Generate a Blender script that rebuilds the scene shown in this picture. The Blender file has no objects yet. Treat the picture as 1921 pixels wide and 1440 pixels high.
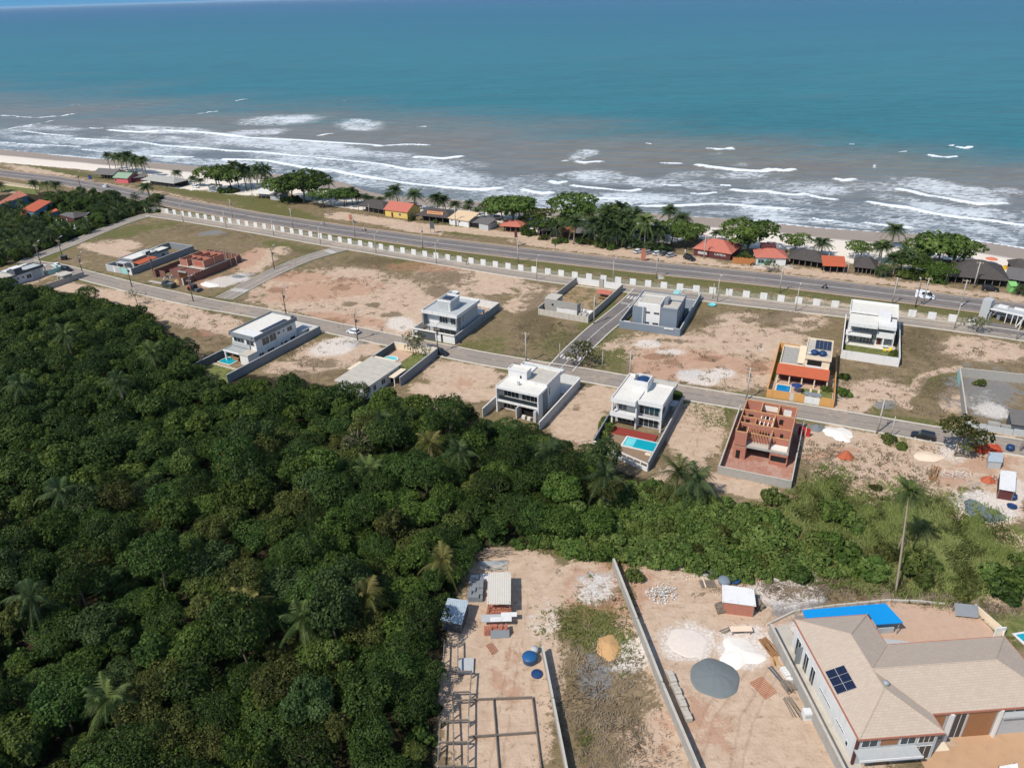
import bpy, math, random
import numpy as np
from mathutils import Vector, Matrix
R = math.radians
random.seed(7); rng = np.random.default_rng(11)
sc = bpy.context.scene
C = sc.collection

# ------------------------------------------------------------------ camera, sky, sun, exposure
F, CAMH = 1400.0, 85.0                      # focal length in photo pixels, drone height in metres
ROLL = math.atan(0.03)
PITCH = math.atan(735.0 * math.cos(ROLL) / F)
cr_, sr_, cp_, sp_ = math.cos(ROLL), math.sin(ROLL), math.cos(PITCH), math.sin(PITCH)
cam_d = bpy.data.cameras.new('camera'); cam = bpy.data.objects.new('camera', cam_d); C.objects.link(cam)
cam_d.sensor_width = 36.0; cam_d.lens = F / 1921.0 * 36.0; cam_d.clip_start = 0.5; cam_d.clip_end = 120000
_r = Vector((1, 0, 0)); _u = Vector((0, sp_, cp_)); _f = Vector((0, cp_, -sp_))
_cx = cr_ * _r - sr_ * _u; _cy = sr_ * _r + cr_ * _u; _cz = -_f
_m = Matrix((_cx, _cy, _cz)).transposed().to_4x4(); _m.translation = (0, 0, CAMH)
cam.matrix_world = _m
sc.camera = cam

SUN_AZ, SUN_EL = R(40.0), R(50.0)           # azimuth the shadows point to, sun elevation
world = bpy.data.worlds.new('World'); sc.world = world; world.use_nodes = True
wn = world.node_tree; bg = wn.nodes['Background']
sky = wn.nodes.new('ShaderNodeTexSky'); sky.sky_type = 'NISHITA'; sky.sun_disc = False
sky.sun_elevation = SUN_EL; sky.sun_rotation = R(230.0); sky.air_density = 1.0; sky.dust_density = 0.6; sky.ozone_density = 2.0
_tc = wn.nodes.new('ShaderNodeTexCoord'); _sp = wn.nodes.new('ShaderNodeSeparateXYZ'); wn.links.new(_tc.outputs['Generated'], _sp.inputs[0])
_mr = wn.nodes.new('ShaderNodeMapRange'); _mr.interpolation_type = 'SMOOTHSTEP'; _mr.inputs[1].default_value = .02; _mr.inputs[2].default_value = .35; wn.links.new(_sp.outputs[2], _mr.inputs[0])
_mx = wn.nodes.new('ShaderNodeMix'); _mx.data_type = 'RGBA'; wn.links.new(_mr.outputs[0], _mx.inputs[0]); _mx.inputs[6].default_value = (.85, 2.4, 4.3, 1); wn.links.new(sky.outputs[0], _mx.inputs[7])   # blue sea-horizon sky
wn.links.new(_mx.outputs[2], bg.inputs[0]); bg.inputs[1].default_value = 0.125
sun_d = bpy.data.lights.new('sun', 'SUN'); sun = bpy.data.objects.new('sun', sun_d); C.objects.link(sun)
sun_d.energy = 3.7; sun_d.angle = R(0.5); sun_d.color = (1.0, 0.955, 0.89)
sun.location = (-200, -200, 300)
sun.rotation_euler = Vector((math.cos(SUN_AZ) * math.cos(SUN_EL), math.sin(SUN_AZ) * math.cos(SUN_EL), -math.sin(SUN_EL))).to_track_quat('-Z', 'Y').to_euler()
sc.view_settings.view_transform = 'Standard'; sc.view_settings.look = 'None'
sc.view_settings.exposure = 0.22; sc.view_settings.gamma = 1.0

# ------------------------------------------------------------------ survey: photo pixel -> place on the ground
def P(px, py, z=0.0):
    x = px - 960.5; y = py - 720.0
    u = x * cr_ - y * sr_; v = x * sr_ + y * cr_
    d = (u, F * cp_ - v * sp_, -F * sp_ - v * cp_); t = (z - CAMH) / d[2]
    return Vector((d[0] * t, d[1] * t, z))
def proj(X, Y, Z):                           # numpy version of the reverse
    Z = Z - CAMH; f = Y * cp_ - Z * sp_; up = Y * sp_ + Z * cp_
    u = X / f * F; v = -up / f * F
    return 960.5 + u * cr_ + v * sr_, 720 - u * sr_ + v * cr_
CR = {'A':(0,300,6.0),'B':(180,380,6.4),'C':(340,560,6.403),'D':(620,540,5.65),'E':(900,660,8.73),'F':(990,500,5.489),'G':(1080,680,6.858),
      'H':(1330,730,7.2),'I':(1420,540,6.0),'J':(1700,540,8.69),'K':(1740,660,4.364),'L':(160,270,7.388),'M':(380,280,6.003),'N':(640,330,5.65),
      'O':(960,350,5.65),'Q':(1280,390,5.65),'R':(1600,400,5.984),'X':(0,340,6.403),'S':(1400,960,3.0),'T':(780,1000,3.274),'U':(1120,1040,3.6),
      'V':(1400,640,3.694),'W':(880,640,3.694),'Z':(0,0,1.0)}
def G(c, x, y, z=0.0):
    a = CR[c]; return P(a[0] + x / a[2], a[1] + y / a[2], z)
GA = R(-28.5)                                # direction of the street grid
E1 = Vector((math.cos(GA), math.sin(GA), 0)); E2 = Vector((-math.sin(GA), math.cos(GA), 0))
def UV(u, v, z=0.0): return E1 * u + E2 * v + Vector((0, 0, z))

# ------------------------------------------------------------------ mesh helpers
class MB:
    def __init__(s): s.v = []; s.f = []; s.m = []; s.mi = 0
    def add(s, vs, fs):
        n = len(s.v); s.v += [tuple(v) for v in vs]; s.f += [tuple(i + n for i in f) for f in fs]; s.m += [s.mi] * len(fs); return s
    def box(s, a0, a1, b0, b1, z0, z1):
        return s.add([(a0,b0,z0),(a1,b0,z0),(a1,b1,z0),(a0,b1,z0),(a0,b0,z1),(a1,b0,z1),(a1,b1,z1),(a0,b1,z1)],
                     [(0,3,2,1),(4,5,6,7),(0,1,5,4),(1,2,6,5),(2,3,7,6),(3,0,4,7)])
    def prism(s, poly, z0, z1):
        n = len(poly); ar = sum(poly[i][0]*poly[(i+1)%n][1]-poly[(i+1)%n][0]*poly[i][1] for i in range(n))
        if ar < 0: poly = poly[::-1]
        return s.add([(p[0],p[1],z0) for p in poly] + [(p[0],p[1],z1) for p in poly],
                     [tuple(range(n-1,-1,-1)), tuple(range(n,2*n))] + [(i,(i+1)%n,n+(i+1)%n,n+i) for i in range(n)])
    def wall(s, p, q, th, z0, z1):           # upright slab from p to q
        d = Vector((q[0]-p[0], q[1]-p[1])); d.normalize(); n = Vector((-d.y, d.x)) * th / 2
        return s.prism([(p[0]-n.x,p[1]-n.y),(q[0]-n.x,q[1]-n.y),(q[0]+n.x,q[1]+n.y),(p[0]+n.x,p[1]+n.y)], z0, z1)
    def tube(s, pts, rad, n=8, cap=True):
        pts = [Vector(p) for p in pts]; k = len(pts); vs = []; fs = []
        if not isinstance(rad, (list, tuple)): rad = [rad] * k
        for i, p in enumerate(pts):
            t = (pts[min(i+1,k-1)] - pts[max(i-1,0)]).normalized()
            a = t.cross(Vector((0,1,0)) if abs(t.y) < .9 else Vector((1,0,0))).normalized(); b = t.cross(a)
            for j in range(n):
                w = 2*math.pi*j/n; vs.append(p + (a*math.cos(w) + b*math.sin(w))*rad[i])
        for i in range(k-1):
            for j in range(n): fs.append((i*n+j, i*n+(j+1)%n, (i+1)*n+(j+1)%n, (i+1)*n+j))
        if cap: fs += [tuple(range(n-1,-1,-1)), tuple((k-1)*n+j for j in range(n))]
        return s.add(vs, fs)
    def lathe(s, prof, c=(0,0,0), n=20, sx=1, sy=1):
        vs = []; fs = []; k = len(prof)
        for r, z in prof:
            for j in range(n):
                w = 2*math.pi*j/n; vs.append((c[0]+r*math.cos(w)*sx, c[1]+r*math.sin(w)*sy, c[2]+z))
        for i in range(k-1):
            for j in range(n): fs.append((i*n+j, i*n+(j+1)%n, (i+1)*n+(j+1)%n, (i+1)*n+j))
        fs += [tuple(range(n-1,-1,-1)), tuple((k-1)*n+j for j in range(n))]
        return s.add(vs, fs)
    def plate(s, p0, p1, p2, p3, th):        # quad given corner by corner (anticlockwise from above), th thick downwards along the normal
        p = [Vector(q) for q in (p0,p1,p2,p3)]; nn = (p[1]-p[0]).cross(p[3]-p[0]).normalized()*th
        return s.add(p + [q-nn for q in p], [(0,1,2,3),(7,6,5,4),(0,4,5,1),(1,5,6,2),(2,6,7,3),(3,7,4,0)])
    def build(s, name, mats, parent=None, smooth=False):
        me = bpy.data.meshes.new(name); me.from_pydata(s.v, [], s.f)
        if not isinstance(mats, (list, tuple)): mats = [mats]
        for m in mats: me.materials.append(m)
        if len(mats) > 1: me.polygons.foreach_set('material_index', s.m)
        if smooth: me.polygons.foreach_set('use_smooth', [True]*len(me.polygons))
        me.update()
        o = bpy.data.objects.new(name, me); C.objects.link(o)
        if parent: o.parent = parent
        return o
def npmesh(name, V, Fq, mat, parent=None, attrs=None, smooth=False):
    me = bpy.data.meshes.new(name); nv = len(V); nf, k = Fq.shape
    me.vertices.add(nv); me.vertices.foreach_set('co', np.ascontiguousarray(V, dtype=np.float32).ravel())
    me.loops.add(nf*k); me.polygons.add(nf)
    me.loops.foreach_set('vertex_index', Fq.astype(np.int32).ravel())
    me.polygons.foreach_set('loop_start', np.arange(nf, dtype=np.int32)*k)
    if smooth: me.polygons.foreach_set('use_smooth', np.ones(nf, dtype=bool))
    me.materials.append(mat)
    for n, a in (attrs or {}).items():
        at = me.attributes.new(n, 'FLOAT', 'POINT'); at.data.foreach_set('value', np.ascontiguousarray(a, dtype=np.float32))
    me.update(calc_edges=True)
    o = bpy.data.objects.new(name, me); C.objects.link(o)
    if parent: o.parent = parent
    return o
def tag(o, label, cat, group=None):
    o['label'] = label; o['category'] = cat
    if group: o['group'] = group
    return o
def thing(name, label, cat, loc=(0,0,0), rotz=0.0, group=None):
    o = bpy.data.objects.new(name, None); C.objects.link(o); o.location = loc; o.rotation_euler = (0,0,rotz); o.empty_display_size = .5
    return tag(o, label, cat, group)
def lot(name, label, cat, u, v, dd=0.0, group=None): return thing(name, label, cat, UV(u, v), GA + R(dd), group)
def struct(o, kind='structure'): o['kind'] = kind; return o
def copy_tree(root, loc, rotz, label=None, group=None, scale=None):
    r = root.copy(); C.objects.link(r); r.location = loc; r.rotation_euler = (0,0,rotz)
    if scale is not None: r.scale = scale if hasattr(scale,'__len__') else (scale,)*3
    if label: r['label'] = label
    if group: r['group'] = group
    for ch in root.children:
        c = ch.copy(); C.objects.link(c); c.parent = r
        for g in ch.children:
            d = g.copy(); C.objects.link(d); d.parent = c
    return r

# ------------------------------------------------------------------ materials
def lin(c):
    return tuple((x/255/12.92 if x/255 <= .04045 else ((x/255+.055)/1.055)**2.4) for x in c)
def new_mat(name):
    m = bpy.data.materials.new(name); m.use_nodes = True; nt = m.node_tree; return m, nt, nt.nodes['Principled BSDF']
def nd(nt, t, **k):
    n = nt.nodes.new(t)
    for a, b in k.items(): setattr(n, a, b)
    return n
def mixc(nt, fac, a, b, blend='MIX'):
    n = nd(nt, 'ShaderNodeMix', data_type='RGBA', blend_type=blend)
    for s, v in ((n.inputs[0], fac), (n.inputs[6], a), (n.inputs[7], b)):
        if hasattr(v, 'is_output'): nt.links.new(v, s)
        elif isinstance(v, (int, float)): s.default_value = v
        else: s.default_value = (*v, 1.0)
    return n.outputs[2]
def mth(nt, op, a, b=None, c=None, clamp=False):
    n = nd(nt, 'ShaderNodeMath', operation=op); n.use_clamp = clamp
    for i, v in enumerate((a, b, c)):
        if v is None: continue
        if hasattr(v, 'is_output'): nt.links.new(v, n.inputs[i])
        else: n.inputs[i].default_value = v
    return n.outputs[0]
def sstep(nt, x, lo, hi):
    n = nd(nt, 'ShaderNodeMapRange', interpolation_type='SMOOTHSTEP'); n.inputs[1].default_value = lo; n.inputs[2].default_value = hi
    nt.links.new(x, n.inputs[0]); return n.outputs[0]
def coords(nt, kind='Object', scale=(1,1,1), rot=0.0):
    t = nd(nt, 'ShaderNodeTexCoord'); mp = nd(nt, 'ShaderNodeMapping'); nt.links.new(t.outputs[kind], mp.inputs[0])
    mp.inputs['Scale'].default_value = scale; mp.inputs['Rotation'].default_value = (0,0,rot); return mp.outputs[0]
def noise(nt, vec, scale, detail=4, rough=.55, dist=0.0):
    n = nd(nt, 'ShaderNodeTexNoise'); n.inputs['Scale'].default_value = scale; n.inputs['Detail'].default_value = detail
    n.inputs['Roughness'].default_value = rough; n.inputs['Distortion'].default_value = dist
    if vec is not None: nt.links.new(vec, n.inputs['Vector'])
    return n.outputs[0]
def bump(nt, bs, h, strength=.3, dist=.1):
    b = nd(nt, 'ShaderNodeBump'); b.inputs['Strength'].default_value = strength; b.inputs['Distance'].default_value = dist
    nt.links.new(h, b.inputs['Height']); nt.links.new(b.outputs[0], bs.inputs['Normal'])
def M(name, col, rough=.8, var=.14, scale=.6, spec=.25, grime=0.0, streak=False, metal=0.0):
    """plain stained material: colour + patchy variation + optional darker weathering"""
    m, nt, bs = new_mat(name); c = lin(col); v = coords(nt)
    n = noise(nt, v, scale, 5, .6)
    col1 = mixc(nt, n, tuple(x*(1-var) for x in c), tuple(min(1,x*(1+var)) for x in c))
    if grime:
        vv = coords(nt, scale=(1.2,1.2,.18) if streak else (1,1,1))
        g = sstep(nt, noise(nt, vv, 1.1, 6, .65), .5, .72)
        col1 = mixc(nt, mth(nt,'MULTIPLY',g,grime), col1, tuple(x*.42 for x in c))
    nt.links.new(col1, bs.inputs['Base Color']); bs.inputs['Roughness'].default_value = rough
    bs.inputs['Specular IOR Level'].default_value = spec; bs.inputs['Metallic'].default_value = metal
    return m
def M_brick(name, c1, c2, mortar, sx=.42, sz=.2, var=.5):
    """hollow clay block courses on upright faces: picks x or y by the face normal"""
    m, nt, bs = new_mat(name); t = nd(nt,'ShaderNodeTexCoord'); sep = nd(nt,'ShaderNodeSeparateXYZ'); nt.links.new(t.outputs['Object'], sep.inputs[0])
    nn = nd(nt,'ShaderNodeSeparateXYZ'); nt.links.new(t.outputs['Normal'], nn.inputs[0])
    ax = mth(nt,'GREATER_THAN', mth(nt,'ABSOLUTE',nn.outputs[0]), .6)
    a = nd(nt,'ShaderNodeMix', data_type='FLOAT'); nt.links.new(ax,a.inputs[0]); nt.links.new(sep.outputs[0],a.inputs[2]); nt.links.new(sep.outputs[1],a.inputs[3])
    cb = nd(nt,'ShaderNodeCombineXYZ'); nt.links.new(a.outputs[0],cb.inputs[0]); nt.links.new(sep.outputs[2],cb.inputs[1])
    br = nd(nt,'ShaderNodeTexBrick'); nt.links.new(cb.outputs[0],br.inputs['Vector']); br.inputs['Scale'].default_value = 1.0
    br.inputs['Brick Width'].default_value = sx; br.inputs['Row Height'].default_value = sz; br.inputs['Mortar Size'].default_value = .018
    br.inputs['Color1'].default_value = (*lin(c1),1); br.inputs['Color2'].default_value = (*lin(c2),1); br.inputs['Mortar'].default_value = (*lin(mortar),1)
    n = noise(nt, coords(nt), .9, 5, .6)
    nt.links.new(mixc(nt, mth(nt,'MULTIPLY',n,var), br.outputs[0], tuple(x*.75 for x in lin(mortar))), bs.inputs['Base Color'])
    bs.inputs['Roughness'].default_value = .9; bs.inputs['Specular IOR Level'].default_value = .15
    return m
def M_tile(name, col, pitch=.28, axis=0, var=.25, rough=.75, dark=.6, depth=.06):
    """roof with ribs/tile rows running down the slope"""
    m, nt, bs = new_mat(name); c = lin(col); v = coords(nt)
    w = nd(nt,'ShaderNodeTexWave', wave_type='BANDS', bands_direction='X' if axis==0 else 'Y'); nt.links.new(v,w.inputs['Vector'])
    w.inputs['Scale'].default_value = .314/pitch; w.inputs['Distortion'].default_value = .15
    n = noise(nt, v, .8, 6, .65); n2 = noise(nt, v, 5.0, 3, .6)
    cc = mixc(nt, n, tuple(x*(1-var) for x in c), tuple(min(1,x*(1+var)) for x in c))
    cc = mixc(nt, mth(nt,'MULTIPLY',sstep(nt,n2,.45,.75),.4), cc, tuple(x*dark for x in c))
    cc = mixc(nt, mth(nt,'MULTIPLY',w.outputs[1],.25), cc, tuple(x*.6 for x in c))
    nt.links.new(cc, bs.inputs['Base Color']); bs.inputs['Roughness'].default_value = rough; bs.inputs['Specular IOR Level'].default_value = .2
    bump(nt, bs, w.outputs[1], .5, depth)
    return m
def M_grid(name, col, line, w, h, lw=.04, rough=.25, spec=.5, axis=0):
    m, nt, bs = new_mat(name); v = coords(nt, rot=axis)
    br = nd(nt,'ShaderNodeTexBrick', offset=0.0); nt.links.new(v,br.inputs['Vector']); br.inputs['Scale'].default_value = 1
    br.inputs['Brick Width'].default_value = w; br.inputs['Row Height'].default_value = h; br.inputs['Mortar Size'].default_value = lw
    br.inputs['Color1'].default_value = (*lin(col),1); br.inputs['Color2'].default_value = (*[x*1.15 for x in lin(col)],1); br.inputs['Mortar'].default_value = (*lin(line),1)
    n = noise(nt, v, .7, 5)
    nt.links.new(mixc(nt, mth(nt,'MULTIPLY',n,.3), br.outputs[0], tuple(x*.6 for x in lin(col))), bs.inputs['Base Color'])
    bs.inputs['Roughness'].default_value = rough; bs.inputs['Specular IOR Level'].default_value = spec
    return m
def M_leaf(name, dark, mid, light, rough=.55, transl=.28):
    """foliage: per-leaf tint attribute + per-object tint"""
    m, nt, bs = new_mat(name)
    at = nd(nt,'ShaderNodeAttribute'); at.attribute_name = 'tint'; oi = nd(nt,'ShaderNodeObjectInfo')
    x = mth(nt,'ADD', mth(nt,'MULTIPLY',at.outputs['Fac'],.65), mth(nt,'MULTIPLY',oi.outputs['Random'],.4))
    rp = nd(nt,'ShaderNodeValToRGB'); nt.links.new(x, rp.inputs[0]); e = rp.color_ramp.elements
    e[0].position = .1; e[0].color = (*dark,1); e[1].position = .95; e[1].color = (*light,1); k = e.new(.5); k.color = (*mid,1)
    hs = nd(nt,'ShaderNodeHueSaturation'); nt.links.new(rp.outputs[0],hs.inputs['Color'])
    nt.links.new(mth(nt,'ADD',mth(nt,'MULTIPLY',oi.outputs['Random'],.045),.466), hs.inputs['Hue'])
    nt.links.new(hs.outputs[0], bs.inputs['Base Color']); bs.inputs['Roughness'].default_value = rough; bs.inputs['Specular IOR Level'].default_value = .12 if rough < .7 else .05
    tr = nd(nt,'ShaderNodeBsdfTranslucent'); nt.links.new(hs.outputs[0], tr.inputs[0]); ms = nd(nt,'ShaderNodeMixShader'); ms.inputs[0].default_value = transl
    nt.links.new(bs.outputs[0], ms.inputs[1]); nt.links.new(tr.outputs[0], ms.inputs[2]); nt.links.new(ms.outputs[0], nt.nodes['Material Output'].inputs[0])
    return m
m_white = M('white_plaster',(216,214,209),.75,.05,.5,grime=.3,streak=True)
m_whiteroof = M('white_roof_slab',(216,211,199),.7,.06,.5,grime=.22)
m_cream = M('cream_plaster',(224,206,178),.8,.06,.5,grime=.2)
m_lgrey = M('light_grey_plaster',(176,178,176),.8,.07,.6,grime=.2)
m_grey = M('grey_plaster',(128,132,134),.8,.08,.6,grime=.2)
m_dgrey = M('dark_grey_plaster',(84,88,92),.8,.1,.6)
m_bluegrey = M('blue_grey_plaster',(118,128,138),.8,.06,.5,grime=.15,streak=True)
m_concrete = M('weathered_concrete',(160,156,148),.9,.14,.8,grime=.45,streak=True)
m_conc2 = M('pale_concrete_slab',(186,178,164),.9,.12,.7,grime=.35)
m_block = M_brick('concrete_block_courses',(158,154,146),(142,138,130),(176,172,164),.42,.21,.45)
m_brick = M_brick('red_hollow_brick',(176,96,72),(158,84,64),(184,148,128),.3,.2,.45)
m_brick_shade = M_brick('shade_toned_brick',(122,70,58),(106,60,52),(146,124,112),.42,.24,.4)  # darker brick: shade on the walls is put into the colour
m_bricktop = M_brick('open_brick_tops',(226,182,128),(206,148,100),(120,84,64),.2,.2,.2)
m_orangewall = M('ochre_plaster',(200,150,90),.8,.07,.5,grime=.25,streak=True)
m_yellow = M('yellow_plaster',(212,182,104),.8,.07,.5,grime=.2)
m_pink = M('pink_plaster',(206,104,108),.8,.12,.8,grime=.25)
m_bluewall = M('weathered_blue_wall',(104,130,150),.85,.15,.8,grime=.4,streak=True)
m_maroon = M('maroon_plaster',(92,52,52),.8,.12,.8)
m_teal = M('teal_plaster',(150,196,188),.8,.07,.7)
m_wood = M('raw_timber',(150,112,78),.85,.25,2.0)
m_oldwood = M('grey_timber',(132,120,106),.9,.25,2.0)
m_doorwood = M('varnished_slat_wood',(150,106,72),.6,.2,2.5)
m_fibro = M_tile('fibre_cement_roof',(166,164,156),.35,0,.18,.9,.55,.05)
m_fibrow = M_tile('pale_fibre_cement_roof',(206,198,184),.35,0,.12,.9,.7,.05)
m_fibrod = M_tile('old_dark_roof',(112,108,104),.4,0,.25,.95,.6,.06)
m_zinc = M_tile('corrugated_zinc',(172,184,190),.3,0,.2,.5,.5,.06)
m_thatch = M_tile('dark_palm_thatch',(82,76,72),.5,0,.3,.95,.6,.08)
m_clay = M_tile('clay_tile_roof',(172,92,68),.3,0,.2,.8,.6,.06)
m_clayp = M_tile('salmon_tile_roof',(188,112,94),.3,0,.18,.8,.65,.06)
m_clayo = M_tile('old_clay_tile_roof',(176,112,90),.3,0,.25,.8,.5,.06)
m_orange = M_tile('orange_tile_roof',(184,96,66),.26,0,.12,.75,.75,.05)
m_greenroof = M_tile('pale_green_roof',(142,164,138),.35,0,.15,.85,.6,.05)
m_greend = M_tile('dark_green_roof',(70,88,72),.35,0,.2,.85,.6,.05)
m_blueroof = M_tile('blue_tarp_roof',(70,100,140),.6,0,.2,.6,.6,.03)
m_tarp = M('bright_blue_tarp',(16,140,206),.4,.08,.5,.4)
m_glass = M('dark_window_glass',(44,52,56),.12,.2,.5,.6)
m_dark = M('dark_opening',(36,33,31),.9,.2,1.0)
m_frame = M('white_metal_frame',(214,214,210),.5,.05,1)
m_blackmetal = M('black_metal',(40,40,42),.5,.1,1)
m_metal = M('galvanised_steel',(150,150,150),.45,.15,1.5,.5)
m_rust = M('rusty_rebar',(168,92,56),.8,.2,3)
m_pole = M('concrete_pole',(176,168,156),.85,.12,1.0,grime=.25)
m_wpole = M('dark_timber_pole',(110,96,84),.9,.2,1.0)
m_solar = M_grid('solar_cells',(26,34,56),(70,78,94),.56,.56,.008,.2,.5)
m_tank = M('blue_plastic_tank',(36,86,132),.4,.1,1.0,.4)
m_tankd = M('dark_blue_plastic',(30,58,98),.45,.1,1.0,.4)
m_rubber = M('black_rubber',(30,30,30),.8,.1,2)
m_reddeck = M('red_deck_paint',(138,60,50),.7,.1,1.0)
m_terra = M('terracotta_paving',(188,158,134),.85,.12,.8,grime=.15)
m_paver = M_grid('pale_paving_slabs',(206,190,164),(170,156,134),1.2,1.2,.02,.85,.2)
m_redplastic = M('red_plastic',(178,52,48),.5,.1,1.5)
m_yplastic = M('yellow_plastic',(232,196,60),.5,.1,1.5)
m_umbrella = M('orange_cloth',(204,118,90),.8,.1,1.5)
m_navy = M('navy_cloth',(40,60,110),.8,.12,1.5)
m_greenpaint = M('green_paint',(132,190,110),.7,.1,1.5)
m_gravel = M('grey_gravel',(116,120,120),.95,.22,4.0)
m_gravelb = M('blue_grey_sand',(112,118,117),.95,.12,1.0)
m_lime = M('white_sand',(228,220,208),.95,.07,1.0)
m_sandor = M('ochre_sand',(192,152,104),.95,.16,4.0)
m_sandred = M('red_earth',(170,92,64),.95,.16,1.5)
m_sandpale = M('pale_sand',(226,202,176),.95,.08,1.0)
m_rubble = M('mixed_rubble',(190,184,174),.95,.35,6.0)
m_branch = M('bleached_branches',(156,138,118),.9,.25,3.0)
m_trunk = M('grey_bark',(120,106,90),.9,.25,2.5)
m_palmtrunk = M('palm_trunk',(140,126,110),.9,.2,3.0)
m_lamp = M('grey_lamp_head',(190,192,194),.5,.05,2)
def paint(n, c): return M(n, c, .25, .03, 1, .6)
m_cwhite, m_csilver, m_cblack, m_cgrey, m_cdgreen, m_cred = paint('white_car_paint',(226,228,230)), paint('silver_car_paint',(170,174,178)), paint('black_car_paint',(28,30,34)), paint('grey_car_paint',(96,100,104)), paint('dark_green_truck_paint',(50,62,58)), paint('red_machine_paint',(190,52,40))
def M_water(name, c, deep):
    m, nt, bs = new_mat(name); v = coords(nt); n = noise(nt, v, .35, 3)
    nt.links.new(mixc(nt, n, lin(c), lin(deep)), bs.inputs['Base Color']); bs.inputs['Roughness'].default_value = .08; bs.inputs['Specular IOR Level'].default_value = .4
    bump(nt, bs, noise(nt, v, 2.5, 3), .15, .05); return m
m_pool = M_water('pool_water',(24,164,176),(18,146,164)); m_poolb = M_water('blue_pool_water',(14,134,186),(10,120,176)); m_poolg = M_water('pale_pool_water',(120,206,204),(96,190,196)); m_puddle = M_water('grey_puddle_water',(112,124,128),(104,114,118))
# leaf materials (linear albedo)
lf_dark = M_leaf('forest_leaf_dark',(.009,.023,.005),(.031,.064,.013),(.092,.145,.030))
lf_mid = M_leaf('forest_leaf_mid',(.013,.033,.006),(.047,.090,.015),(.128,.182,.034))
lf_olive = M_leaf('forest_leaf_olive',(.020,.032,.008),(.064,.082,.019),(.150,.160,.040))
lf_blue = M_leaf('forest_leaf_blue',(.016,.034,.010),(.042,.076,.022),(.095,.145,.045))
lf_bright = M_leaf('bush_leaf_bright',(.034,.062,.014),(.088,.140,.030),(.190,.235,.060))
lf_almond = M_leaf('almond_leaf',(.030,.068,.014),(.076,.138,.026),(.160,.225,.055))
lf_grey = M_leaf('sparse_grey_leaf',(.060,.070,.036),(.130,.140,.075),(.270,.270,.160))
lf_palm = M_leaf('palm_frond_green',(.026,.050,.014),(.066,.104,.028),(.150,.185,.055))
lf_palmy = M_leaf('palm_frond_yellow',(.050,.070,.016),(.120,.135,.034),(.260,.230,.070))
lf_palmd = M_leaf('palm_frond_dark',(.016,.036,.013),(.042,.076,.026),(.105,.140,.050))
lf_grass = M_leaf('tall_grass_blades',(.085,.120,.028),(.185,.230,.062),(.340,.360,.140),.8,.4)
lf_dry = M_leaf('dry_grass_blades',(.220,.180,.115),(.370,.310,.205),(.560,.480,.340),.85,.35)
# ------------------------------------------------------------------ shoreline and terrain heights
WZ = -1.6                                    # sea level; the plain behind the beach is 0
def poly_px(L, z): return np.array([tuple(P(x, y, z))[:2] for x, y in L])
SHORE = poly_px([(-160,262),(0,280),(75,287),(175,296),(285,304),(350,310),(430,317),(517,325),(592,333),(655,343),(687,356),(730,365),(805,371),(905,378),(1010,388),(1100,394),(1230,400),(1297,406),(1385,411),(1435,416),(1540,427),(1640,434),(1705,437),(1790,445),(1865,456),(1921,465),(2100,490),(2400,540)], WZ)
SHORE = np.vstack([SHORE[0] + (SHORE[0]-SHORE[2])*12, SHORE, SHORE[-1] + (SHORE[-1]-SHORE[-3])*8])
def sdist(X, Y, L):
    """distance to polyline L; positive on its left-hand (sea) side"""
    best = np.full(X.shape, 1e12); sg = np.ones(X.shape)
    for i in range(len(L)-1):
        a, b = L[i], L[i+1]; d = b-a; q = d@d
        t = np.clip(((X-a[0])*d[0]+(Y-a[1])*d[1])/q, 0, 1)
        ex, ey = X-(a[0]+t*d[0]), Y-(a[1]+t*d[1]); dd = ex*ex+ey*ey
        c = d[0]*(Y-a[1])-d[1]*(X-a[0]); m = dd < best
        best = np.where(m, dd, best); sg = np.where(m, np.sign(c), sg)
    return np.sqrt(best)*sg
def udist(X, Y, L):
    best = np.full(X.shape, 1e12)
    for i in range(len(L)-1):
        a, b = L[i], L[i+1]; d = b-a; q = d@d+1e-9
        t = np.clip(((X-a[0])*d[0]+(Y-a[1])*d[1])/q, 0, 1)
        ex, ey = X-(a[0]+t*d[0]), Y-(a[1]+t*d[1]); best = np.minimum(best, ex*ex+ey*ey)
    return np.sqrt(best)
def sm(x, lo, hi):
    t = np.clip((x-lo)/(hi-lo), 0, 1); return t*t*(3-2*t)
def wnoise(X, Y, sc, seed=0):                 # cheap smooth value noise on the ground plane
    r = np.random.default_rng(seed); T = r.random((256,256)); x = X/sc+500; y = Y/sc+500
    xi = np.floor(x).astype(int); yi = np.floor(y).astype(int); fx = x-xi; fy = y-yi; fx = fx*fx*(3-2*fx); fy = fy*fy*(3-2*fy)
    g = lambda i, j: T[i % 256, j % 256]
    return (g(xi,yi)*(1-fx)+g(xi+1,yi)*fx)*(1-fy)+(g(xi,yi+1)*(1-fx)+g(xi+1,yi+1)*fx)*fy
def fan(ys, ts):
    T, Yg = np.meshgrid(ts, ys); X = T*(Yg+20); n, m = X.shape
    i = np.arange(n*m).reshape(n, m)
    Fq = np.stack([i[:-1,:-1], i[:-1,1:], i[1:,1:], i[1:,:-1]], -1).reshape(-1,4)
    return X, Yg, Fq
def geo(a, b, r):
    L = [a]
    while L[-1] < b: L.append(L[-1]*r)
    return np.array(L)

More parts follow.
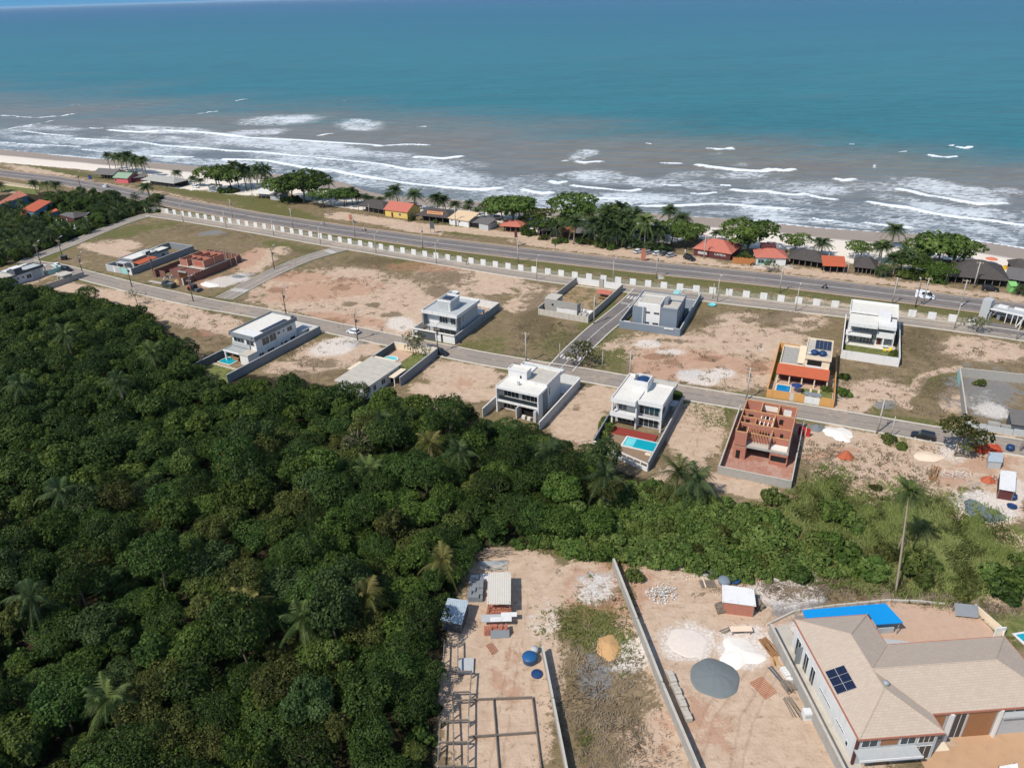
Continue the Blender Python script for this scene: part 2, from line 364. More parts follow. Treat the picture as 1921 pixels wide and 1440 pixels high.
# ------------------------------------------------------------------ ground
ts = np.concatenate([np.linspace(-6,-1.15,24)[:-1], np.linspace(-1.15,1.05,470), np.linspace(1.05,6,24)[1:]])
ys = np.concatenate([[-150,-60,-10,10,25], geo(38, 640, 1.0058), [680,720]])
X, Y, Fq = fan(ys, ts)
X[0:3] = ts[None,:]*60; 
sd = sdist(X, Y, SHORE)
Zg = WZ*sm(sd, -34, 0)*1.0 - np.clip(sd, 0, 60)*.09
Zg = np.where(sd < -34, 0, Zg)
Zg = Zg + (wnoise(X,Y,9,3)-.5)*.16*sm(-sd,36,46) + (wnoise(X,Y,2.2,4)-.5)*.07*sm(-sd,10,20)
PX, PY = proj(X, Y, Zg)
def ell(L):
    m = np.zeros(X.shape)
    for e in L:
        cx, cy, rx, ry = e[:4]; a = R(e[4]) if len(e) > 4 else 0; s = e[5] if len(e) > 5 else 1.0
        dx, dy = PX-cx, PY-cy; u = dx*math.cos(a)+dy*math.sin(a); v = -dx*math.sin(a)+dy*math.cos(a)
        m = np.maximum(m, np.clip(1.5-np.sqrt((u/rx)**2+(v/ry)**2), 0, 1)*s)
    m[ys < 39] = 0
    return m
sand = ell([(620,550,150,42,0),(760,570,150,48,5),(880,525,110,26,5),(735,600,90,32),(660,520,60,20),(225,458,45,9,5),(200,470,55,9,12),(255,480,40,6,8),(480,490,40,20,-20),(530,470,20,8),
    (150,545,55,12,10),(230,560,55,14,15),(330,585,80,22,18),(410,608,55,20,10),(620,665,75,28,-10),(555,690,60,14),(680,655,40,14),(870,705,75,30,8),(830,730,60,14),(900,740,50,14),(1000,545,26,14),(985,570,40,16,-10),(1035,560,20,20),
    (1300,650,140,24,3),(1340,690,150,36,5),(1420,640,110,30,8),(1250,680,70,34),(1390,600,60,14),(1480,700,50,30),(1500,600,50,20),(1080,785,55,50,30),(1130,745,40,26),(1310,810,45,70,15),(1270,800,25,45),(1400,915,80,18,15),
    (1600,840,130,40,5),(1700,870,140,60,5),(1640,905,120,28,5),(1640,735,60,26),(1600,760,40,16),(1840,655,90,22,5),(1790,750,30,24),(1720,600,30,8),(1840,860,90,50),(1890,880,60,70),(1900,1030,40,40,0),(1860,960,70,30),
    (975,1080,90,45),(960,1140,90,120),(960,1300,75,200),(1000,1240,60,120),(880,1300,60,160),(1040,1105,50,40),(1090,1075,50,25),(1240,1130,90,80),(1330,1200,150,110),(1400,1300,170,160),(1330,1400,160,100),(1430,1130,80,40),(1480,1180,60,60),(1470,1360,90,110),(1600,1200,140,60),(1720,1200,150,60),(1560,1400,120,60),(1850,1400,120,80),
    (470,420,60,7,10),(700,413,80,7,6),(980,478,40,4,6),(160,343,160,8,13),(40,330,120,7,10),(950,440,250,6,6),(1090,465,130,10,7),(1250,483,120,9,7),(1400,507,120,9,7),(1600,525,160,11,8),(1780,552,150,13,9),(1900,565,80,14,8),(330,370,100,5,12),(780,430,60,6,8),(640,405,30,7),(120,382,110,6,12,.9),(60,366,80,5,14),(530,440,160,4,8,.5),(1630,578,200,5,8,.7),
    (1880,1120,50,30,0,.6),(1640,930,60,30,0,.5),(1500,1060,90,8,0,.5),(80,520,90,7,-20,.6),(1150,650,40,10,0,.55),(1240,650,60,10,0,.6)])
redm = ell([(600,545,110,20,-5),(560,520,60,10),(660,600,80,9,8),(460,488,40,14,-20),(390,530,40,10,-15),(800,500,80,10),(1300,672,110,18,5),(1240,690,60,24,5),(1420,690,60,14),(1560,850,60,10,-10,.9),(1850,870,60,18,0,.9),(1780,900,40,14,0,.7),(400,625,70,8,0,.5),(860,720,60,16,0,.5),(950,1260,60,60,0,.5),(1300,1360,90,70,0,.6),(1150,1110,110,60,0,.75),(1470,1200,50,80,0,.5),(1380,885,40,14,0,.8),(1420,880,50,16),(500,735,5,5)])
white = ell([(750,608,28,14),(625,652,48,16,-10),(1310,708,44,14,5),(1350,700,30,10),(425,527,48,10,-10),(1545,710,36,26,0,.55),(1850,950,70,30,10),(1790,850,50,22,0,.7),(1290,1205,60,36),(1395,1210,60,40),(1120,1105,50,34,0,.75),(1185,1230,36,50,60,.85),(1490,1100,60,40,0,.9),(1450,1110,70,20,0,.9),(1600,1175,150,16,0,.9),(1560,745,40,12,0,.7),(1240,520,5,5),(1860,770,40,14,10,.9),(1845,750,40,18,10,.5),(1020,1165,40,50,0,.55),(1900,925,30,30,0,.8),(1215,645,26,8),(1260,660,30,6),(1450,500,60,5,0,.6),(1440,655,40,10,0,.3)])
gray = ell([(398,437,24,5,-5),(450,521,26,6,-15),(1115,1270,36,40,0,.9),(1120,1095,40,26,0,.6),(1850,735,70,50,10,.75),(1850,760,90,35,10,.6),(1500,1130,60,50,0,.7),(1660,758,20,8),(1300,703,30,9,5,.8),(660,645,30,9,0,.7),(1700,935,50,30,0,.2),(1845,900,60,30,0,.35)])
green = ell([(230,438,90,12,-14,.75),(300,425,60,10,-10,.6),(820,505,90,22,10),(880,520,60,12),(780,495,70,12),(550,465,70,10,10,.8),(1330,780,45,32,0),(1120,640,40,30,45),(1150,660,50,40,0,.8),(1050,640,60,30,0,.7),(1120,590,25,45,40),(1300,770,30,24),(1380,560,40,8,0,.5),(1750,715,60,20,0,.75),(1700,790,100,9,8,.9),(1620,760,50,9,8),(1850,832,80,8,8),(900,650,60,26,0,.6),(700,645,30,8),(310,560,60,6,15,.8),(420,620,60,6,15,.8),(1600,1010,210,70,8),(1700,960,160,60,10),(1560,950,80,60,20),(1800,1020,110,70,0),(1850,1090,80,50),(1110,1165,70,60,30,.85),(1165,1180,30,60,60,.9),(1780,1120,120,20,10,.8),(1060,1180,30,30,0,.7),(1250,1050,240,40,5),(560,625,60,7,15,.7),(1250,590,5,5),(1360,592,60,10,0,.5),(1090,1300,40,40,0,.4),(1885,1195,40,26),(60,500,70,8,-25)])
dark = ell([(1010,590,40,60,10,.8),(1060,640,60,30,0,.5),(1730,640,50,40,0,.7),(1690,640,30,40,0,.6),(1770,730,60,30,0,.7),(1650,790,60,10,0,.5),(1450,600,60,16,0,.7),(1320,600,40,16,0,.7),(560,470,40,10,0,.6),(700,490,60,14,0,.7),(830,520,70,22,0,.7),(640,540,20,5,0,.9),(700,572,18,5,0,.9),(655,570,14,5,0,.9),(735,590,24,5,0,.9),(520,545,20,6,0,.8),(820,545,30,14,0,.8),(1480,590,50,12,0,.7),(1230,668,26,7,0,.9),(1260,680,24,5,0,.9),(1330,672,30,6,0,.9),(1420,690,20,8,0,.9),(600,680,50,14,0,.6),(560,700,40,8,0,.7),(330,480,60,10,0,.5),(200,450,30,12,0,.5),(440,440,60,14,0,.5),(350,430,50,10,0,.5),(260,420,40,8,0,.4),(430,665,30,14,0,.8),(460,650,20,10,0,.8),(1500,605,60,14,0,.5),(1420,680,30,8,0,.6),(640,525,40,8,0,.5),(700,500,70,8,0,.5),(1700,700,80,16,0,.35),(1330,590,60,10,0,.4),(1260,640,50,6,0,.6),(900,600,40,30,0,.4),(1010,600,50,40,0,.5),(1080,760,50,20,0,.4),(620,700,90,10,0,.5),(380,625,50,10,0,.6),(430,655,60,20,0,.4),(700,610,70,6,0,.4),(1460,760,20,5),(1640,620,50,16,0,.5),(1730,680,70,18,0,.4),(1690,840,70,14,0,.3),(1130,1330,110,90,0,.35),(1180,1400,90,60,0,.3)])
# strips that follow the roads: verges
L_MAIN = poly_px([(-260,275),(-120,306),(0,325),(95,336),(190,352),(330,381),(480,408),(640,432),(800,454),(960,473),(1200,500),(1440,524),(1680,553),(1921,583),(2150,612),(2500,660)], 0)
L_FENCE = poly_px([(315,402),(372,411),(433,421),(497.5,431),(549,440),(602,449.5),(657.5,460),(716,470),(777,480.5),(840,490),(907,500),(954,507),(1027,517),(1079,524),(1132,530.5),(1187,537),(1245,543.5),(1305,550),(1367,557),(1430,564),(1464,568.5),(1530,576),(1600,583),(1709,597),(1784,606),(1850,615)], 0)
L_IN = poly_px([(285,402),(337,409),(400,419),(480,432.5),(514,438.5),(602,454),(706,471),(819,489.5),(954,511.5),(1080,529.5),(1200,544.5),(1334,559.5),(1443,572),(1536,582),(1650,595.5),(1743,607),(1870,624),(1990,642)], 0)
L_LOW = poly_px([(48,494),(70,497.5),(104,502),(160,517),(250,540),(330,558),(400,573),(480,586),(560,602),(655,622),(740,640),(842,660),(900,672),(960,682),(1040,695),(1100,704),(1170,716.5),(1247,731),(1380,753),(1522,775),(1620,792),(1711,808),(1800,823),(1890,836),(2010,856)], 0)
L_FAR = poly_px([(285,402),(245,413),(205,428),(170,442),(140,455),(110,467),(80,478),(60,485),(50,491),(48,494)], 0)
L_C1 = poly_px([(652,464),(620,472),(575,485),(530,504),(480,528),(420,561)], 0)
L_C2 = poly_px([(1208,545),(1188,566),(1160,590),(1120,622),(1080,660),(1050,694)], 0)
d_main, d_fence, d_in, d_low, d_far, d_c1, d_c2 = (udist(X, Y, L) for L in (L_MAIN, L_FENCE, L_IN, L_LOW, L_FAR, L_C1, L_C2))
verge = np.clip(1.5-np.abs(d_fence-1)/5.5, 0, 1)*(sdist(X,Y,L_FENCE) > -2)*(PX > 300)
vb = np.clip(1.5-d_main/13, 0, 1)*(sdist(X,Y,L_MAIN) < 3)*(PX > 380)*.95
green = np.maximum.reduce([green, verge, vb, np.clip(1.5-d_low/5.5,0,1)*.8, np.clip(1.5-d_in/5.5,0,1)*.62*(sdist(X,Y,L_IN) < 0), np.clip(1.5-d_far/5.5,0,1)*.7, np.clip(1.5-d_c1/5.5,0,1)*.7, np.clip(1.5-d_c2/5,0,1)*.85,
    ell([(560,412,70,6,8),(520,395,90,10,10,.9),(830,433,70,5,8,.9),(1010,455,80,4,7,.9),(880,428,60,5,8),(1130,470,50,4,8,.8),(370,362,80,9,10,.9),(100,320,140,5,8),(30,306,60,4,5),(470,375,70,10,8,.9),(1700,500,70,8,8,.5),(1480,503,40,4,8,.8),(1620,520,30,4,5,.8),(60,350,70,8,0,.8)])])
sand = sand*np.clip((d_low-2.5)/1.5,.25,1)
sand = np.where(d_main < 9, np.minimum(sand, .35)+.45*np.clip(1.5-np.abs(d_main-5.8)/1.2,0,1), sand)
PATHS = [poly_px(l,0) for l in ([(1700,762),(1690,752),(1705,742),(1718,728),(1724,712),(1738,702),(1770,695),(1800,690)],[(560,600),(640,590),(700,575),(712,560),(706,545)],[(700,545),(760,552),(840,560),(900,540)],[(1180,660),(1290,668),(1400,690),(1470,680),(1540,640)],[(1540,640),(1480,625),(1400,618),(1330,612)],[(1230,900),(1290,860),(1310,800),(1350,770)],[(1560,800),(1640,840),(1740,870),(1830,880)],[(260,570),(330,592),(400,625)],[(930,1440),(960,1250),(985,1120),(940,1060)],[(1300,1440),(1330,1340),(1400,1240),(1460,1150),(1400,1100),(1260,1080)],[(1380,1440),(1400,1350),(1450,1260)])]
rut = np.zeros(X.shape)
for l in PATHS:
    d_ = udist(X, Y, l)+.35*(wnoise(X,Y,3,41)-.5); rut = np.maximum(rut, np.clip(1.2-np.abs(d_-.75)/.35,0,1)); sand = np.maximum(sand, .8*np.clip(1.4-d_/1.6,0,1))
sea_side = sm(sd, -62, -36)*((PX < 2300))
beach = np.maximum(sm(sd, -36-6*wnoise(X,Y,30,9), -31), ell([(330,345,90,8,8,.9),(420,352,80,10,8),(460,350,60,10,8),(640,372,60,8),(740,388,60,8),(860,398,60,9),(960,405,60,12),(1090,420,60,14),(1340,438,50,12),(1250,440,40,16),(1450,455,60,14),(1560,470,70,10),(1640,480,70,16),(1750,500,60,8),(1880,515,50,10),(1800,505,60,8),(1050,430,60,10),(1180,440,60,10)]))
wet = sm(sd + (wnoise(X,Y,22,5)-.5)*3, -19, -16.5)
forest_px = [(-700,600),(-60,520),(20,532),(120,548),(175,556),(250,582),(300,606),(345,640),(385,688),(470,702),(560,712),(640,730),(740,757),(800,765),(880,778),(960,800),(1030,812),(1090,852),(1150,880),(1235,905),(1180,960),(1100,1010),(985,1025),(905,1030),(875,1050),(850,1130),(838,1200),(822,1280),(812,1440),(805,1600),(-900,1700)]
grove_px = [(-500,372),(-40,372),(30,362),(110,362),(190,364),(240,372),(300,380),(318,391),(276,396),(240,409),(205,423),(160,440),(120,456),(80,472),(45,482),(0,496),(-400,545)]
def inpoly(px, py, L):
    c = np.zeros(px.shape, bool); n = len(L)
    for i in range(n):
        x0, y0 = L[i]; x1, y1 = L[(i+1) % n]
        if y0 == y1: continue
        k = ((y0 > py) != (y1 > py)) & (px < (x1-x0)*(py-y0)/(y1-y0)+x0); c ^= k
    return c
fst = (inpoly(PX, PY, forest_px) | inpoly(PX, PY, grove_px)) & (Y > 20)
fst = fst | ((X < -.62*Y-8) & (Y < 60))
V = np.stack([X, Y, Zg], -1).reshape(-1, 3)
mg, nt, bs = new_mat('ground_soil_and_grass')
def att(n):
    a = nd(nt,'ShaderNodeAttribute'); a.attribute_name = n; return a.outputs['Fac']
geo_ = nd(nt,'ShaderNodeNewGeometry'); pos = geo_.outputs['Position']
nA = noise(nt, pos, .11, 6, .62, .4); nB = noise(nt, pos, .45, 7, .68, .3); nC = noise(nt, pos, 2.2, 4, .7); nD = noise(nt, pos, .9, 5, .75)
mp = nd(nt,'ShaderNodeMapping'); nt.links.new(pos, mp.inputs[0]); mp.inputs['Rotation'].default_value = (0,0,R(25)); mp.inputs['Scale'].default_value = (.25,1.2,1)
nE = noise(nt, mp.outputs[0], 1.1, 5, .7); nF = noise(nt, pos, .22, 12, .78, .5)
def mask(a, k=.8, lo=.42, hi=.60, extra=None):
    x = mth(nt,'ADD', a, mth(nt,'MULTIPLY', mth(nt,'SUBTRACT', nB, .5), k*1.0)); x = mth(nt,'ADD', x, mth(nt,'MULTIPLY', mth(nt,'SUBTRACT', nF, .5), k*3.0))
    x = mth(nt,'ADD', x, mth(nt,'MULTIPLY', mth(nt,'SUBTRACT', nC, .5), k*.9))
    return sstep(nt, x, lo, hi)
c = mixc(nt, sstep(nt,nB,.35,.7), lin((116,100,76)), lin((152,132,104)))
c = mixc(nt, mth(nt,'MULTIPLY',sstep(nt,nA,.42,.62),.7), c, lin((124,110,78)))
c = mixc(nt, mth(nt,'MULTIPLY',sstep(nt,nD,.50,.64),.65), c, lin((84,74,54)))
c = mixc(nt, mth(nt,'MULTIPLY',sstep(nt,nC,.55,.7),.5), c, lin((74,66,46)))
c = mixc(nt, mask(att('green')), c, mixc(nt, sstep(nt,nC,.3,.7), lin((72,76,42)), lin((122,116,72))))
sc_ = mixc(nt, sstep(nt,nB,.3,.7), lin((198,174,150)), lin((182,156,131)))
sc_ = mixc(nt, mth(nt,'MULTIPLY',sstep(nt,nE,.5,.7),.5), sc_, lin((166,140,116)))
sc_ = mixc(nt, mth(nt,'MULTIPLY',sstep(nt,nD,.57,.68),.75), sc_, lin((130,110,86)))
sc_ = mixc(nt, mth(nt,'MULTIPLY',sstep(nt,mth(nt,'ADD',att('rut'),mth(nt,'MULTIPLY',mth(nt,'SUBTRACT',nB,.5),1.2)),.4,.9),.4), sc_, lin((152,126,104)))
ms = mask(att('sand'), .75)
c = mixc(nt, ms, c, sc_)
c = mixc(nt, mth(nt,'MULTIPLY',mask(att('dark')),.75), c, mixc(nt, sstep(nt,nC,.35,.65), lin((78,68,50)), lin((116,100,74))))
c = mixc(nt, mth(nt,'MULTIPLY',mask(att('redm')),.5), c, lin((172,126,100)))
c = mixc(nt, mth(nt,'MULTIPLY',mask(att('gray')),.85), c, mixc(nt, nC, lin((98,98,98)), lin((146,144,140))))
c = mixc(nt, mth(nt,'MULTIPLY',mask(att('white'),.6,.34,.80),.72), c, mixc(nt, sstep(nt,nC,.35,.65), lin((196,184,172)), lin((232,226,216))))
bc = mixc(nt, nB, lin((232,222,206)), lin((216,202,184)))
bc = mixc(nt, att('wet'), bc, mixc(nt, nA, lin((160,146,132)), lin((146,134,124))))
c = mixc(nt, mask(att('beach'), .5), c, bc)
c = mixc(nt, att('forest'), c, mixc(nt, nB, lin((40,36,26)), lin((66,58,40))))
nt.links.new(c, bs.inputs['Base Color']); bs.inputs['Roughness'].default_value = .95; bs.inputs['Specular IOR Level'].default_value = .1
bump(nt, bs, mth(nt,'ADD',nB,mth(nt,'MULTIPLY',nC,.5)), .55, .35)
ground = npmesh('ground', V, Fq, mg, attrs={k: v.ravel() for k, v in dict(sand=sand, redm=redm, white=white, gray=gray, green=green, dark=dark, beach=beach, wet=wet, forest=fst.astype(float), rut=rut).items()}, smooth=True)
struct(ground)

# ------------------------------------------------------------------ sea
ts = np.concatenate([np.linspace(-6,-1.25,14)[:-1], np.linspace(-1.25,1.05,480), np.linspace(1.05,6,14)[1:]])
ys = np.concatenate([geo(215, 900, 1.0036), geo(905, 4200, 1.012), geo(4500, 60000, 1.12)])
X, Y, Fq = fan(ys, ts)
sd = sdist(X, Y, SHORE)
keep = (sd.ravel()[Fq] > -3).any(1); Fq = Fq[keep]
PX, PY = proj(X, Y, np.full(X.shape, WZ))
# breaking crests, traced as they run along the beach
CRESTS = [ # (points, thickness in m)
 ([(3,218),(20,218),(31,218)],2.0),([(33,220),(60,221),(95,220),(125,217),(140,214)],2.2),([(14,243),(40,239),(75,232),(100,228)],1.4),([(43,246),(62,249),(90,253),(135,256)],2.0),
 ([(205,244),(230,246),(262,248),(293,247)],3.6),([(308,245),(345,247),(390,250),(430,254),(470,259),(500,260),(560,263),(600,266),(650,269),(690,272),(715,275)],4.0),([(715,275),(740,272),(770,272),(805,274)],1.8),
 ([(145,261),(165,262),(230,265),(262,267),(300,273),(340,276),(385,279),(430,283),(480,285),(505,287),(560,293),(620,299),(680,304),(720,309),(760,317),(810,321),(832,324)],2.2),
 ([(36,271),(75,273),(108,274),(150,276)],1.8),([(155,281),(175,283),(190,286)],1.8),([(0,268),(28,269)],1.4),([(283,293),(320,295),(360,296)],2.0),([(420,300),(470,301),(500,302),(540,309),(580,316),(625,320),(660,328),(700,334),(740,341),(780,346),(830,352),(880,356),(910,356),(938,353)],2.6),
 ([(780,296),(800,295),(830,297),(866,295)],3.2),([(440,190),(463,187)],1.6),([(363,214),(385,212),(410,210)],1.3),([(630,118),(646,190)],.1),
 ([(595,255),(612,253),(626,252)],1.6),([(780,239),(800,239)],1.2),([(983,357),(1000,361),(1020,364),(1034,362)],2.6),([(1034,341),(1045,344),(1058,342)],2.2),([(1082,305),(1100,307),(1128,304)],3.0),([(1055,304),(1065,303)],1.4),
 ([(1073,348),(1095,351),(1130,354),(1160,358),(1180,359),(1198,356)],2.2),([(1242,306),(1258,308),(1274,307)],2.4),([(1210,270),(1222,271)],1.4),([(1330,278),(1348,282),(1370,278)],3.2),([(1310,311),(1330,314),(1360,317),(1390,319),(1430,321),(1442,319)],3.2),([(1455,319),(1470,321),(1488,319)],2.4),
 ([(1243,347),(1258,349),(1275,348)],2.0),([(1297,363),(1320,364),(1343,361)],1.4),([(1355,347),(1368,348)],1.6),([(1375,357),(1400,359),(1440,359),(1462,363),(1490,366),(1510,364),(1518,366),(1545,373),(1568,375)],2.2),
 ([(1568,337),(1583,340),(1600,337)],2.8),([(1590,271),(1602,271)],1.6),([(1745,291),(1770,295),(1792,294)],2.4),([(1797,276),(1808,279),(1820,276)],2.2),([(1780,274),(1788,274)],1.2),([(1685,286),(1699,286)],1.2),
 ([(1685,356),(1710,360),(1740,367),(1770,371),(1800,378),(1830,383),(1860,384),(1885,382)],2.8),([(1630,380),(1660,386),(1700,390),(1730,396),(1770,404),(1800,409),(1860,414),(1921,424),(2000,434)],2.6),([(1730,398),(1780,405),(1840,413),(1880,418),(1921,423)],2.0),
 ([(1100,372),(1130,373),(1150,374),(1175,373),(1200,375)],1.6),([(1200,387),(1250,387),(1300,386),(1345,384),(1390,387),(1440,391),(1480,393)],1.8),([(1525,411),(1540,415),(1565,416)],1.6),([(1620,419),(1650,423),(1690,427),(1710,428)],1.4),([(1412,413),(1440,417)],1.4),
 ([(1420,256),(1428,257)],.9),([(1515,234),(1520,234)],.9),([(1895,182),(1900,182)],.8),([(1780,114),(1786,114)],1.2),([(1130,158),(1134,158)],1.4),([(1800,148),(1808,148)],1.4),([(950,72),(953,72)],1.6),([(1080,100),(1084,100)],1.2),([(868,141),(872,141)],1.2),([(612,123),(617,123)],1.2),([(990,130),(994,130)],1.0),([(640,190),(648,190)],1.2),([(256,130),(259,130)],1.2),([(158,89),(162,89)],1.2),
 ([(218,201),(227,201)],1.4),([(130,198),(168,199)],1.1),([(170,241),(192,241)],1.8),([(95,226),(110,226)],1.2)]
# swash edge on the sand
CRESTS += [([(-160,263.5),(0,281),(75,288),(175,297),(285,305.5),(350,311),(517,326.5),(592,334.5)],1.5),([(1297,407),(1385,412),(1435,417),(1540,428),(1640,435),(1705,438),(1790,446),(1865,457),(1921,466),(2100,491)],1.5),([(805,372),(905,379),(1010,389),(1100,395),(1230,401)],1.2),([(1560,428),(1600,432),(1640,440),(1700,446),(1780,456),(1860,468),(1921,477)],.7)]
crest = np.full(X.shape, 9.0)
for pts, w in CRESTS:
    L = poly_px(pts, WZ); lo = L.min(0)-40; hi = L.max(0)+40
    k = (X > lo[0])&(X < hi[0])&(Y > lo[1])&(Y < hi[1])
    if k.any(): crest[k] = np.minimum(crest[k], udist(X[k], Y[k], L)/(w*.78))
def ellS(L):
    m = np.zeros(X.shape)
    for e in L:
        cx, cy, rx, ry = e[:4]; a = R(e[4]) if len(e) > 4 else 0; s = e[5] if len(e) > 5 else 1.0
        dx, dy = PX-cx, PY-cy; u = dx*math.cos(a)+dy*math.sin(a); v = -dx*math.sin(a)+dy*math.cos(a)
        m = np.maximum(m, np.clip(1.6-np.sqrt((u/rx)**2+(v/ry)**2), 0, 1)*s)
    m[Y > 1500] = 0
    return m
# lacy foam left behind the breakers
lace = ellS([(530,225,85,10,-3,.95),(675,234,50,11,0,.95),(300,243,100,8,2,.9),(480,249,70,8,-4,.85),(560,275,220,14,6,.95),(330,262,140,8,4,.8),(640,310,200,22,8,.85),(820,330,120,26,6,.9),(760,300,90,16,8,.8),(860,310,90,12,0,.6),(120,263,130,9,3,.85),(90,240,80,8,0,.75),(40,272,70,6,3,.8),(250,285,120,8,4,.8),(400,305,150,8,4,.85),(500,318,100,7,5,.7),(700,345,110,10,9,.75),(930,355,100,18,4,.75),(1000,375,110,12,3,.85),
   (1092,290,32,10,-10,.85),(1065,325,28,5,-8,.8),(1140,335,90,14,5,.85),(1230,345,60,9,-5,.8),(1280,330,70,10,-8,.75),(1320,350,60,12,8,.8),(1180,372,120,14,0,.85),(1300,372,90,12,0,.8),(1350,378,110,10,0,.8),(1390,310,25,5,0,.7),(1450,345,60,14,0,.7),(1530,352,90,16,3,.75),(1390,330,70,8,0,.7),(1450,395,110,10,2,.8),(1540,400,90,10,5,.7),(1640,350,80,12,3,.75),(1750,350,90,14,8,.95),(1830,365,80,16,8,.95),(1900,360,50,10,8,.8),(1790,395,110,12,8,.95),(1860,400,70,12,8,.8),(1680,372,70,9,8,.7),(1620,405,80,10,8,.65),(1700,415,90,9,9,.8),(1850,430,120,12,9,.8),(1780,440,90,7,9,.75),(1900,445,60,10,10,.8),(1480,410,100,9,3,.85),(1400,402,110,6,3,.8),(1580,420,90,6,6,.75),(1640,312,5,3),
   (1820,300,40,5,0,.45),(1345,288,30,5,0,.5),(1800,283,14,6,0,.5),(1100,403,5,2)])
near = np.clip(1.25-np.abs(sd-28)/46, 0, .62)*(.55+.75*wnoise(X,Y,26,21))
lace = np.maximum(lace*(.72+.45*wnoise(X,Y,14,22)), near)
by = np.interp(PX, [-200,0,200,400,600,900,1200,1450,1700,1921,2200],[160,163,172,182,192,208,232,250,268,284,305])
silt = sm(PY-by+10*(wnoise(X,Y,60,23)-.5), -55, 95); silt = np.where(Y > 1500, 0, silt)
# swell: low ridges running along the beach, breakers a little higher
ph = sd/15.0 + 1.3*wnoise(X,Y,70,24); amp = np.interp(sd,[-5,0,20,150,260,420],[0,.04,.22,.45,.25,.12])
Zs = WZ + amp*np.sin(2*np.pi*ph)*(.4+.8*wnoise(X,Y,45,25)) + .7*np.clip(1.2-crest,0,1)*(sd > 6)
Zs = np.where(sd > 900, WZ, Zs)
V = np.stack([X, Y, Zs], -1).reshape(-1, 3)
mw, nt, bs = new_mat('sea_water')
geo_ = nd(nt,'ShaderNodeNewGeometry'); pos = geo_.outputs['Position']
mp = nd(nt,'ShaderNodeMapping'); nt.links.new(pos, mp.inputs[0]); mp.inputs['Rotation'].default_value = (0,0,R(18)); mp.inputs['Scale'].default_value = (.35,1.0,1.0)
w1 = noise(nt, mp.outputs[0], .05, 5, .6, .6); w2 = noise(nt, mp.outputs[0], .22, 5, .62, .4); w3 = noise(nt, mp.outputs[0], .012, 4, .55); w4 = noise(nt, mp.outputs[0], .0035, 4, .6, .8)
at_s, at_c, at_l, at_d = att('silt'), att('crest'), att('lace'), att('sd')
deep = mixc(nt, sstep(nt,at_d,250,2600), lin((42,112,118)), lin((14,95,114)))
deep = mixc(nt, sstep(nt,at_d,1800,9000), deep, lin((4,78,118)))
deep = mixc(nt, sstep(nt,w4,.3,.7), deep, mixc(nt, .12, deep, (0,.02,.03)))
mud_sheen = mixc(nt, w1, lin((112,114,108)), lin((134,122,108)))
mud_sheen = mixc(nt, sstep(nt,at_d,10,120), lin((112,116,116)), mud_sheen)  # near the shore a bluish-grey sky sheen is painted into the mud colour
x = mth(nt,'ADD', at_s, mth(nt,'MULTIPLY', mth(nt,'SUBTRACT',w3,.5), .9)); x = mth(nt,'ADD', x, mth(nt,'MULTIPLY', mth(nt,'SUBTRACT',w1,.5), .55))
c = mixc(nt, sstep(nt,x,.0,1.0), deep, mud_sheen)
c = mixc(nt, mth(nt,'MULTIPLY',sstep(nt,mth(nt,'ADD',mth(nt,'MULTIPLY',w2,.5),mth(nt,'MULTIPLY',w1,.5)),.40,.62),.55), c, mixc(nt,.4,c,(0,0,0)))
# lacy foam = thin veins between cells; crests = solid
vo = nd(nt,'ShaderNodeTexVoronoi', feature='DISTANCE_TO_EDGE'); 
wv = nd(nt,'ShaderNodeVectorMath', operation='ADD'); nt.links.new(mp.outputs[0], wv.inputs[0])
nv = nd(nt,'ShaderNodeTexNoise'); nv.inputs['Scale'].default_value = .35; nv.inputs['Detail'].default_value = 3; nt.links.new(pos, nv.inputs['Vector'])
vs = nd(nt,'ShaderNodeVectorMath', operation='SCALE'); nt.links.new(nv.outputs['Color'], vs.inputs[0]); vs.inputs['Scale'].default_value = 3.0; nt.links.new(vs.outputs[0], wv.inputs[1])
nt.links.new(wv.outputs[0], vo.inputs['Vector']); vo.inputs['Scale'].default_value = .42
f1 = noise(nt, mp.outputs[0], .55, 6, .72, .5)
vein = mth(nt,'SUBTRACT', 1.0, sstep(nt, vo.outputs['Distance'], .0, .32))
lf = mth(nt,'ADD', mth(nt,'MULTIPLY',vein,.42), mth(nt,'MULTIPLY',f1,1.0))
lf = mth(nt,'ADD', lf, mth(nt,'MULTIPLY', mth(nt,'SUBTRACT',at_l,.5), 1.15))
lacef = mth(nt,'MULTIPLY', sstep(nt, lf, .78, 1.34), sstep(nt, at_l, .08, .4))
f2 = noise(nt, pos, .045, 4, .6)
cr = mth(nt,'ADD', at_c, mth(nt,'ADD', mth(nt,'MULTIPLY', mth(nt,'SUBTRACT', f1, .5), 1.8), mth(nt,'MULTIPLY', mth(nt,'SUBTRACT', f2, .5), 1.5)))
crf = mth(nt,'SUBTRACT', 1.0, sstep(nt, cr, .6, 1.25))
wc = nd(nt,'ShaderNodeTexNoise'); wc.inputs['Scale'].default_value = .045; wc.inputs['Detail'].default_value = 6; wc.inputs['Roughness'].default_value = .7; nt.links.new(mp.outputs[0], wc.inputs['Vector'])
foam = mth(nt,'MAXIMUM', crf, mth(nt,'MULTIPLY',lacef,.66))
c = mixc(nt, foam, c, lin((226,232,234)))
nt.links.new(c, bs.inputs['Base Color']); nt.links.new(mth(nt,'MULTIPLY_ADD',foam,.5,.32), bs.inputs['Roughness']); bs.inputs['Specular IOR Level'].default_value = .11
bump(nt, bs, mth(nt,'ADD', w2, mth(nt,'MULTIPLY',w1,2.0)), .35, .8)
sea = npmesh('sea', V, Fq, mw, attrs=dict(silt=silt.ravel(), crest=crest.ravel(), lace=lace.ravel(), sd=sd.ravel()), smooth=True)
struct(sea)

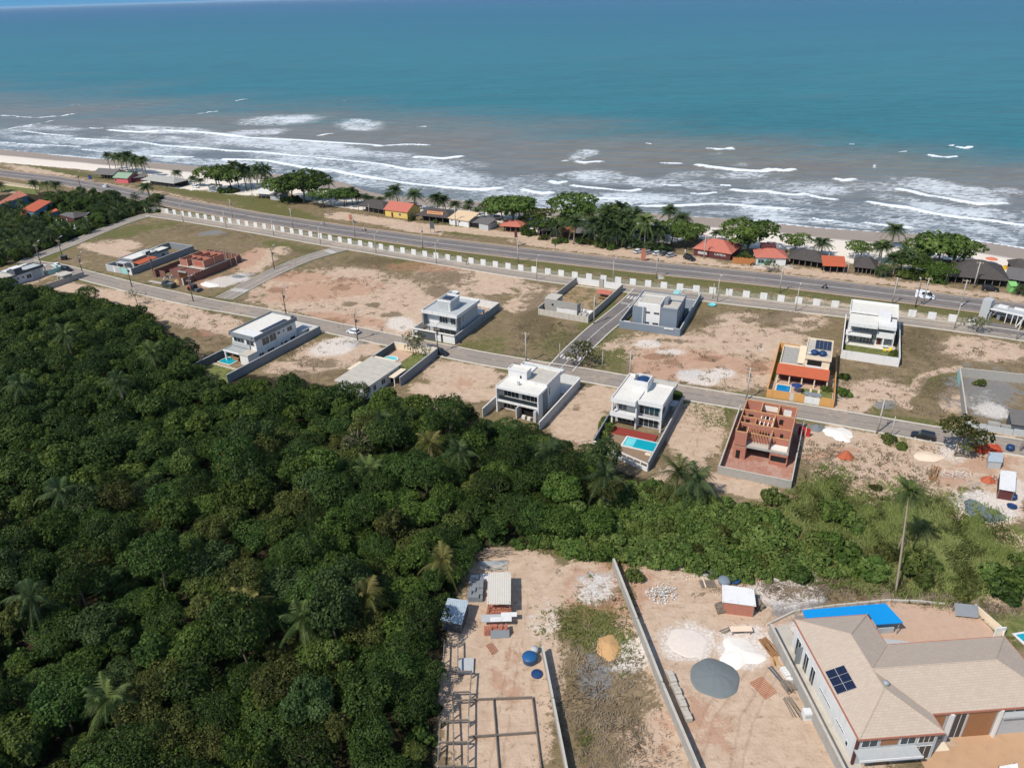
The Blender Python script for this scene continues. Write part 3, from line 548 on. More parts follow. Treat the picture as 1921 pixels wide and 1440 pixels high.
# ------------------------------------------------------------------ roads
def resample(L, step):
    d = np.r_[0, np.cumsum(np.hypot(*np.diff(L, axis=0).T))]; s = np.arange(0, d[-1]+step, step); s[-1] = d[-1]
    k = np.ones(5)/5
    q = np.stack([np.interp(s, d, L[:,i]) for i in (0,1)], 1)
    for _ in range(3): q[1:-1] = (q[:-2]+2*q[1:-1]+q[2:])/4
    return q
def ribbon(mb, L, o0, o1, z, step=2.5, th=0.0, s0=None, s1=None):
    q = resample(L, step)
    if s0 is not None:
        d = np.r_[0, np.cumsum(np.hypot(*np.diff(q, axis=0).T))]; k = (d >= s0)&(d <= s1); q = q[k]
    t = np.gradient(q, axis=0); t /= np.linalg.norm(t, axis=1)[:,None]; n = np.stack([-t[:,1], t[:,0]], 1)
    a = q+n*o0; b = q+n*o1; k = len(q)
    if th == 0:
        mb.add([(*p, z) for p in b]+[(*p, z) for p in a], [(i, k+i, k+i+1, i+1) if o1 > o0 else (k+i, i, i+1, k+i+1) for i in range(k-1)])
    else:
        vs = [(*p, z) for p in a]+[(*p, z) for p in b]+[(*p, z+th) for p in a]+[(*p, z+th) for p in b]
        f = []
        for i in range(k-1):
            f += [(2*k+i,2*k+i+1,3*k+i+1,3*k+i),(i,i+1,2*k+i+1,2*k+i),(k+i+1,k+i,3*k+i,3*k+i+1)]
        mb.add(vs, f)
def M_road(name, c1, c2, dust, amt):
    m, nt, bs = new_mat(name); g = nd(nt,'ShaderNodeNewGeometry').outputs['Position']
    n1 = noise(nt, g, .08, 6, .65); n2 = noise(nt, g, .6, 5, .7); n3 = noise(nt, g, 6, 3, .7)
    c = mixc(nt, n2, lin(c1), lin(c2)); c = mixc(nt, mth(nt,'MULTIPLY',n3,.3), c, tuple(x*.6 for x in lin(c1)))
    c = mixc(nt, mth(nt,'MULTIPLY',sstep(nt,mth(nt,'ADD',n1,mth(nt,'MULTIPLY',mth(nt,'SUBTRACT',n2,.5),.7)),.45,.7),amt), c, lin(dust))
    nt.links.new(c, bs.inputs['Base Color']); bs.inputs['Roughness'].default_value = .85; bs.inputs['Specular IOR Level'].default_value = .2; return m
m_asph = M_road('worn_asphalt',(110,104,101),(127,119,114),(150,134,118),.35)
m_asph2 = M_road('estate_asphalt',(134,124,114),(152,141,129),(176,157,136),.8)
m_asph3 = M_road('dusty_wheel_tracks',(156,144,131),(168,156,141),(136,125,114),.6)
m_line = M('road_paint',(206,202,194),.8,.15,1.0)
m_kerb = M('pale_kerb_concrete',(200,192,178),.9,.12,.8,grime=.3)
m_dirt = M_road('sandy_shoulder',(178,158,136),(162,142,120),(150,126,96),.5)
GZ = .12                                     # the ground sheet rises and falls by up to 0.1 m
def road(name, L, w, mat, kerb=True, centre=True, tracks=0, kw=.35):
    mb = MB(); ribbon(mb, L, -w/2, w/2, GZ); r = struct(mb.build(name, mat))
    if kerb:
        k = MB(); ribbon(k, L, w/2, w/2+kw, 0, 2.5, GZ+.11); ribbon(k, L, -w/2-kw, -w/2, 0, 2.5, GZ+.11); struct(k.build('kerb', m_kerb, r))
    if centre:
        k = MB(); ribbon(k, L, -.09, .09, GZ+.012); struct(k.build('centre_line', m_line, r))
    if tracks:
        k = MB()
        for o in (-tracks-.35, -tracks+.65, tracks-.65, tracks+.35): ribbon(k, L, o-.22, o+.22, GZ+.008)
        struct(k.build('wheel_track', m_asph3, r))
    return r
r_main = road('highway', L_MAIN, 11.2, m_asph, kerb=False, centre=False)
k = MB(); 
for o in (-.30, .12): ribbon(k, L_MAIN, o, o+.16, GZ+.012)
for o in (-4.7, 4.55): ribbon(k, L_MAIN, o, o+.15, GZ+.012)
struct(k.build('lane_line', m_line, r_main))
k = MB(); ribbon(k, L_MAIN, 5.6, 6.9, GZ-.01); ribbon(k, L_MAIN, -7.0, -5.6, GZ-.01); struct(k.build('shoulder', m_dirt, r_main))
r_in = road('fence_street', L_IN, 6.4, m_asph2, tracks=1.6)
r_low = road('lower_street', L_LOW, 6.6, m_asph2, tracks=1.7, centre=False)
GZ = .116; r_far = road('west_street', L_FAR, 5.6, m_asph2, tracks=1.5)
GZ = .124; r_c1 = road('west_cross_street', L_C1, 6.0, m_asph2, tracks=1.5, kw=.3); r_c2 = road('middle_cross_street', L_C2, 6.4, m_asph)
def text_mesh(body, size, mat, name, loc, rot, parent=None, extrude=.004, sx=1.0):
    cu = bpy.data.curves.new(name, 'FONT'); cu.body = body; cu.size = size; cu.extrude = extrude; cu.align_x = 'CENTER'; cu.align_y = 'CENTER'; cu.resolution_u = 2
    o = bpy.data.objects.new(name, cu); C.objects.link(o); o.data.materials.append(mat); o.location = loc; o.rotation_euler = rot; o.scale = (sx,1,1)
    me = bpy.data.meshes.new_from_object(o); o2 = bpy.data.objects.new(name, me); C.objects.link(o2); o2.location = loc; o2.rotation_euler = rot; o2.scale = (sx,1,1)
    bpy.data.objects.remove(o)
    if parent: o2.parent = parent
    return o2
def zebra(L, w, s, road_o, n=6, length=3.2, text=None, ts=0, flip=False):
    q = resample(L, .5); d = np.r_[0, np.cumsum(np.hypot(*np.diff(q, axis=0).T))]
    def at(s):
        p = np.array([np.interp(s, d, q[:,0]), np.interp(s, d, q[:,1])]); p2 = np.array([np.interp(s+.5, d, q[:,0]), np.interp(s+.5, d, q[:,1])]); t = (p2-p); t /= np.linalg.norm(t); return p, t, np.array([-t[1], t[0]])
    p, t, nn = at(s); mb = MB()
    for i in range(n):
        o = -w/2+w*(i+.5)/n; h = w/n*.25
        a = [p+nn*(o-h)-t*length/2, p+nn*(o-h)+t*length/2, p+nn*(o+h)+t*length/2, p+nn*(o+h)-t*length/2]
        mb.add([(*v, GZ+.016) for v in a], [(0,3,2,1)])
    if text:
        p2, t2, n2 = at(ts); 
        sg = -1 if flip else 1
        a = [p2+n2*0+t2*sg*1.9, p2+n2*sg*w*.46+t2*sg*1.9, p2+n2*sg*w*.46+t2*sg*2.3, p2+t2*sg*2.3]
        mb.add([(*v, GZ+.017) for v in a], [(0,1,2,3) if sg < 0 else (0,1,2,3)])
        ang = math.atan2(t2[1], t2[0]) - math.pi/2 + (math.pi if flip else 0)
        off = n2*w*.24*(1 if flip else -1)
        o = text_mesh(text, 2.1, m_line, 'stop_lettering', (*(p2+off*(-1 if flip else 1)*(-1 if flip else 1)), GZ+.018), (0,0,ang), road_o, sx=.62); struct(o)
    struct(mb.build('zebra_stripes', m_line, road_o))
len_c2 = float(np.hypot(*np.diff(L_C2, axis=0).T).sum()); len_c1 = float(np.hypot(*np.diff(L_C1, axis=0).T).sum())
zebra(L_C2, 6.2, 7.6, r_c2, 6, 2.6, 'PARE', 13.0, False)
zebra(L_C2, 6.2, len_c2-7.6, r_c2, 6, 2.6, 'PARE', len_c2-13.0, True)
zebra(L_C1, 5.8, 7.5, r_c1, 6, 2.4); zebra(L_C1, 5.8, len_c1-8.0, r_c1, 6, 2.6)
def sheet(name, pts, mat, z=.14, parent=None):
    mb = MB(); mb.add([(p[0],p[1],z) for p in pts], [tuple(range(len(pts)))]); return struct(mb.build(name, mat, parent))
# ------------------------------------------------------------------ house parts
EACH = set('post column concrete_column window_opening wall_lamp frame_side veranda_post canopy_post carport_post pillar white_pillar prop stake leg bearer garden_chair red_chair yellow_chair gatepost table_leg sheet white_sheet opening doorstep strut bare_column sign_plate porch_wall balcony_wall roof_box front_panel block_stack crossarm side_panel roof_fascia left_gate slab drawing frame_wall red_door concrete_post side_roof brace gate_post arched_window timber_door arm loose_board joist roof_beam block_infill'.split())
def bx(T, name, mat, *bs):
    if len(bs) > 1 and name in EACH:
        return [bx(T, name, mat, b) for b in bs][0]
    mb = MB()
    for b in bs: mb.box(*b)
    return mb.build(name, mat, T)
def window(T, face, at, c0, c1, z0, z1, mat=None, frame=None, mull=1, name='window', d=.03):
    g = MB(); f = MB(); t = .06
    def put(mb, p0, p1, q0, q1, e):
        if face == 'n': mb.box(p0, p1, at-e, at+.02, q0, q1)
        elif face == 'f': mb.box(p0, p1, at-.02, at+e, q0, q1)
        elif face == 'l': mb.box(at-e, at+.02, p0, p1, q0, q1)
        else: mb.box(at-.02, at+e, p0, p1, q0, q1)
    put(g, c0, c1, z0, z1, d)
    w = g.build(name, mat or m_glass, T)
    for k in range(mull+2):
        c = c0+(c1-c0)*k/(mull+1); put(f, c-t/2, c+t/2, z0-t/2, z1+t/2, d+.03)
    put(f, c0+t/2, c1-t/2, z0-t/2, z0+t/2, d+.025); put(f, c0+t/2, c1-t/2, z1-t/2, z1+t/2, d+.025)
    f.build(name+'_frame', frame or m_frame, w); return w
def ring(mb, a0, a1, b0, b1, z0, z1, t=.18):
    mb.box(a0,a1,b0,b0+t,z0,z1); mb.box(a0,a1,b1-t,b1,z0,z1); mb.box(a0,a0+t,b0+t,b1-t,z0,z1); mb.box(a1-t,a1,b0+t,b1-t,z0,z1)
def flat_roof(T, a0, a1, b0, b1, z, top, rim, h=.45, under=.35, name='roof'):
    r = bx(T, name, top, (a0+.19,a1-.19,b0+.19,b1-.19,z-.15,z-.02))
    k = MB(); ring(k, a0,a1,b0,b1,z-under,z+h); k.build('parapet', rim, r); return r
def walls(T, mat, pts, h, th=.18, name='boundary_wall', cap=None):
    mb = MB()
    for i in range(len(pts)-1):
        p, q = Vector(pts[i]), Vector(pts[i+1]); d = (q-p).normalized()*th/2
        mb.wall(p-d*(.98 if i else 1), q-d*1.02 if i < len(pts)-2 else q, th, -.1, h)
    w = mb.build(name, mat, T)
    if cap:
        c = MB()
        for i in range(len(pts)-1):
            p, q = Vector(pts[i]), Vector(pts[i+1]); d = (q-p).normalized()*th
            c.wall(p+(d*.6 if i else d*0), q-d*.55, th+.08, h+.002, h+.08)
        c.build('coping', cap, w)
    return w
def solar(T, a0, a1, b0, b1, z, na, nb, tilt=0.0, g=.06, dirn='b'):
    for i in range(na):
        for j in range(nb):
            x0 = a0+(a1-a0)*i/na+g/2; x1 = a0+(a1-a0)*(i+1)/na-g/2; y0 = b0+(b1-b0)*j/nb+g/2; y1 = b0+(b1-b0)*(j+1)/nb-g/2
            f = lambda y: z+(y-b0)*math.tan(tilt)
            p = MB(); p.plate((x0,y0,f(y0)),(x1,y0,f(y0)),(x1,y1,f(y1)),(x0,y1,f(y1)),.05); o = p.build('solar_panel', m_solar, T)
            k = MB(); e = .03
            k.plate((x0-e,y0-e,f(y0)-.02),(x1+e,y0-e,f(y0)-.02),(x1+e,y1+e,f(y1)-.02),(x0-e,y1+e,f(y1)-.02),.04); k.build('panel_frame', m_metal, o)
def pool(name, label, u, v, dd, poly, mat, cope=.3, z=.2, copemat=None, steps=None):
    T = lot(name, label, 'swimming pool', u, v, dd)
    n = len(poly); cx = sum(p[0] for p in poly)/n; cy = sum(p[1] for p in poly)/n
    out = [(cx+(p[0]-cx)*(1+cope/max(.5,math.hypot(p[0]-cx,p[1]-cy))*1.3), cy+(p[1]-cy)*(1+cope/max(.5,math.hypot(p[0]-cx,p[1]-cy))*1.3)) for p in poly]
    mb = MB(); mb.add([(*p,z) for p in out]+[(*p,z) for p in poly]+[(*p,-.1) for p in out]+[(*p,z-.12) for p in poly],
        [(i,(i+1)%n,n+(i+1)%n,n+i) for i in range(n)]+[(2*n+i,2*n+(i+1)%n,(i+1)%n,i) for i in range(n)]+[(n+i,n+(i+1)%n,3*n+(i+1)%n,3*n+i) for i in range(n)])
    mb.build('coping', copemat or m_cream, T)
    w = MB(); w.add([(*p,z-.06) for p in poly],[tuple(range(n))]); w.build('water', mat, T)
    if steps: w = MB(); w.prism(steps, z-.1, z-.035); w.build('shallow_step', m_poolg, T)
    return T
def rect(a0,a1,b0,b1): return [(a0,b0),(a1,b0),(a1,b1),(a0,b1)]
def lsheet(name, u, v, dd, poly, mat, z=.15):
    T = UV(u,v); c, s = math.cos(GA+R(dd)), math.sin(GA+R(dd))
    return sheet(name, [(T.x+p[0]*c-p[1]*s, T.y+p[0]*s+p[1]*c) for p in poly], mat, z)
m_lawn, nt, bs = new_mat('mown_lawn'); v_ = coords(nt); n_ = noise(nt, v_, .8, 6, .7); n2_ = noise(nt, v_, 5, 3, .7)
cl_ = mixc(nt, sstep(nt,n_,.35,.7), lin((96,104,58)), lin((140,136,84))); cl_ = mixc(nt, mth(nt,'MULTIPLY',n2_,.4), cl_, lin((60,72,36)))
nt.links.new(cl_, bs.inputs['Base Color']); bs.inputs['Roughness'].default_value = .95; bs.inputs['Specular IOR Level'].default_value = .1
m_dry, nt, bs = new_mat('dry_patchy_grass'); v_ = coords(nt); n_ = noise(nt, v_, .25, 9, .75); n2_ = noise(nt, v_, 2.2, 4, .7)
cl_ = mixc(nt, sstep(nt,n_,.42,.58), lin((108,98,62)), lin((166,136,102))); cl_ = mixc(nt, mth(nt,'MULTIPLY',sstep(nt,n2_,.5,.65),.5), cl_, lin((78,78,46)))
nt.links.new(cl_, bs.inputs['Base Color']); bs.inputs['Roughness'].default_value = .95
m_dust, nt, bs = new_mat('brick_dust_yard'); v_ = coords(nt); n_ = noise(nt, v_, .4, 9, .75); n2_ = noise(nt, v_, 3, 4, .7)
cl_ = mixc(nt, sstep(nt,n_,.4,.6), lin((178,142,124)), lin((164,112,92))); cl_ = mixc(nt, mth(nt,'MULTIPLY',sstep(nt,n2_,.55,.65),.6), cl_, lin((120,100,88)))
nt.links.new(cl_, bs.inputs['Base Color']); bs.inputs['Roughness'].default_value = .95
m_yard, nt, bs = new_mat('brown_packed_yard'); v_ = coords(nt); n_ = noise(nt, v_, .3, 6, .7)
nt.links.new(mixc(nt, n_, lin((150,122,98)), lin((128,108,86))), bs.inputs['Base Color']); bs.inputs['Roughness'].default_value = .95

# ---- 1 white single-storey house at the edge of the estate, beside the west street
T = lot('single_storey_house','white single-storey house with dark water tower beside the west street corner','house',-277.0,131.2,1.5)
bx(T,'wall',m_white,(0.3,10.0,0.3,14.6,0,3.2)); flat_roof(T,4.6,10.4,5.2,15.0,3.75,m_lgrey,m_dgrey,.3,.6)
flat_roof(T,-3.0,10.4,-1.6,5.0,3.3,m_conc2,m_grey,.25,.5,'lower_roof')
bx(T,'water_tower',m_dgrey,(7.9,10.45,4.6,7.4,3.3,5.5)); bx(T,'tower_cap',m_white,(7.7,10.6,4.4,7.6,5.5,5.68))
bx(T,'pale_panel',m_lgrey,(10.0,10.06,10.4,13.6,.3,2.8))
for c0,c1,z0,z1 in ((1.2,2.8,.9,2.0),(4.9,5.7,1.5,2.2),(6.6,7.4,1.5,2.2),(8.3,10.0,.8,2.2)): window(T,'r',10.0,c0,c1,z0,z1)
bx(T,'porch_post',m_white,(9.0,9.3,15.6,15.9,0,3.0)); bx(T,'porch_roof',m_white,(5.0,10.0,15.05,16.4,3.0,3.2))
T = lot('boundary_wall','low teal front wall with white posts beside the corner house','wall',-270.0,146.8,1.5)
walls(T,m_teal,[(3.6,0),(3.6,5.2),(-2,6.2)],1.6,.2,'wall_panel',m_white)
T = lot('half_built_annex','small flat-roofed concrete annex behind a grey wall, across from the corner house','building',-256.2,143.6,0)
bx(T,'wall',m_concrete,(0,3.6,0,3.4,0,2.5)); bx(T,'roof',m_conc2,(-.4,4.0,-.4,3.8,2.5,2.75)); window(T,'n',0,.5,1.6,.9,1.9,mull=0)
T = lot('boundary_wall','bare grey concrete wall running uphill beside the flat-roofed annex','wall',-252.0,136.5,1.0)
walls(T,m_concrete,[(0,0),(0,14.4),(-1.6,14.6)],1.9,.2,'wall_panel')
# ---- 2 white-roofed house with red-orange carport roof
T = lot('single_storey_house','grey house with white roof and red tiled carport, left of the brick shell','house',-250.4,158.6,2.8)
bx(T,'wall',m_lgrey,(3.0,8.6,4.6,20.6,0,3.3)); flat_roof(T,2.6,9.0,4.2,15.6,3.7,m_whiteroof,m_grey,.25,.5)
flat_roof(T,4.4,9.0,15.7,21.4,3.35,m_whiteroof,m_dgrey,.2,.45,'rear_roof')
bx(T,'water_tower',m_lgrey,(7.2,9.1,10.2,12.4,3.6,4.9)); bx(T,'tower_painted_shade',m_dgrey,(9.1,9.16,10.3,12.3,3.4,4.85))  # dark sheet on the tower: its shaded side put into the colour
c = MB(); c.plate((8.7,4.0,3.15),(12.5,4.0,2.7),(12.5,12.2,2.7),(8.7,12.2,3.15),.14); c.build('carport_roof',m_orange,T)
for b in (4.4,8.0,11.6): bx(T,'carport_post',m_white,(12.1,12.3,b,b+.2,0,2.6))
bx(T,'veranda_roof',m_lgrey,(2.6,7.2,2.0,4.15,2.7,2.9)); bx(T,'veranda_post',m_white,(3.0,3.2,2.2,2.4,0,2.7),(6.6,6.8,2.2,2.4,0,2.7))
for c0,c1 in ((5.2,6.2),(17.2,18.6)): window(T,'r',8.6,c0,c1,1.0,2.2)
T2 = lot('boundary_wall','grey rendered wall around the house with the red carport roof','wall',-250.4,158.6,2.8)
walls(T2,m_grey,[(12.8,.1),(12.8,28.6),(.05,28.6),(0,4.0)],2.3,.2,'side_wall',m_lgrey); walls(T2,m_lgrey,[(0,3.8),(0,0),(7.4,0)],2.3,.2,'front_wall',m_white)
bx(T2,'gate',m_teal,(7.5,10.6,-.08,.02,0,2.3)); bx(T2,'gate_post',m_white,(10.65,12.7,-.1,.15,0,2.5)); bx(T2,'small_door',m_white,(3.6,4.5,-.13,-.1,0,2.0))
# ---- 3 red brick house shell
T = lot('unfinished_brick_house','unroofed red brick house shell on a pale slab, beside the west cross street','building',-223.4,163.6,1.5)
bx(T,'ground_floor_wall',m_brick_shade,(.2,4.6,0,.25,0,2.7),(8.6,12.2,0,.25,0,2.7),(0,.25,.3,14.6,0,2.7),(12.0,12.2,.3,15.2,0,2.7),(4.4,4.6,.3,6,0,2.7),(.3,12,15.0,15.2,0,2.7))
bx(T,'floor_slab',m_conc2,(-.1,12.4,4.0,15.5,2.7,2.95)); bx(T,'porch_slab',m_brick_shade,(.2,12.2,.3,3.98,2.3,2.5))  # porch slab coloured dark to stand in for the shaded interior
bx(T,'upper_wall',m_brick,(1.2,4.6,4.4,4.6,2.95,5.3),(1.2,1.4,4.6,13.8,2.95,5.4),(4.4,4.6,4.6,9,2.95,5.2),(6.4,11.6,5.2,5.4,2.95,5.4),(11.4,11.6,5.4,14.6,2.95,5.5),(6.4,6.6,5.4,9.4,2.95,5.0),(1.4,11.4,9.4,9.6,2.95,5.3),(1.4,11.4,14.4,14.6,2.95,5.5),(8.4,8.6,9.6,14.4,2.95,5.2),(4.8,5.0,9.6,14.4,2.95,5.3))
bx(T,'concrete_column',m_conc2,*[(x,x+.2,y,y+.2,2.7,5.7) for x,y in ((1.1,4.3),(4.5,4.3),(6.3,5.1),(11.5,5.1),(11.5,9.9),(11.5,14.5),(1.1,9.3),(8.4,9.4))])
bx(T,'window_opening',m_sandred,(7.4,8.6,5.15,5.22,3.8,4.8),(9.4,10.4,5.15,5.22,3.8,4.8))
bx(T,'porch_beam',m_concrete,(4.6,8.6,-.3,.0,2.4,2.95)); bx(T,'prop',m_wood,*[(4.9+.5*i,5.0+.5*i,.1,.2,0,2.4) for i in range(7)])
T = lot('boundary_wall','shade-toned brick wall with pale posts around the red brick shell','wall',-228.6,161.0,1.2)
w = walls(T,m_brick_shade,[(.1,.2),(0,25.8),(16.6,25.2),(17.0,-2.2),(15.0,-2.2)],2.5,.18,'wall_panel')
bx(T,'front_panel',m_brick_shade,(0,1.2,-.1,.12,0,2.5),(2.6,5.4,.5,.7,0,2.6)); bx(T,'post',m_conc2,*[(16.5+.02*i,17.15,-2.3+i*2.7,-2.12+i*2.7,0,2.62) for i in range(11)],*[(1.4*i+.6,1.4*i+.75,25.0,25.9,0,2.6) for i in range(0,11,2)])
# ---- 4 white two-storey house with the long solar row
T = lot('two_storey_house','white two-storey house with a long row of solar panels and rear porch','house',-155.2,112.6,-1.2)
bx(T,'wall',m_white,(1.9,10.6,13.2,28.0,0,6.3)); flat_roof(T,1.5,11.0,12.7,28.4,6.75,m_whiteroof,m_grey,.45,.75)
bx(T,'roof_step',m_white,(4.4,10.6,13.0,16.6,6.6,6.9)); solar(T,8.6,9.9,16.8,26.0,6.95,1,7,0)
bx(T,'chimney',m_dgrey,(9.9,10.5,27.2,27.9,6.6,7.5)); bx(T,'wall_lamp',m_blackmetal,(1.8,2.1,12.66,12.7,6.5,7.0),(9.9,10.2,12.66,12.7,6.4,6.9))
bx(T,'balcony_rail',m_lgrey,(1.9,8.4,12.9,13.1,3.2,4.3)); window(T,'n',13.2,2.6,6.4,4.4,5.6,mull=2); window(T,'n',13.2,7.2,9.9,4.2,5.6,mull=1)
for c0,c1,z0,z1,m in ((15.4,17.8,3.6,5.6,1),(18.1,20.4,3.6,5.6,1),(20.9,22.0,4.6,5.3,0),(23.0,23.6,4.6,5.2,0),(24.6,26.4,4.0,5.3,1),(13.6,15.2,.6,2.0,1),(16.6,19.0,.9,1.9,2),(21.6,22.2,.2,2.1,0),(22.8,24.0,1.1,1.9,1),(25.2,27.0,.6,2.1,1)): window(T,'r',10.6,c0,c1,z0,z1,mull=m)
bx(T,'porch_wall',m_white,(1.9,2.3,9.8,10.2,0,2.7),(7.6,10.6,9.8,10.0,0,2.7),(10.4,10.6,10.0,13.2,0,2.7)); bx(T,'porch_shade_sheet',m_dark,(2.4,7.5,12.0,12.1,0,2.6))  # near-black sheet stands in for the shade inside the porch
bx(T,'porch_beam',m_white,(1.6,7.5,9.7,10.05,2.7,3.05)); bx(T,'porch_roof',m_conc2,(7.5,10.8,9.7,13.15,2.7,3.05)); bx(T,'pergola_slat',m_lgrey,*[(1.7,7.4,10.2+.62*i,10.45+.62*i,2.78,3.0) for i in range(5)])
bx(T,'dining_table',m_wood,(3.4,5.6,10.7,11.6,0,.8)); bx(T,'front_annex',m_white,(9.8,11.8,28.5,31.6,0,2.9)); bx(T,'annex_roof',m_lgrey,(9.4,12.4,28.45,32.2,2.9,3.1)); bx(T,'annex_door',m_dark,(11.8,11.86,30.4,31.4,0,2.2))
T2 = lot('boundary_wall','grey plastered wall around the white house with the solar row','wall',-155.2,112.6,-1.2)
walls(T2,m_grey,[(13.0,.5),(13.0,34.6)],2.3,.2,'right_side',m_lgrey); walls(T2,m_dgrey,[(0,34.0),(0,-.5)],2.2,.2,'far_side',m_lgrey); bx(T2,'front_gate',m_white,(1,12.6,34.4,34.6,0,2.1))
pool('swimming_pool','small teal pool beside the porch of the solar-row house',-155.2,112.6,-1.2,rect(.9,5.2,8.0,11.2) ,m_pool,.25)
bx(lot('paving_strip','row of pale paving slabs around the small teal pool','paving',-155.2,112.6,-1.2),'slab',m_paver,*[(.2+1.05*i,1.0+1.05*i,6.3,7.2,.1,.19) for i in range(10)])
lsheet('lawn',-155.2,112.6,-1.2,rect(.2,12.8,-1,6.2),m_lawn,.13); lsheet('lawn',-155.2,112.6,-1.2,rect(10.8,12.7,28.2,34.2),m_lawn,.13)
# ---- 5 grey modern house behind the white street wall
T = lot('two_storey_house','grey two-storey house with rooftop tower behind a white street wall','house',-116.2,156.2,1.2)
bx(T,'wall',m_lgrey,(2.2,12.6,4.8,15.6,0,6.4)); bx(T,'side_wing',m_grey,(2.0,4.2,15.6,19.2,0,6.4)); flat_roof(T,1.7,13.2,2.9,16.0,6.8,m_lgrey,m_white,.4,.55); flat_roof(T,1.7,4.4,16.02,19.6,6.8,m_lgrey,m_white,.4,.5,'wing_roof')
bx(T,'frame_wall',m_grey,(1.75,2.2,3.0,4.8,2.6,6.3),(12.62,13.1,3.0,4.7,2.6,6.2)); bx(T,'balcony',m_lgrey,(3.4,13.0,2.6,4.78,2.7,3.0)); bx(T,'balcony_rail',m_white,(4.4,13.0,2.5,2.6,2.8,3.7),(12.9,13.0,2.6,4.7,3.0,3.7))
window(T,'n',4.8,6.4,9.0,3.4,5.6,mull=2); window(T,'n',4.8,10.0,12.2,3.4,5.6,mull=2); bx(T,'blank_bay',m_white,(2.4,6.1,4.72,4.8,3.0,6.0)); window(T,'n',4.8,4,11.5,.3,2.4,mull=3)
for c0,c1,z0,z1 in ((5.2,5.7,.5,2.4),(5.2,5.7,3.4,5.6),(6.9,7.3,3.6,5.6),(6.9,7.3,1.0,2.4)): window(T,'r',12.6,c0,c1,z0,z1,mull=0)
bx(T,'tower',m_lgrey,(5.6,9.6,5.8,10.8,6.6,9.5)); flat_roof(T,5.5,9.7,5.7,10.9,9.55,m_lgrey,m_white,.3,.3,'tower_roof'); solar(T,6.2,9.0,6.8,9.6,9.75,3,1); bx(T,'tower_duct',m_white,(9.0,9.4,5.66,5.76,6.7,9.0))
bx(T,'rear_awning',m_white,(9.4,12.8,15.65,19.6,2.6,2.8)); bx(T,'awning_post',m_brick,(12.4,12.7,19.0,19.3,0,2.6))
T2 = lot('boundary_wall','white street wall with dark sliding gate in front of the grey tower house','wall',-116.2,156.2,1.2)
walls(T2,m_white,[(1.9,0),(0,0)],2.5,.2,'front_wall'); walls(T2,m_white,[(7.8,0),(9.5,0)],2.5,.2,'front_wall'); walls(T2,m_white,[(10.2,0),(13.9,0)],2.5,.2,'front_wall'); bx(T2,'front_cap',m_whiteroof,(-.1,14.0,-.45,.15,2.5,2.68)); bx(T2,'sliding_gate',m_dgrey,(1.9,7.8,-.06,.0,0,2.45)); bx(T2,'small_door',m_dark,(9.5,10.2,-.06,.0,0,2.45))
walls(T2,m_grey,[(13.8,.12),(13.6,27.0)],2.3,.2,'right_wall',m_lgrey); walls(T2,m_white,[(13.45,27.0),(0,27.2),(0,.12)],2.3,.2,'rear_wall')
sheet('forecourt',[UV(-116.2+a,156.2+b) for a,b in rect(.1,13.6,.2,4.6)],m_lgrey,.16)
# ---- 6 low flat-roofed house near the trees
T = lot('single_storey_house','low house with one broad weathered concrete roof at the forest edge','house',-114.6,120.4,0)
bx(T,'wall',m_white,(.9,9.6,.5,13.8,0,3.1)); bx(T,'roof',m_conc2,(.5,10.2,0,14.6,3.1,3.4)); bx(T,'roof_seam',m_concrete,*[(.5,10.2,2.4*i+2,2.4*i+2.06,3.4,3.43) for i in range(5)])
bx(T,'side_roof',m_cream,(-1.6,.45,7.4,12.2,2.5,2.65)); bx(T,'rear_ledge',m_cream,(.6,7.2,14.65,16.2,2.7,2.85)); bx(T,'entrance_canopy',m_cream,(10.25,12.0,8.4,13.6,2.4,2.55)); bx(T,'canopy_post',m_white,(11.7,11.9,8.6,8.8,0,2.4),(11.7,11.9,13.2,13.4,0,2.4))
for c0,c1 in ((3.2,4.2),(6.4,7.8)): window(T,'r',9.6,c0,c1,1.0,2.3)
bx(T,'door',m_dark,(9.6,9.66,10.0,11.2,0,2.2))
T2 = lot('boundary_wall','tall grey wall around the low flat-roofed house and round pool','wall',-115.6,120.4,0)
walls(T2,m_grey,[(13.9,9.5),(13.0,27.8)],2.3,.2,'right_wall',m_lgrey); walls(T2,m_cream,[(12.9,27.9),(.2,26.3)],2.3,.2,'street_wall',m_white); walls(T2,m_dgrey,[(0,26.3),(0.3,12.5)],2.2,.2,'left_wall',m_lgrey)
pool('round_pool','small round pale turquoise pool behind the low flat-roofed house',-115.6,120.4,0,[(2.9+1.9*math.cos(w*.4488),20.6+1.5*math.sin(w*.4488)) for w in range(14)],m_poolg,.25,.35,m_white)
lsheet('patio',-115.6,120.4,0,rect(.2,6.4,16,26.2),m_terra,.14); lsheet('lawn',-115.6,120.4,0,rect(6.5,12.8,15,26.5),m_lawn,.14)
# ---- 7 white modern house
T = lot('two_storey_house','white two-storey house with stepped roof tower at the crossing, above the forest','house',-74.6,127.6,0)
bx(T,'wall',m_white,(.7,10.8,3.3,13.6,0,6.3)); bx(T,'side_face',m_grey,(10.8,10.9,3.4,6.4,0,6.0))
flat_roof(T,.4,11.2,1.2,7.4,6.5,m_whiteroof,m_white,.15,.4); flat_roof(T,5.0,11.2,5.6,13.2,6.9,m_conc2,m_white,.35,.4,'upper_roof'); flat_roof(T,.6,11.2,13.22,15.0,6.5,m_lgrey,m_white,.3,.4,'front_ledge')
bx(T,'tower',m_white,(1.2,5.9,6.0,8.2,6.4,8.9)); flat_roof(T,1.1,6.0,5.9,8.3,8.95,m_whiteroof,m_white,.25,.2,'tower_roof'); bx(T,'tower_vent',m_dark,(4.2,4.6,5.94,6.0,7.2,7.8)); bx(T,'roof_fin',m_lgrey,(4.5,5.1,3.8,4.2,6.5,7.4))
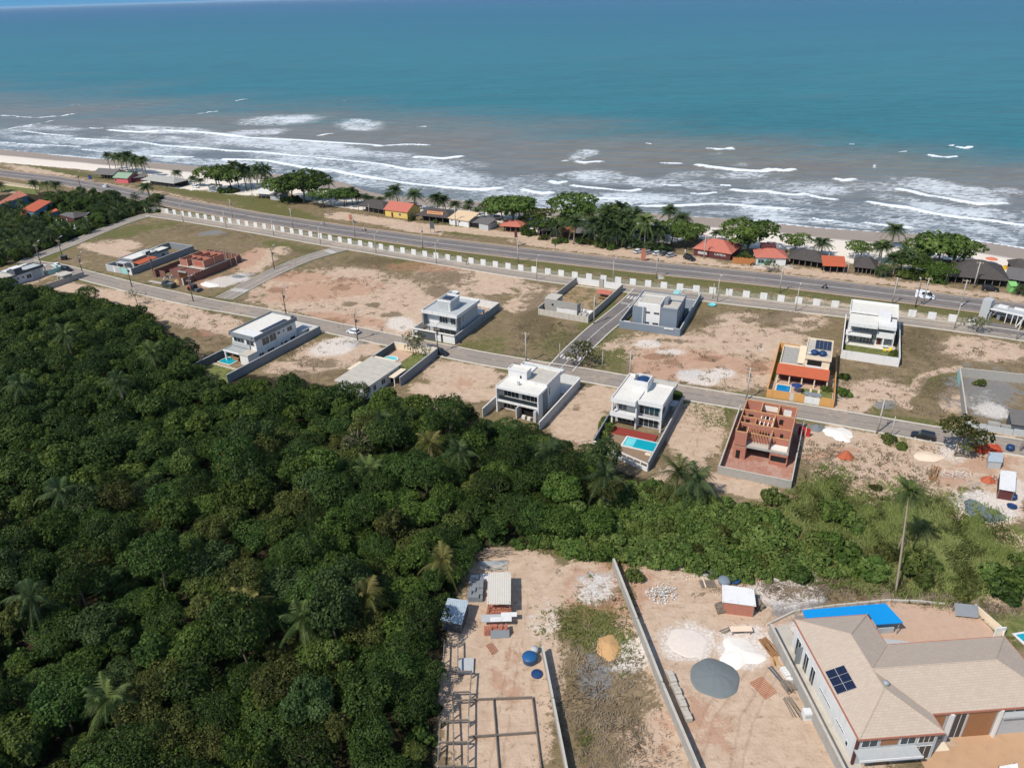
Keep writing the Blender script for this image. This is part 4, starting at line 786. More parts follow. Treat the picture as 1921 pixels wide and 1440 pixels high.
bx(T,'balcony_glass',m_glass,(1.0,10.6,1.6,1.66,3.3,4.3)); bx(T,'balcony_slab',m_white,(.5,11.0,1.3,3.25,2.8,3.25)); bx(T,'frame_side',m_white,(.4,.7,1.2,3.3,0,6.1),(10.85,11.15,1.2,3.3,0,6.1)); window(T,'n',3.3,1.4,5.2,3.4,5.6,mull=3); window(T,'n',3.3,6.0,10.2,3.4,5.6,mull=3); window(T,'n',3.3,1.2,5.0,.3,2.5,mull=3)
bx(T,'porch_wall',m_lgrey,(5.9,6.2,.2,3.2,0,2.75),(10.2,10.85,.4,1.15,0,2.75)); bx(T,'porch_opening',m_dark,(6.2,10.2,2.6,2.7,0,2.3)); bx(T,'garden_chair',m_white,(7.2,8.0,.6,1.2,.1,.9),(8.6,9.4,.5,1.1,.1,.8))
for c0,c1,z0,z1 in ((5.0,5.5,3.2,5.0),(7.4,7.9,3.6,5.9),(5.2,5.6,.6,2.4)): window(T,'r',10.9 if c0 < 6 else 10.8,c0,c1,z0,z1,mull=0)
T2 = lot('boundary_wall','white-topped grey wall around the white stepped-roof house by the crossing','wall',-74.6,127.6,0)
walls(T2,m_lgrey,[(13.1,-2.4),(12.9,20.4)],2.3,.2,'right_wall',m_white); walls(T2,m_white,[(12.7,20.6),(-1,20.8)],2.4,.2,'street_wall'); walls(T2,m_lgrey,[(-1,20.6),(-1.1,-2.5)],2.3,.2,'left_wall',m_white)
bx(T2,'gate_frame',m_white,(4.0,4.2,20.9,21.0,0,2.5))
sheet('forecourt',[UV(-74.6+a,127.6+b) for a,b in rect(-.9,12.7,15.2,20.4)],m_lgrey,.16)
# ---- 8 white house with red deck and pool
T = lot('two_storey_house','white two-storey house with glazed rear, red deck and turquoise pool','house',-48.6,131.6,1.6)
bx(T,'wall',m_lgrey,(.5,10.6,4.9,14.6,0,6.3)); flat_roof(T,.1,5.6,2.4,15.2,6.7,m_whiteroof,m_white,.3,.75); flat_roof(T,5.62,11.2,3.7,12.6,6.7,m_whiteroof,m_white,.3,.75,'right_roof'); flat_roof(T,5.62,11.4,12.62,15.2,6.45,m_conc2,m_lgrey,.35,.4,'rear_roof')
bx(T,'tower',m_white,(3.0,6.4,8.2,11.8,6.5,8.3)); ring_ = MB(); ring(ring_,2.95,6.45,8.15,11.85,8.302,9.15,.2); ring_.build('tower_rim',m_white,T); tk = MB(); tk.lathe([(1.3,8.3),(1.4,8.9),(1.2,9.05),(.2,9.15)],(4.9,10.2,0),18); tk.build('water_tank',m_tankd,T,True); bx(T,'tower_fin',m_grey,(3.2,3.5,9.2,9.5,8.4,9.9))
bx(T,'column',m_white,(.25,.6,2.5,2.85,0,5.9),(10.75,11.1,3.75,4.1,0,5.9),(5.5,5.75,3.0,4.85,0,6.0)); bx(T,'balcony_slab',m_white,(.3,5.5,2.2,4.85,2.75,3.05)); bx(T,'balcony_rail',m_white,(.1,5.5,2.05,2.18,2.75,3.85),(5.8,10.9,3.7,3.78,2.8,3.2))
window(T,'n',4.9,1.2,3.0,3.2,5.7,mull=1); window(T,'n',4.9,5.9,10.2,3.2,6.0,mull=3); window(T,'n',4.9,1.0,5.2,.2,2.6,mull=3); window(T,'n',4.9,5.9,10.2,.2,2.7,mull=3); window(T,'r',10.6,5.4,8.0,3.0,5.8,mull=1); bx(T,'slit_vent',m_dark,(3.4,4.6,4.86,4.9,5.2,5.5))
bx(T,'carport_slab',m_lgrey,(10.7,12.0,11.8,14.4,2.5,2.65))
bx(T,'deck',m_reddeck,(.1,11.0,-.6,2.1,.0,.3))
T2 = lot('boundary_wall','grey side walls and white slatted rear wall around the red-deck house','wall',-48.6,131.6,1.6)
walls(T2,m_grey,[(12.9,-11.4),(12.3,17.6)],2.3,.2,'right_wall',m_lgrey); walls(T2,m_dgrey,[(.1,-7.6),(-.5,2.0),(-.6,16.0)],2.2,.2,'left_wall',m_grey)
q0, q1 = Vector((.2,-7.8)), Vector((12.85,-11.5)); rw = MB(); rw.wall(q0,q1,.2,0,1.0); rw.wall(q0,q1,.2,1.75,1.95)
for i in range(9): p = q0.lerp(q1,i/8); d = (q1-q0).normalized()*.12; rw.wall(p-d,p+d,.22,1.0,1.75)
rw.build('rear_fence',m_white,T2)
pool('swimming_pool','turquoise rectangular pool with pale shallow end by the red deck',-48.6,131.6,1.6,rect(5.3,12.1,-4.4,-.8),m_pool,.3,.28,m_white,rect(5.5,7.4,-4.2,-1.0))
bx(lot('stepping_slab','pale slab and terracotta box at the pool corner','paving',-48.6,131.6,1.6),'slab',m_cream,(10.6,11.8,-6.0,-5.2,.1,.25))
lsheet('yard',-48.6,131.6,1.6,[(.3,-7.6),(12.7,-11.2),(12.5,-5),(5.0,-4.9),(5.0,-.7),(.2,-.7)],m_yard,.13)
T = lot('fire_pit','ring of brown logs on the packed yard behind the pool','fire pit',-44.6,124.6,0); mb = MB()
for i in range(7): w = i*.9; mb.tube([(.9*math.cos(w),.6*math.sin(w),.25),(.9*math.cos(w+1.2),.6*math.sin(w+1.2),.35)],.12,6)
mb.build('log',m_wood,T)
# ---- 9 concrete-block house under construction in a walled lot
T = lot('unfinished_block_house','bare concrete-block house shell in a walled corner lot','building',-90.4,188.4,0)
bx(T,'wall',m_block,(0,10.6,0,.2,0,3.9),(0,.2,.2,4.6,0,3.9),(3.6,3.8,.2,4.6,0,3.6),(.2,3.6,4.4,4.6,0,3.9),(10.4,10.6,.2,2.6,0,3.4)); bx(T,'roof_slab',m_conc2,(.0,3.9,.2,4.7,3.9,4.05)); bx(T,'white_band',m_white,(4.0,10.5,-.06,.0,0,1.7)); window(T,'n',0,4.4,6.6,1.0,2.0,mull=1); bx(T,'meter_box',m_dark,(2.4,2.9,-.2,.0,2.2,2.7))
bx(T,'bare_column',m_concrete,(11.6,11.8,.1,.3,0,3.6),(12.6,12.8,1.4,1.6,0,3.2),(11.0,11.2,2.6,2.8,0,3.8)); bx(T,'rubbish_pile',m_rubble,(10.9,13.2,.4,2.4,0,.7))
T = lot('boundary_wall','pale block wall around the corner lot with the unfinished block house','wall',-90.9,185.1,0)
walls(T,m_block,[(15.9,.1),(15.9,28.6)],2.2,.2,'right_wall',m_conc2); walls(T,m_white,[(15.8,28.7),(9.5,28.6)],2.2,.2,'street_wall'); walls(T,m_white,[(8.0,28.5),(.3,28.3)],2.2,.2,'street_wall'); walls(T,m_block,[(0,28.4),(0,.1)],2.2,.2,'left_wall',m_conc2); walls(T,m_conc2,[(0.1,0),(16.0,0)],1.8,.2,'front_wall')
bx(T,'pier',m_concrete,*[(1.6*i+.3,1.6*i+.4,-.14,-.1,0,1.75) for i in range(10)]); bx(T,'gatepost',m_concrete,(8.0,9.4,28.2,29.0,0,2.7))
lsheet('dry_yard',-90.9,185.1,0,rect(.3,15.6,9.1,28),m_dry,.13); lsheet('yard',-90.9,185.1,0,rect(4,15.6,4,9),m_lime,.135)
T = lot('work_shed','small open work shed with a faded red roof inside the walled lot','shed',-79.8,203.2,0)
mb = MB(); mb.plate((0,0,2.1),(4.4,0,2.1),(4.4,2.6,2.6),(0,2.6,2.6),.1); mb.build('roof',m_clayp,T); bx(T,'post',m_oldwood,(.1,.2,.1,.2,0,2.05),(4.1,4.2,.1,.2,0,2.05),(.1,.2,2.3,2.4,0,2.45),(4.1,4.2,2.3,2.4,0,2.45)); bx(T,'back_wall',m_oldwood,(.2,4.1,2.3,2.36,0,2.3)); bx(T,'bench',m_wood,(.5,3.8,.3,1.0,.6,.75))
# ---- 10 blue-grey house by the crossing
T = lot('two_storey_house','blue-grey two-storey house with white rear block, by the fence street','house',-65.6,185.4,4.2)
bx(T,'wall',m_bluegrey,(3.2,15.6,2.2,13.4,0,6.4)); bx(T,'white_block',m_white,(4.6,10.9,2.0,8.6,.9,7.4)); bx(T,'left_wing',m_bluegrey,(3.2,6.9,1.7,2.1,0,6.4)); bx(T,'curved_fin',m_lgrey,(6.0,6.4,1.5,1.98,.9,6.6))
flat_roof(T,3.1,15.7,8.62,13.5,6.6,m_conc2,m_bluegrey,.3,.3); flat_roof(T,10.95,15.7,2.1,8.6,6.6,m_conc2,m_bluegrey,.3,.3,'right_roof'); flat_roof(T,4.7,10.8,2.1,8.5,7.5,m_conc2,m_white,.15,.3,'white_block_roof'); bx(T,'left_roof',m_conc2,(3.3,4.6,2.2,8.6,6.4,6.5))
bx(T,'roof_plant',m_grey,(11.2,12.3,5.0,8.4,6.6,7.9))
for c0,c1,z in ((6.6,8.1,4.7),(9.2,10.7,4.7),(6.6,8.0,1.6),(9.0,10.6,1.6)): window(T,'n',2.0,c0,c1,z,z+.5,mull=1,frame=m_grey)
for c0,c1,z0,z1 in ((4.2,4.8,4.2,5.6),(8.0,9.2,4.2,5.6),(3.6,4.4,.6,2.2),(9.0,10.4,.8,2.2)): window(T,'r',15.6,c0,c1,z0,z1,mull=0)
bx(T,'rear_annex',m_dgrey,(15.2,16.6,10.2,14.0,0,2.8)); bx(T,'garage_wall',m_teal,(9.2,11.0,24.0,29.6,0,2.2))
T2 = lot('boundary_wall','blue-grey rendered wall with white coping around the blue-grey house','wall',-65.6,185.4,4.2)
walls(T2,m_bluegrey,[(.2,27),(.1,0),(17.1,0),(17.1,29.8)],2.1,.22,'wall_panel',m_lgrey); g = MB(); g.box(11.6,11.8,29.6,29.8,0,2.8); g.box(16.4,16.6,29.6,29.8,0,2.8); g.box(11.8,16.4,29.55,29.85,2.5,2.8); g.box(11.4,11.6,24.5,29.6,2.2,2.5); g.build('gate_frame',m_white,T2); bx(T2,'flower_box',m_white,(12.8,15.4,-.35,-.12,1.7,2.0)); bx(T2,'strut',m_white,(1.2,3.0,.2,.35,2.1,2.3))
pool('swimming_pool','long pale turquoise pool in front of the blue-grey house',-65.6,185.4,4.2,[(.8+0,25.2),(2.0,24.6),(8.9,24.4),(8.9,28.6),(2,28.8),(.8,28.0)],m_poolg,.25,.25,m_teal)
lsheet('driveway',-65.6,185.4,4.2,rect(11.6,16.8,15,29.6),m_grey,.15); lsheet('patio',-65.6,185.4,4.2,rect(.4,11,14,24),m_lgrey,.14)
T = lot('inflatable_pool','small blue paddling pool beside the blue-grey house gate','paddling pool',-46.2,212.6,0); k = MB(); k.lathe([(1.1,0),(1.2,.3),(.9,.3),(.85,.12),(.2,.12)],(0,0,.1),18); k.build('basin',m_poolg,T,True)
# ---- 11 two-storey brick shell
T = lot('unfinished_brick_house','open-topped two-storey red brick shell with window gaps, beside the lower street','building',-21.6,132.6,3.4)
bx(T,'lower_wall',m_brick,(0,2.4,0,.25,0,3.0),(2.2,2.45,.25,2.4,0,3.0),(7.0,7.25,.2,2.2,0,3.0),(7.2,10.4,.2,.45,0,1.0),(7.2,10.4,.2,.45,2.3,3.0),(10.2,10.45,.45,14.0,0,3.0),(0,.25,.25,14.0,0,3.0),(.25,10.2,13.8,14.0,0,3.0))
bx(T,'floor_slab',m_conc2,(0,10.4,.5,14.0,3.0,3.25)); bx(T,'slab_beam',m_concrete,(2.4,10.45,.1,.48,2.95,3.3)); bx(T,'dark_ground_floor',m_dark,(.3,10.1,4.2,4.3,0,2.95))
hw = [(0,2.3,.0,.22),(2.1,2.3,.22,2.4),(2.3,10.2,2.4,2.6),(6.6,6.8,.3,4.6),(0,10.2,4.6,4.8),(6.4,6.6,4.8,9.6),(3.0,3.2,4.8,7.2),(.2,6.4,7.2,7.4),(.2,10.2,9.6,9.8),(3.4,3.6,9.8,13.8),(6.8,7.0,9.8,13.8),(0,10.4,13.8,14.0),(0,.2,.22,13.8),(10.2,10.4,.5,13.8)]
top = [6.3,6.3,5.0,5.2,5.9,6.0,6.0,5.9,6.2,6.4,6.4,6.4,6.2,6.2]
bx(T,'upper_wall',m_brick,*[(*h[:2],*h[2:],3.25,t) for h,t in zip(hw,top)]); bx(T,'open_wall_top',m_bricktop,*[(*h[:2],*h[2:],t,t+.14) for h,t in zip(hw,top)])
bx(T,'opening',m_dark,(.6,1.4,-.03,.0,.2,2.1),(8.2,8.8,4.56,4.6,4.0,4.9),(3.8,4.6,7.16,7.2,4.0,5.2),(4.2,6.2,4.56,4.6,3.4,4.4),(1.0,1.8,7.16,7.2,4.2,5.4),(7.4,8.2,9.56,9.6,4.2,5.4),(4.4,5.4,9.56,9.6,4.2,5.6),(1.2,2.2,9.56,9.6,4.0,5.4),(.8,1.6,4.56,4.6,4.0,5.2)); bx(T,'lime_block_row',m_lime,(3.6,6.6,13.72,13.78,4.6,5.8)); bx(T,'arched_window',m_white,(7.8,9.4,13.72,13.78,3.4,5.6))
bx(T,'window_opening',m_dark,(7.4,10.1,.22,.3,1.0,2.3)); bx(T,'column',m_concrete,*[(x,x+.2,y,y+.2,3.2,6.9) for x,y in ((0,.05),(6.55,.3),(10.2,.4),(10.2,4.5),(10.2,9.5),(3.35,13.85),(6.75,13.85),(10.2,13.85),(0,13.85))])
bx(T,'joist',m_wood,*[(2.5+.55*i,2.62+.55*i,.6,4.4,5.0,5.12) for i in range(7)]); bx(T,'roof_beam',m_lime,*[(3.8+.8*i,4.0+.8*i,4.9,9.4,5.4,5.6) for i in range(4)]); bx(T,'block_infill',m_lime,(.4,3.2,7.6,9.4,3.26,3.5),(.4,3.2,10.0,13.6,3.26,3.45),(7.2,10.0,10.0,13.6,3.26,3.5),(2.6,6.4,2.7,4.4,3.26,3.7),(6.9,10.1,.9,2.2,3.26,3.7),(4.4,6.2,5.2,8.8,3.26,3.9))
T2 = lot('boundary_wall','long grey block wall around the two-storey red brick shell','wall',-22.7,125.6,3.6)
walls(T2,m_concrete,[(0,.1),(0,26.2)],1.9,.18,'left_wall',m_conc2); walls(T2,m_concrete,[(13.5,25.0),(13.5,.1)],1.9,.18,'right_wall',m_conc2); walls(T2,m_block,[(-.1,0),(13.6,0)],1.9,.2,'rear_wall',m_conc2)
lsheet('brick_yard',-22.7,125.6,3.6,rect(.2,13.3,.2,26),m_dust,.13)
T = lot('red_gate_sheet','bright red metal sheets leaning at the gate of the brick shell','metal sheet',-11.2,147.2,3.4); bx(T,'sheet',m_redplastic,(0,1.4,0,.1,0,2.2),(1.6,2.4,.1,.2,0,2.0)); bx(T,'post',m_white,(1.44,1.54,.05,.15,0,2.4))
# ---- 12 orange-roofed house with pool
T = lot('two_storey_house','ochre house with orange tiled veranda roof, pool and rooftop solar array','house',-20.4,161.5,4.5)
bx(T,'wall',m_cream,(1.4,12.4,10.6,21.6,0,3.6)); bx(T,'upper_wall',m_cream,(6.9,12.4,11.8,22.4,3.6,6.2)); flat_roof(T,1.3,6.85,11.0,22.0,3.75,m_concrete,m_cream,.4,.3); flat_roof(T,6.7,12.6,11.4,22.6,6.35,m_conc2,m_cream,.3,.5,'upper_roof')
bx(T,'upper_opening',m_dark,(7.4,10.6,11.74,11.8,4.2,5.5)); bx(T,'balcony_rail',m_white,(7.2,11.0,10.9,11.0,4.0,4.5)); bx(T,'side_terrace',m_cream,(5.2,6.68,12,22.4,4.15,4.3))
r = MB(); r.plate((1.0,7.6,2.75),(12.7,7.6,2.75),(12.7,11.0,3.95),(1.0,11.0,3.95),.15); r.build('veranda_roof',m_orange,T)
for i in range(5): bx(T,'veranda_post',m_cream,(1.2+2.8*i,1.45+2.8*i,8.0,8.25,0,2.75))
bx(T,'veranda_back',m_maroon,(1.5,12.3,10.5,10.58,0,2.7)); solar(T,8.6,12.2,16.6,22.0,6.55,4,3)
for x in (8.7,10.5): k = MB(); k.lathe([(.85,0),(.9,.8),(.6,1.05),(.2,1.1)],(x,13.6,6.3),16); k.build('water_tank',m_tankd,T,True)
k = MB(); k.lathe([(.1,0),(.5,.4),(.5,.45),(.08,.1)],(7.6,13.0,6.4),12); k.build('satellite_dish',m_white,T,True)
T2 = lot('boundary_wall','ochre wall with a white garage gate around the orange-roofed pool house','wall',-20.4,161.5,4.5)
walls(T2,m_orangewall,[(8.1,0),(0,0)],2.1,.2,'street_wall'); walls(T2,m_orangewall,[(11.5,0),(14.5,0)],2.1,.2,'street_wall'); walls(T2,m_orangewall,[(0,.1),(0,27.4),(6.6,27.4)],2.1,.2,'left_wall'); walls(T2,m_orangewall,[(14.4,.1),(14.0,27.6)],2.1,.2,'right_wall'); bx(T2,'garage_gate',m_white,(8.1,11.5,-.05,.05,0,1.9)); bx(T2,'gate_hood',m_grey,(8.0,11.6,-.3,1.2,2.2,2.4)); bx(T2,'stone_pillar',m_rubble,(5.0,5.9,-.16,-.11,0,2.1))
pool('swimming_pool','blue rectangular pool in the terrace of the orange-roofed house',-20.4,161.5,4.5,rect(1.7,4.7,3.2,7.0),m_poolb,.3,.25,m_cream)
lsheet('terrace',-20.4,161.5,4.5,rect(.2,7.2,.6,8.6),m_terra,.13); lsheet('lawn',-20.4,161.5,4.5,rect(7.2,14.0,.6,8.2),m_lawn,.13); lsheet('lawn',-20.4,161.5,4.5,rect(.2,1.3,9,26),m_lawn,.13); lsheet('terrace_strip',-20.4,161.5,4.5,rect(.9,12.8,7.2,10.4),m_terra,.135)
T = lot('paving_strip','two rows of pale stepping slabs across the lawn by the blue pool','paving',-20.4,161.5,4.5); bx(T,'slab',m_cream,*[(9.0,9.5,.8+.75*i,1.3+.75*i,.1,.2) for i in range(9)],*[(10.8,11.3,.8+.75*i,1.3+.75*i,.1,.2) for i in range(9)])
T = lot('parasol','navy blue parasol over a table beside the blue pool','parasol',-14.7,166.3,4.5); k = MB(); k.lathe([(1.3,0),(.1,.55),(.02,.6)],(0,0,2.0),8); k.build('canopy',m_navy,T); k = MB(); k.tube([(0,0,0),(0,0,2.5)],.04,6); k.build('pole',m_metal,T); k = MB(); k.lathe([(.05,0),(.05,.7),(.6,.72),(.6,.78)],(0.2,.9,.1),12); k.build('table',m_white,T)
# ---- 13 white house with front balcony
T = lot('two_storey_house','large white two-storey house with double balcony and flat cream roof','house',-8.4,190.6,3.0)
bx(T,'wall',m_white,(1.3,12.6,11.6,24.0,0,6.2)); bx(T,'grey_front',m_grey,(2.0,8.4,11.5,11.6,.1,6.0),(8.6,12.2,11.5,11.6,3.4,5.0)); flat_roof(T,1.0,12.9,15.4,24.4,6.6,m_whiteroof,m_white,.5,.4); bx(T,'front_roof',m_whiteroof,(1.4,8.2,8.4,15.3,6.1,6.45)); bx(T,'right_roof',m_white,(8.3,12.6,9.4,15.3,6.0,6.3)); bx(T,'roof_fascia',m_white,(1.4,8.2,8.2,8.4,5.6,6.5),(8.3,12.6,9.2,9.4,5.4,6.3))
bx(T,'stair_box',m_white,(8.0,11.0,12.4,16.6,6.3,7.7)); bx(T,'roof_gap',m_dark,(1.4,8.0,15.3,15.4,6.2,6.62),(11.0,12.6,15.3,15.4,6.2,6.62)); bx(T,'balcony_slab',m_white,(1.0,7.2,8.4,11.4,2.9,3.25)); bx(T,'balcony_wall',m_white,(8.4,12.6,9.6,9.8,2.8,4.4),(8.4,12.6,9.8,11.45,2.8,2.95)); bx(T,'column',m_white,(1.3,1.6,8.6,8.9,0,5.6),(10.0,10.3,9.7,10.0,0,2.8),(12.4,12.6,9.6,9.8,0,5.4)); bx(T,'roof_corner_lamp',m_blackmetal,(1.0,1.3,24.4,24.6,6.8,7.3))
window(T,'n',11.5,4.0,6.4,3.6,5.4,mull=2); window(T,'n',11.5,6.9,8.2,3.8,5.4,mull=1); window(T,'n',11.5,2.2,3.8,.4,2.4,mull=1); window(T,'n',11.5,4.6,7.8,.2,2.5,mull=3); bx(T,'red_door',m_maroon,(8.7,9.8,11.44,11.5,0,2.4)); bx(T,'barbecue',m_grey,(10.5,12.2,11.3,11.5,0,2.2))
T2 = lot('boundary_wall','bright white wall around the large white balcony house','wall',-7.6,190.2,3.0)
walls(T2,m_white,[(0,0),(13.4,0)],2.3,.2,'rear_wall'); walls(T2,m_maroon,[(0,.1),(-.4,25.0)],2.3,.2,'left_wall',m_white); walls(T2,m_lgrey,[(13.3,.1),(13.2,24.4)],2.3,.2,'right_wall',m_white)
lsheet('lawn',-7.6,190.2,3.0,rect(.3,13.1,.3,9.0),m_lawn,.13); lsheet('terrace',-7.6,190.2,3.0,[(.4,9.0),(12.6,9.0),(12.6,12.2),(.4,12.2)],m_whiteroof,.15)
T = lot('garden_table','white table with two yellow chairs on the white terrace','table',2.2,200.4,3); bx(T,'table_top',m_white,(-.9,.5,-.1,.9,.7,.78)); bx(T,'table_leg',m_white,(-.8,-.7,0,.1,.1,.7),(.3,.4,.7,.8,.1,.7)); bx(T,'yellow_chair',m_yplastic,(.7,1.5,-1.4,-.6,.2,.6),(-.6,.2,-1.6,-.9,.2,.6),(.7,1.5,-.6,-.5,.2,1.0))
# ---- 14 walled yard on the right
T = lot('boundary_wall','grey block wall around the rubble yard at the right, blue paint on its corner','wall',19.2,165.2,4.0)
walls(T,m_block,[(.9,.2),(1.4,26.0),(18,27.6)],2.2,.2,'wall_panel',m_conc2); bx(T,'blue_corner',m_teal,(1.18,1.24,20.0,25.8,0,2.0)); bx(T,'front_panel',m_lgrey,(1.1,4.6,-.1,.1,0,1.6),(4.6,9.6,.0,.14,0,1.4),(9.7,16,.2,.4,0,1.5)); bx(T,'block_stack',m_concrete,(4.9,7.2,.5,1.4,0,1.9),(7.4,9.2,.6,1.5,0,1.6))
T = lot('grey_shed','dark plank shed with a sloping grey sheet roof in the rubble yard','shed',28.4,166.4,6); bx(T,'wall',m_dgrey,(0,7,0,4.8,0,2.4)); k = MB(); k.plate((-.3,-.3,2.5),(7.3,-.3,2.5),(7.3,5.2,3.3),(-.3,5.2,3.3),.1); k.build('roof',m_fibrod,T)
# ------------------------------------------------------------------ 15 gatehouse at the far right of the fence
O15 = G('J',1330,520); ang = math.atan2((G('J',1720,610)-G('J',1330,520)).y,(G('J',1720,610)-G('J',1330,520)).x)
T = thing('gatehouse','white and grey estate gatehouse with flat canopy and white pillars','gatehouse',O15,ang)
bx(T,'wall',m_grey,(1.6,7.6,1.6,4.6,0,2.9)); bx(T,'canopy',m_white,(-.2,8.6,.4,.8,2.9,3.3),(8.2,8.6,-3.6,.4,2.9,3.3)); bx(T,'roof',m_lgrey,(0,8.1,.82,5.2,2.9,3.1)); bx(T,'roof_box',m_white,(.8,3.2,3.4,5.0,3.1,3.5),(4.6,7.8,4.4,5.0,3.1,3.6)); bx(T,'pillar',m_white,(3.9,4.1,.4,.6,0,2.9),(5.4,5.6,.4,.6,0,2.9),(8.25,8.55,-3.55,-3.25,0,2.9),(6.6,6.8,.4,.6,0,2.9)); bx(T,'side_tower',m_lgrey,(-2.6,-.4,.6,3.6,0,5.2)); bx(T,'sign_plate',m_white,(4.6,5.1,1.5,1.58,2.0,2.4),(5.4,5.8,1.5,1.58,2.0,2.4)); bx(T,'dark_opening',m_dark,(2.4,7.2,1.52,1.58,0,1.4)); bx(T,'left_gate',m_white,(-.3,-.2,-1.6,.3,0,2.4),(.3,.4,-1.6,.3,0,2.4))
T = thing('entrance_pavilion','white pavilion with slanted walls at the right picture edge','gatehouse',G('J',1770,640),ang); k = MB(); k.add([(0,0,0),(.3,0,0),(1.9,0,3.6),(1.4,0,3.6),(0,3.4,0),(.3,3.4,0),(1.9,3.4,3.6),(1.4,3.4,3.6)],[(0,1,2,3),(7,6,5,4),(1,5,6,2),(0,3,7,4),(3,2,6,7)]); k.box(1.4,7,.2,3.2,3.6,3.9); k.box(3.2,3.5,.2,.5,0,3.6); k.box(5.6,5.9,.2,3.0,0,3.6); k.build('wall',m_white,T); bx(T,'maroon_panel',m_maroon,(3.6,5.5,1.0,1.1,0,2.6))
sheet('entrance_apron',[G('J',1330,560),G('J',1690,600),G('J',1790,660),G('J',1921,700),G('J',1921,790),G('J',1400,720),G('J',1250,600)],m_asph,.15)
# ------------------------------------------------------------------ estate fence: pale panels on a plinth with open lattice between
fx = [315,329,344,358,372.5,387,402,417.5,433,449,464.5,481,497.5,514,531.5,549,566,584,602,620.5,639,657.5,677,696.5,716,736,756.5,777,798,819,840.5,862.5,884.5,907,930,953.5,977.5,1002.5,1028,1053,1078.5,1105,1132,1159.5,1187,1215.5,1245,1275,1305.5,1336,1367,1399,1431.5,1464,1497,1530.5,1565,1600.5,1636,1672,1709,1746,1784,1823]
Lf = np.array([(315,402),(372,411),(433,421),(497.5,431),(549,440),(602,449.5),(657.5,460),(716,470),(777,480.5),(840,490),(907,500),(954,507),(1027,517),(1079,524),(1132,530.5),(1187,537),(1245,543.5),(1305,550),(1367,557),(1430,564),(1464,568.5),(1530,576),(1600,583),(1709,597),(1784,606),(1850,615)])
fp = [P(x, float(np.interp(x, Lf[:,0], Lf[:,1]))) for x in fx]
FT = thing('panel_fence','long estate fence of pale square panels and open lattice along the highway verge','fence',fp[30],0)
o_ = fp[30]; k = MB(); lat = []
for i in range(len(fp)-1):
    p, q = fp[i]-o_, fp[i+1]-o_; k.wall(p, q, .3, 0, .55)
k.build('plinth',m_conc2,FT)
for i, p in enumerate(fp):
    d = (fp[min(i+1,len(fp)-1)]-fp[max(i-1,0)]).normalized(); a = p-o_; w = d*1.0; m = MB(); m.wall(a-w, a+w, .34, .56, 2.55); m.build('panel',m_white,FT)
def lattice(i):
    p, q = fp[i]-o_, fp[i+1]-o_; d = (q-p); L = d.length; d.normalize(); n = Vector((-d.y,d.x,0)); m = MB(); r = random.Random(i)
    x0, x1 = 1.02, L-1.02
    for s in range(int((x1-x0)/.34)+1):
        for t in range(4):
            cx = x0+(s+.5+.25*(t%2))*.34; cz = .8+t*.36
            if cx > x1: continue
            h = .075+.05*r.random(); m.add([p+d*(cx-h)+Vector((0,0,cz-h*.8)),p+d*(cx+h*.8)+Vector((0,0,cz-h)),p+d*(cx+h)+Vector((0,0,cz+h)),p+d*(cx-h*.7)+Vector((0,0,cz+h*.9)),
                p+d*(cx-h)+n*.1+Vector((0,0,cz-h*.8)),p+d*(cx+h*.8)+n*.1+Vector((0,0,cz-h)),p+d*(cx+h)+n*.1+Vector((0,0,cz+h)),p+d*(cx-h*.7)+n*.1+Vector((0,0,cz+h*.9))],[(0,1,2,3),(7,6,5,4),(0,4,5,1),(1,5,6,2),(2,6,7,3),(3,7,4,0)])
    for z in (.72,1.32,1.92): m.wall(p+d*x0, p+d*x1, .04, z, z+.03)
    return m
for i in range(len(fp)-1): lattice(i).build('lattice',m_conc2,FT)
T = thing('corner_wall','pale concrete corner wall closing the far left end of the panel fence','wall',G('X',1745,385)); a = G('X',1745,385)-T.location; b = G('X',1905,368)-T.location; c = fp[0]-T.location
bx_ = MB(); bx_.wall(a, b, .25, 0, 2.4); bx_.wall(b, c, .25, 0, 2.4); bx_.build('wall_panel',m_conc2,T)

# ------------------------------------------------------------------ foreground right: 16 tiled villa
e_a = G('S',635,1280,3.4); e_b = G('S',270,605,3.4); vang = math.atan2((e_b-e_a).y,(e_b-e_a).x)-math.pi/2
vb = Vector((-math.sin(vang),math.cos(vang),0)); va = Vector((math.cos(vang),math.sin(vang),0))
def VL(c,x,y,z):                              # photo point at height z -> villa axes
    p = G(c,x,y,z)-e_a; return (p.dot(va), p.dot(vb))
VO = (e_a.x,e_a.y,0)
e_v = G('S',635,1280,5.2)
T = thing('tiled_villa','large villa under hipped pinkish-beige shingle roofs with rooftop solar panels','house',(e_v.x,e_v.y,0),vang); T.scale = (.978,.978,1)
m_shingle = M_brick('beige_shingles',(208,182,158),(198,170,146),(182,154,132),.55,.3,.35)
m_, nt, bs = new_mat('beige_shingle_rows'); v_ = coords(nt); br = nd(nt,'ShaderNodeTexBrick'); br.inputs['Scale'].default_value = 1; br.inputs['Brick Width'].default_value = .62; br.inputs['Row Height'].default_value = .31; br.inputs['Mortar Size'].default_value = .016
br.inputs['Color1'].default_value = (*lin((190,174,155)),1); br.inputs['Color2'].default_value = (*lin((182,165,147)),1); br.inputs['Mortar'].default_value = (*lin((164,146,130)),1); nt.links.new(v_, br.inputs['Vector'])
n_ = noise(nt, v_, .5, 5); nt.links.new(mixc(nt, mth(nt,'MULTIPLY',n_,.35), br.outputs[0], lin((174,156,138))), bs.inputs['Base Color']); bs.inputs['Roughness'].default_value = .85; bs.inputs['Specular IOR Level'].default_value = .2; m_shingle = m_
ez, rz = 5.2, 7.35
def roofpoly(mb, *fs):
    for f in fs: mb.add([(p[0],p[1],p[2]) for p in f], [tuple(range(len(f)))])
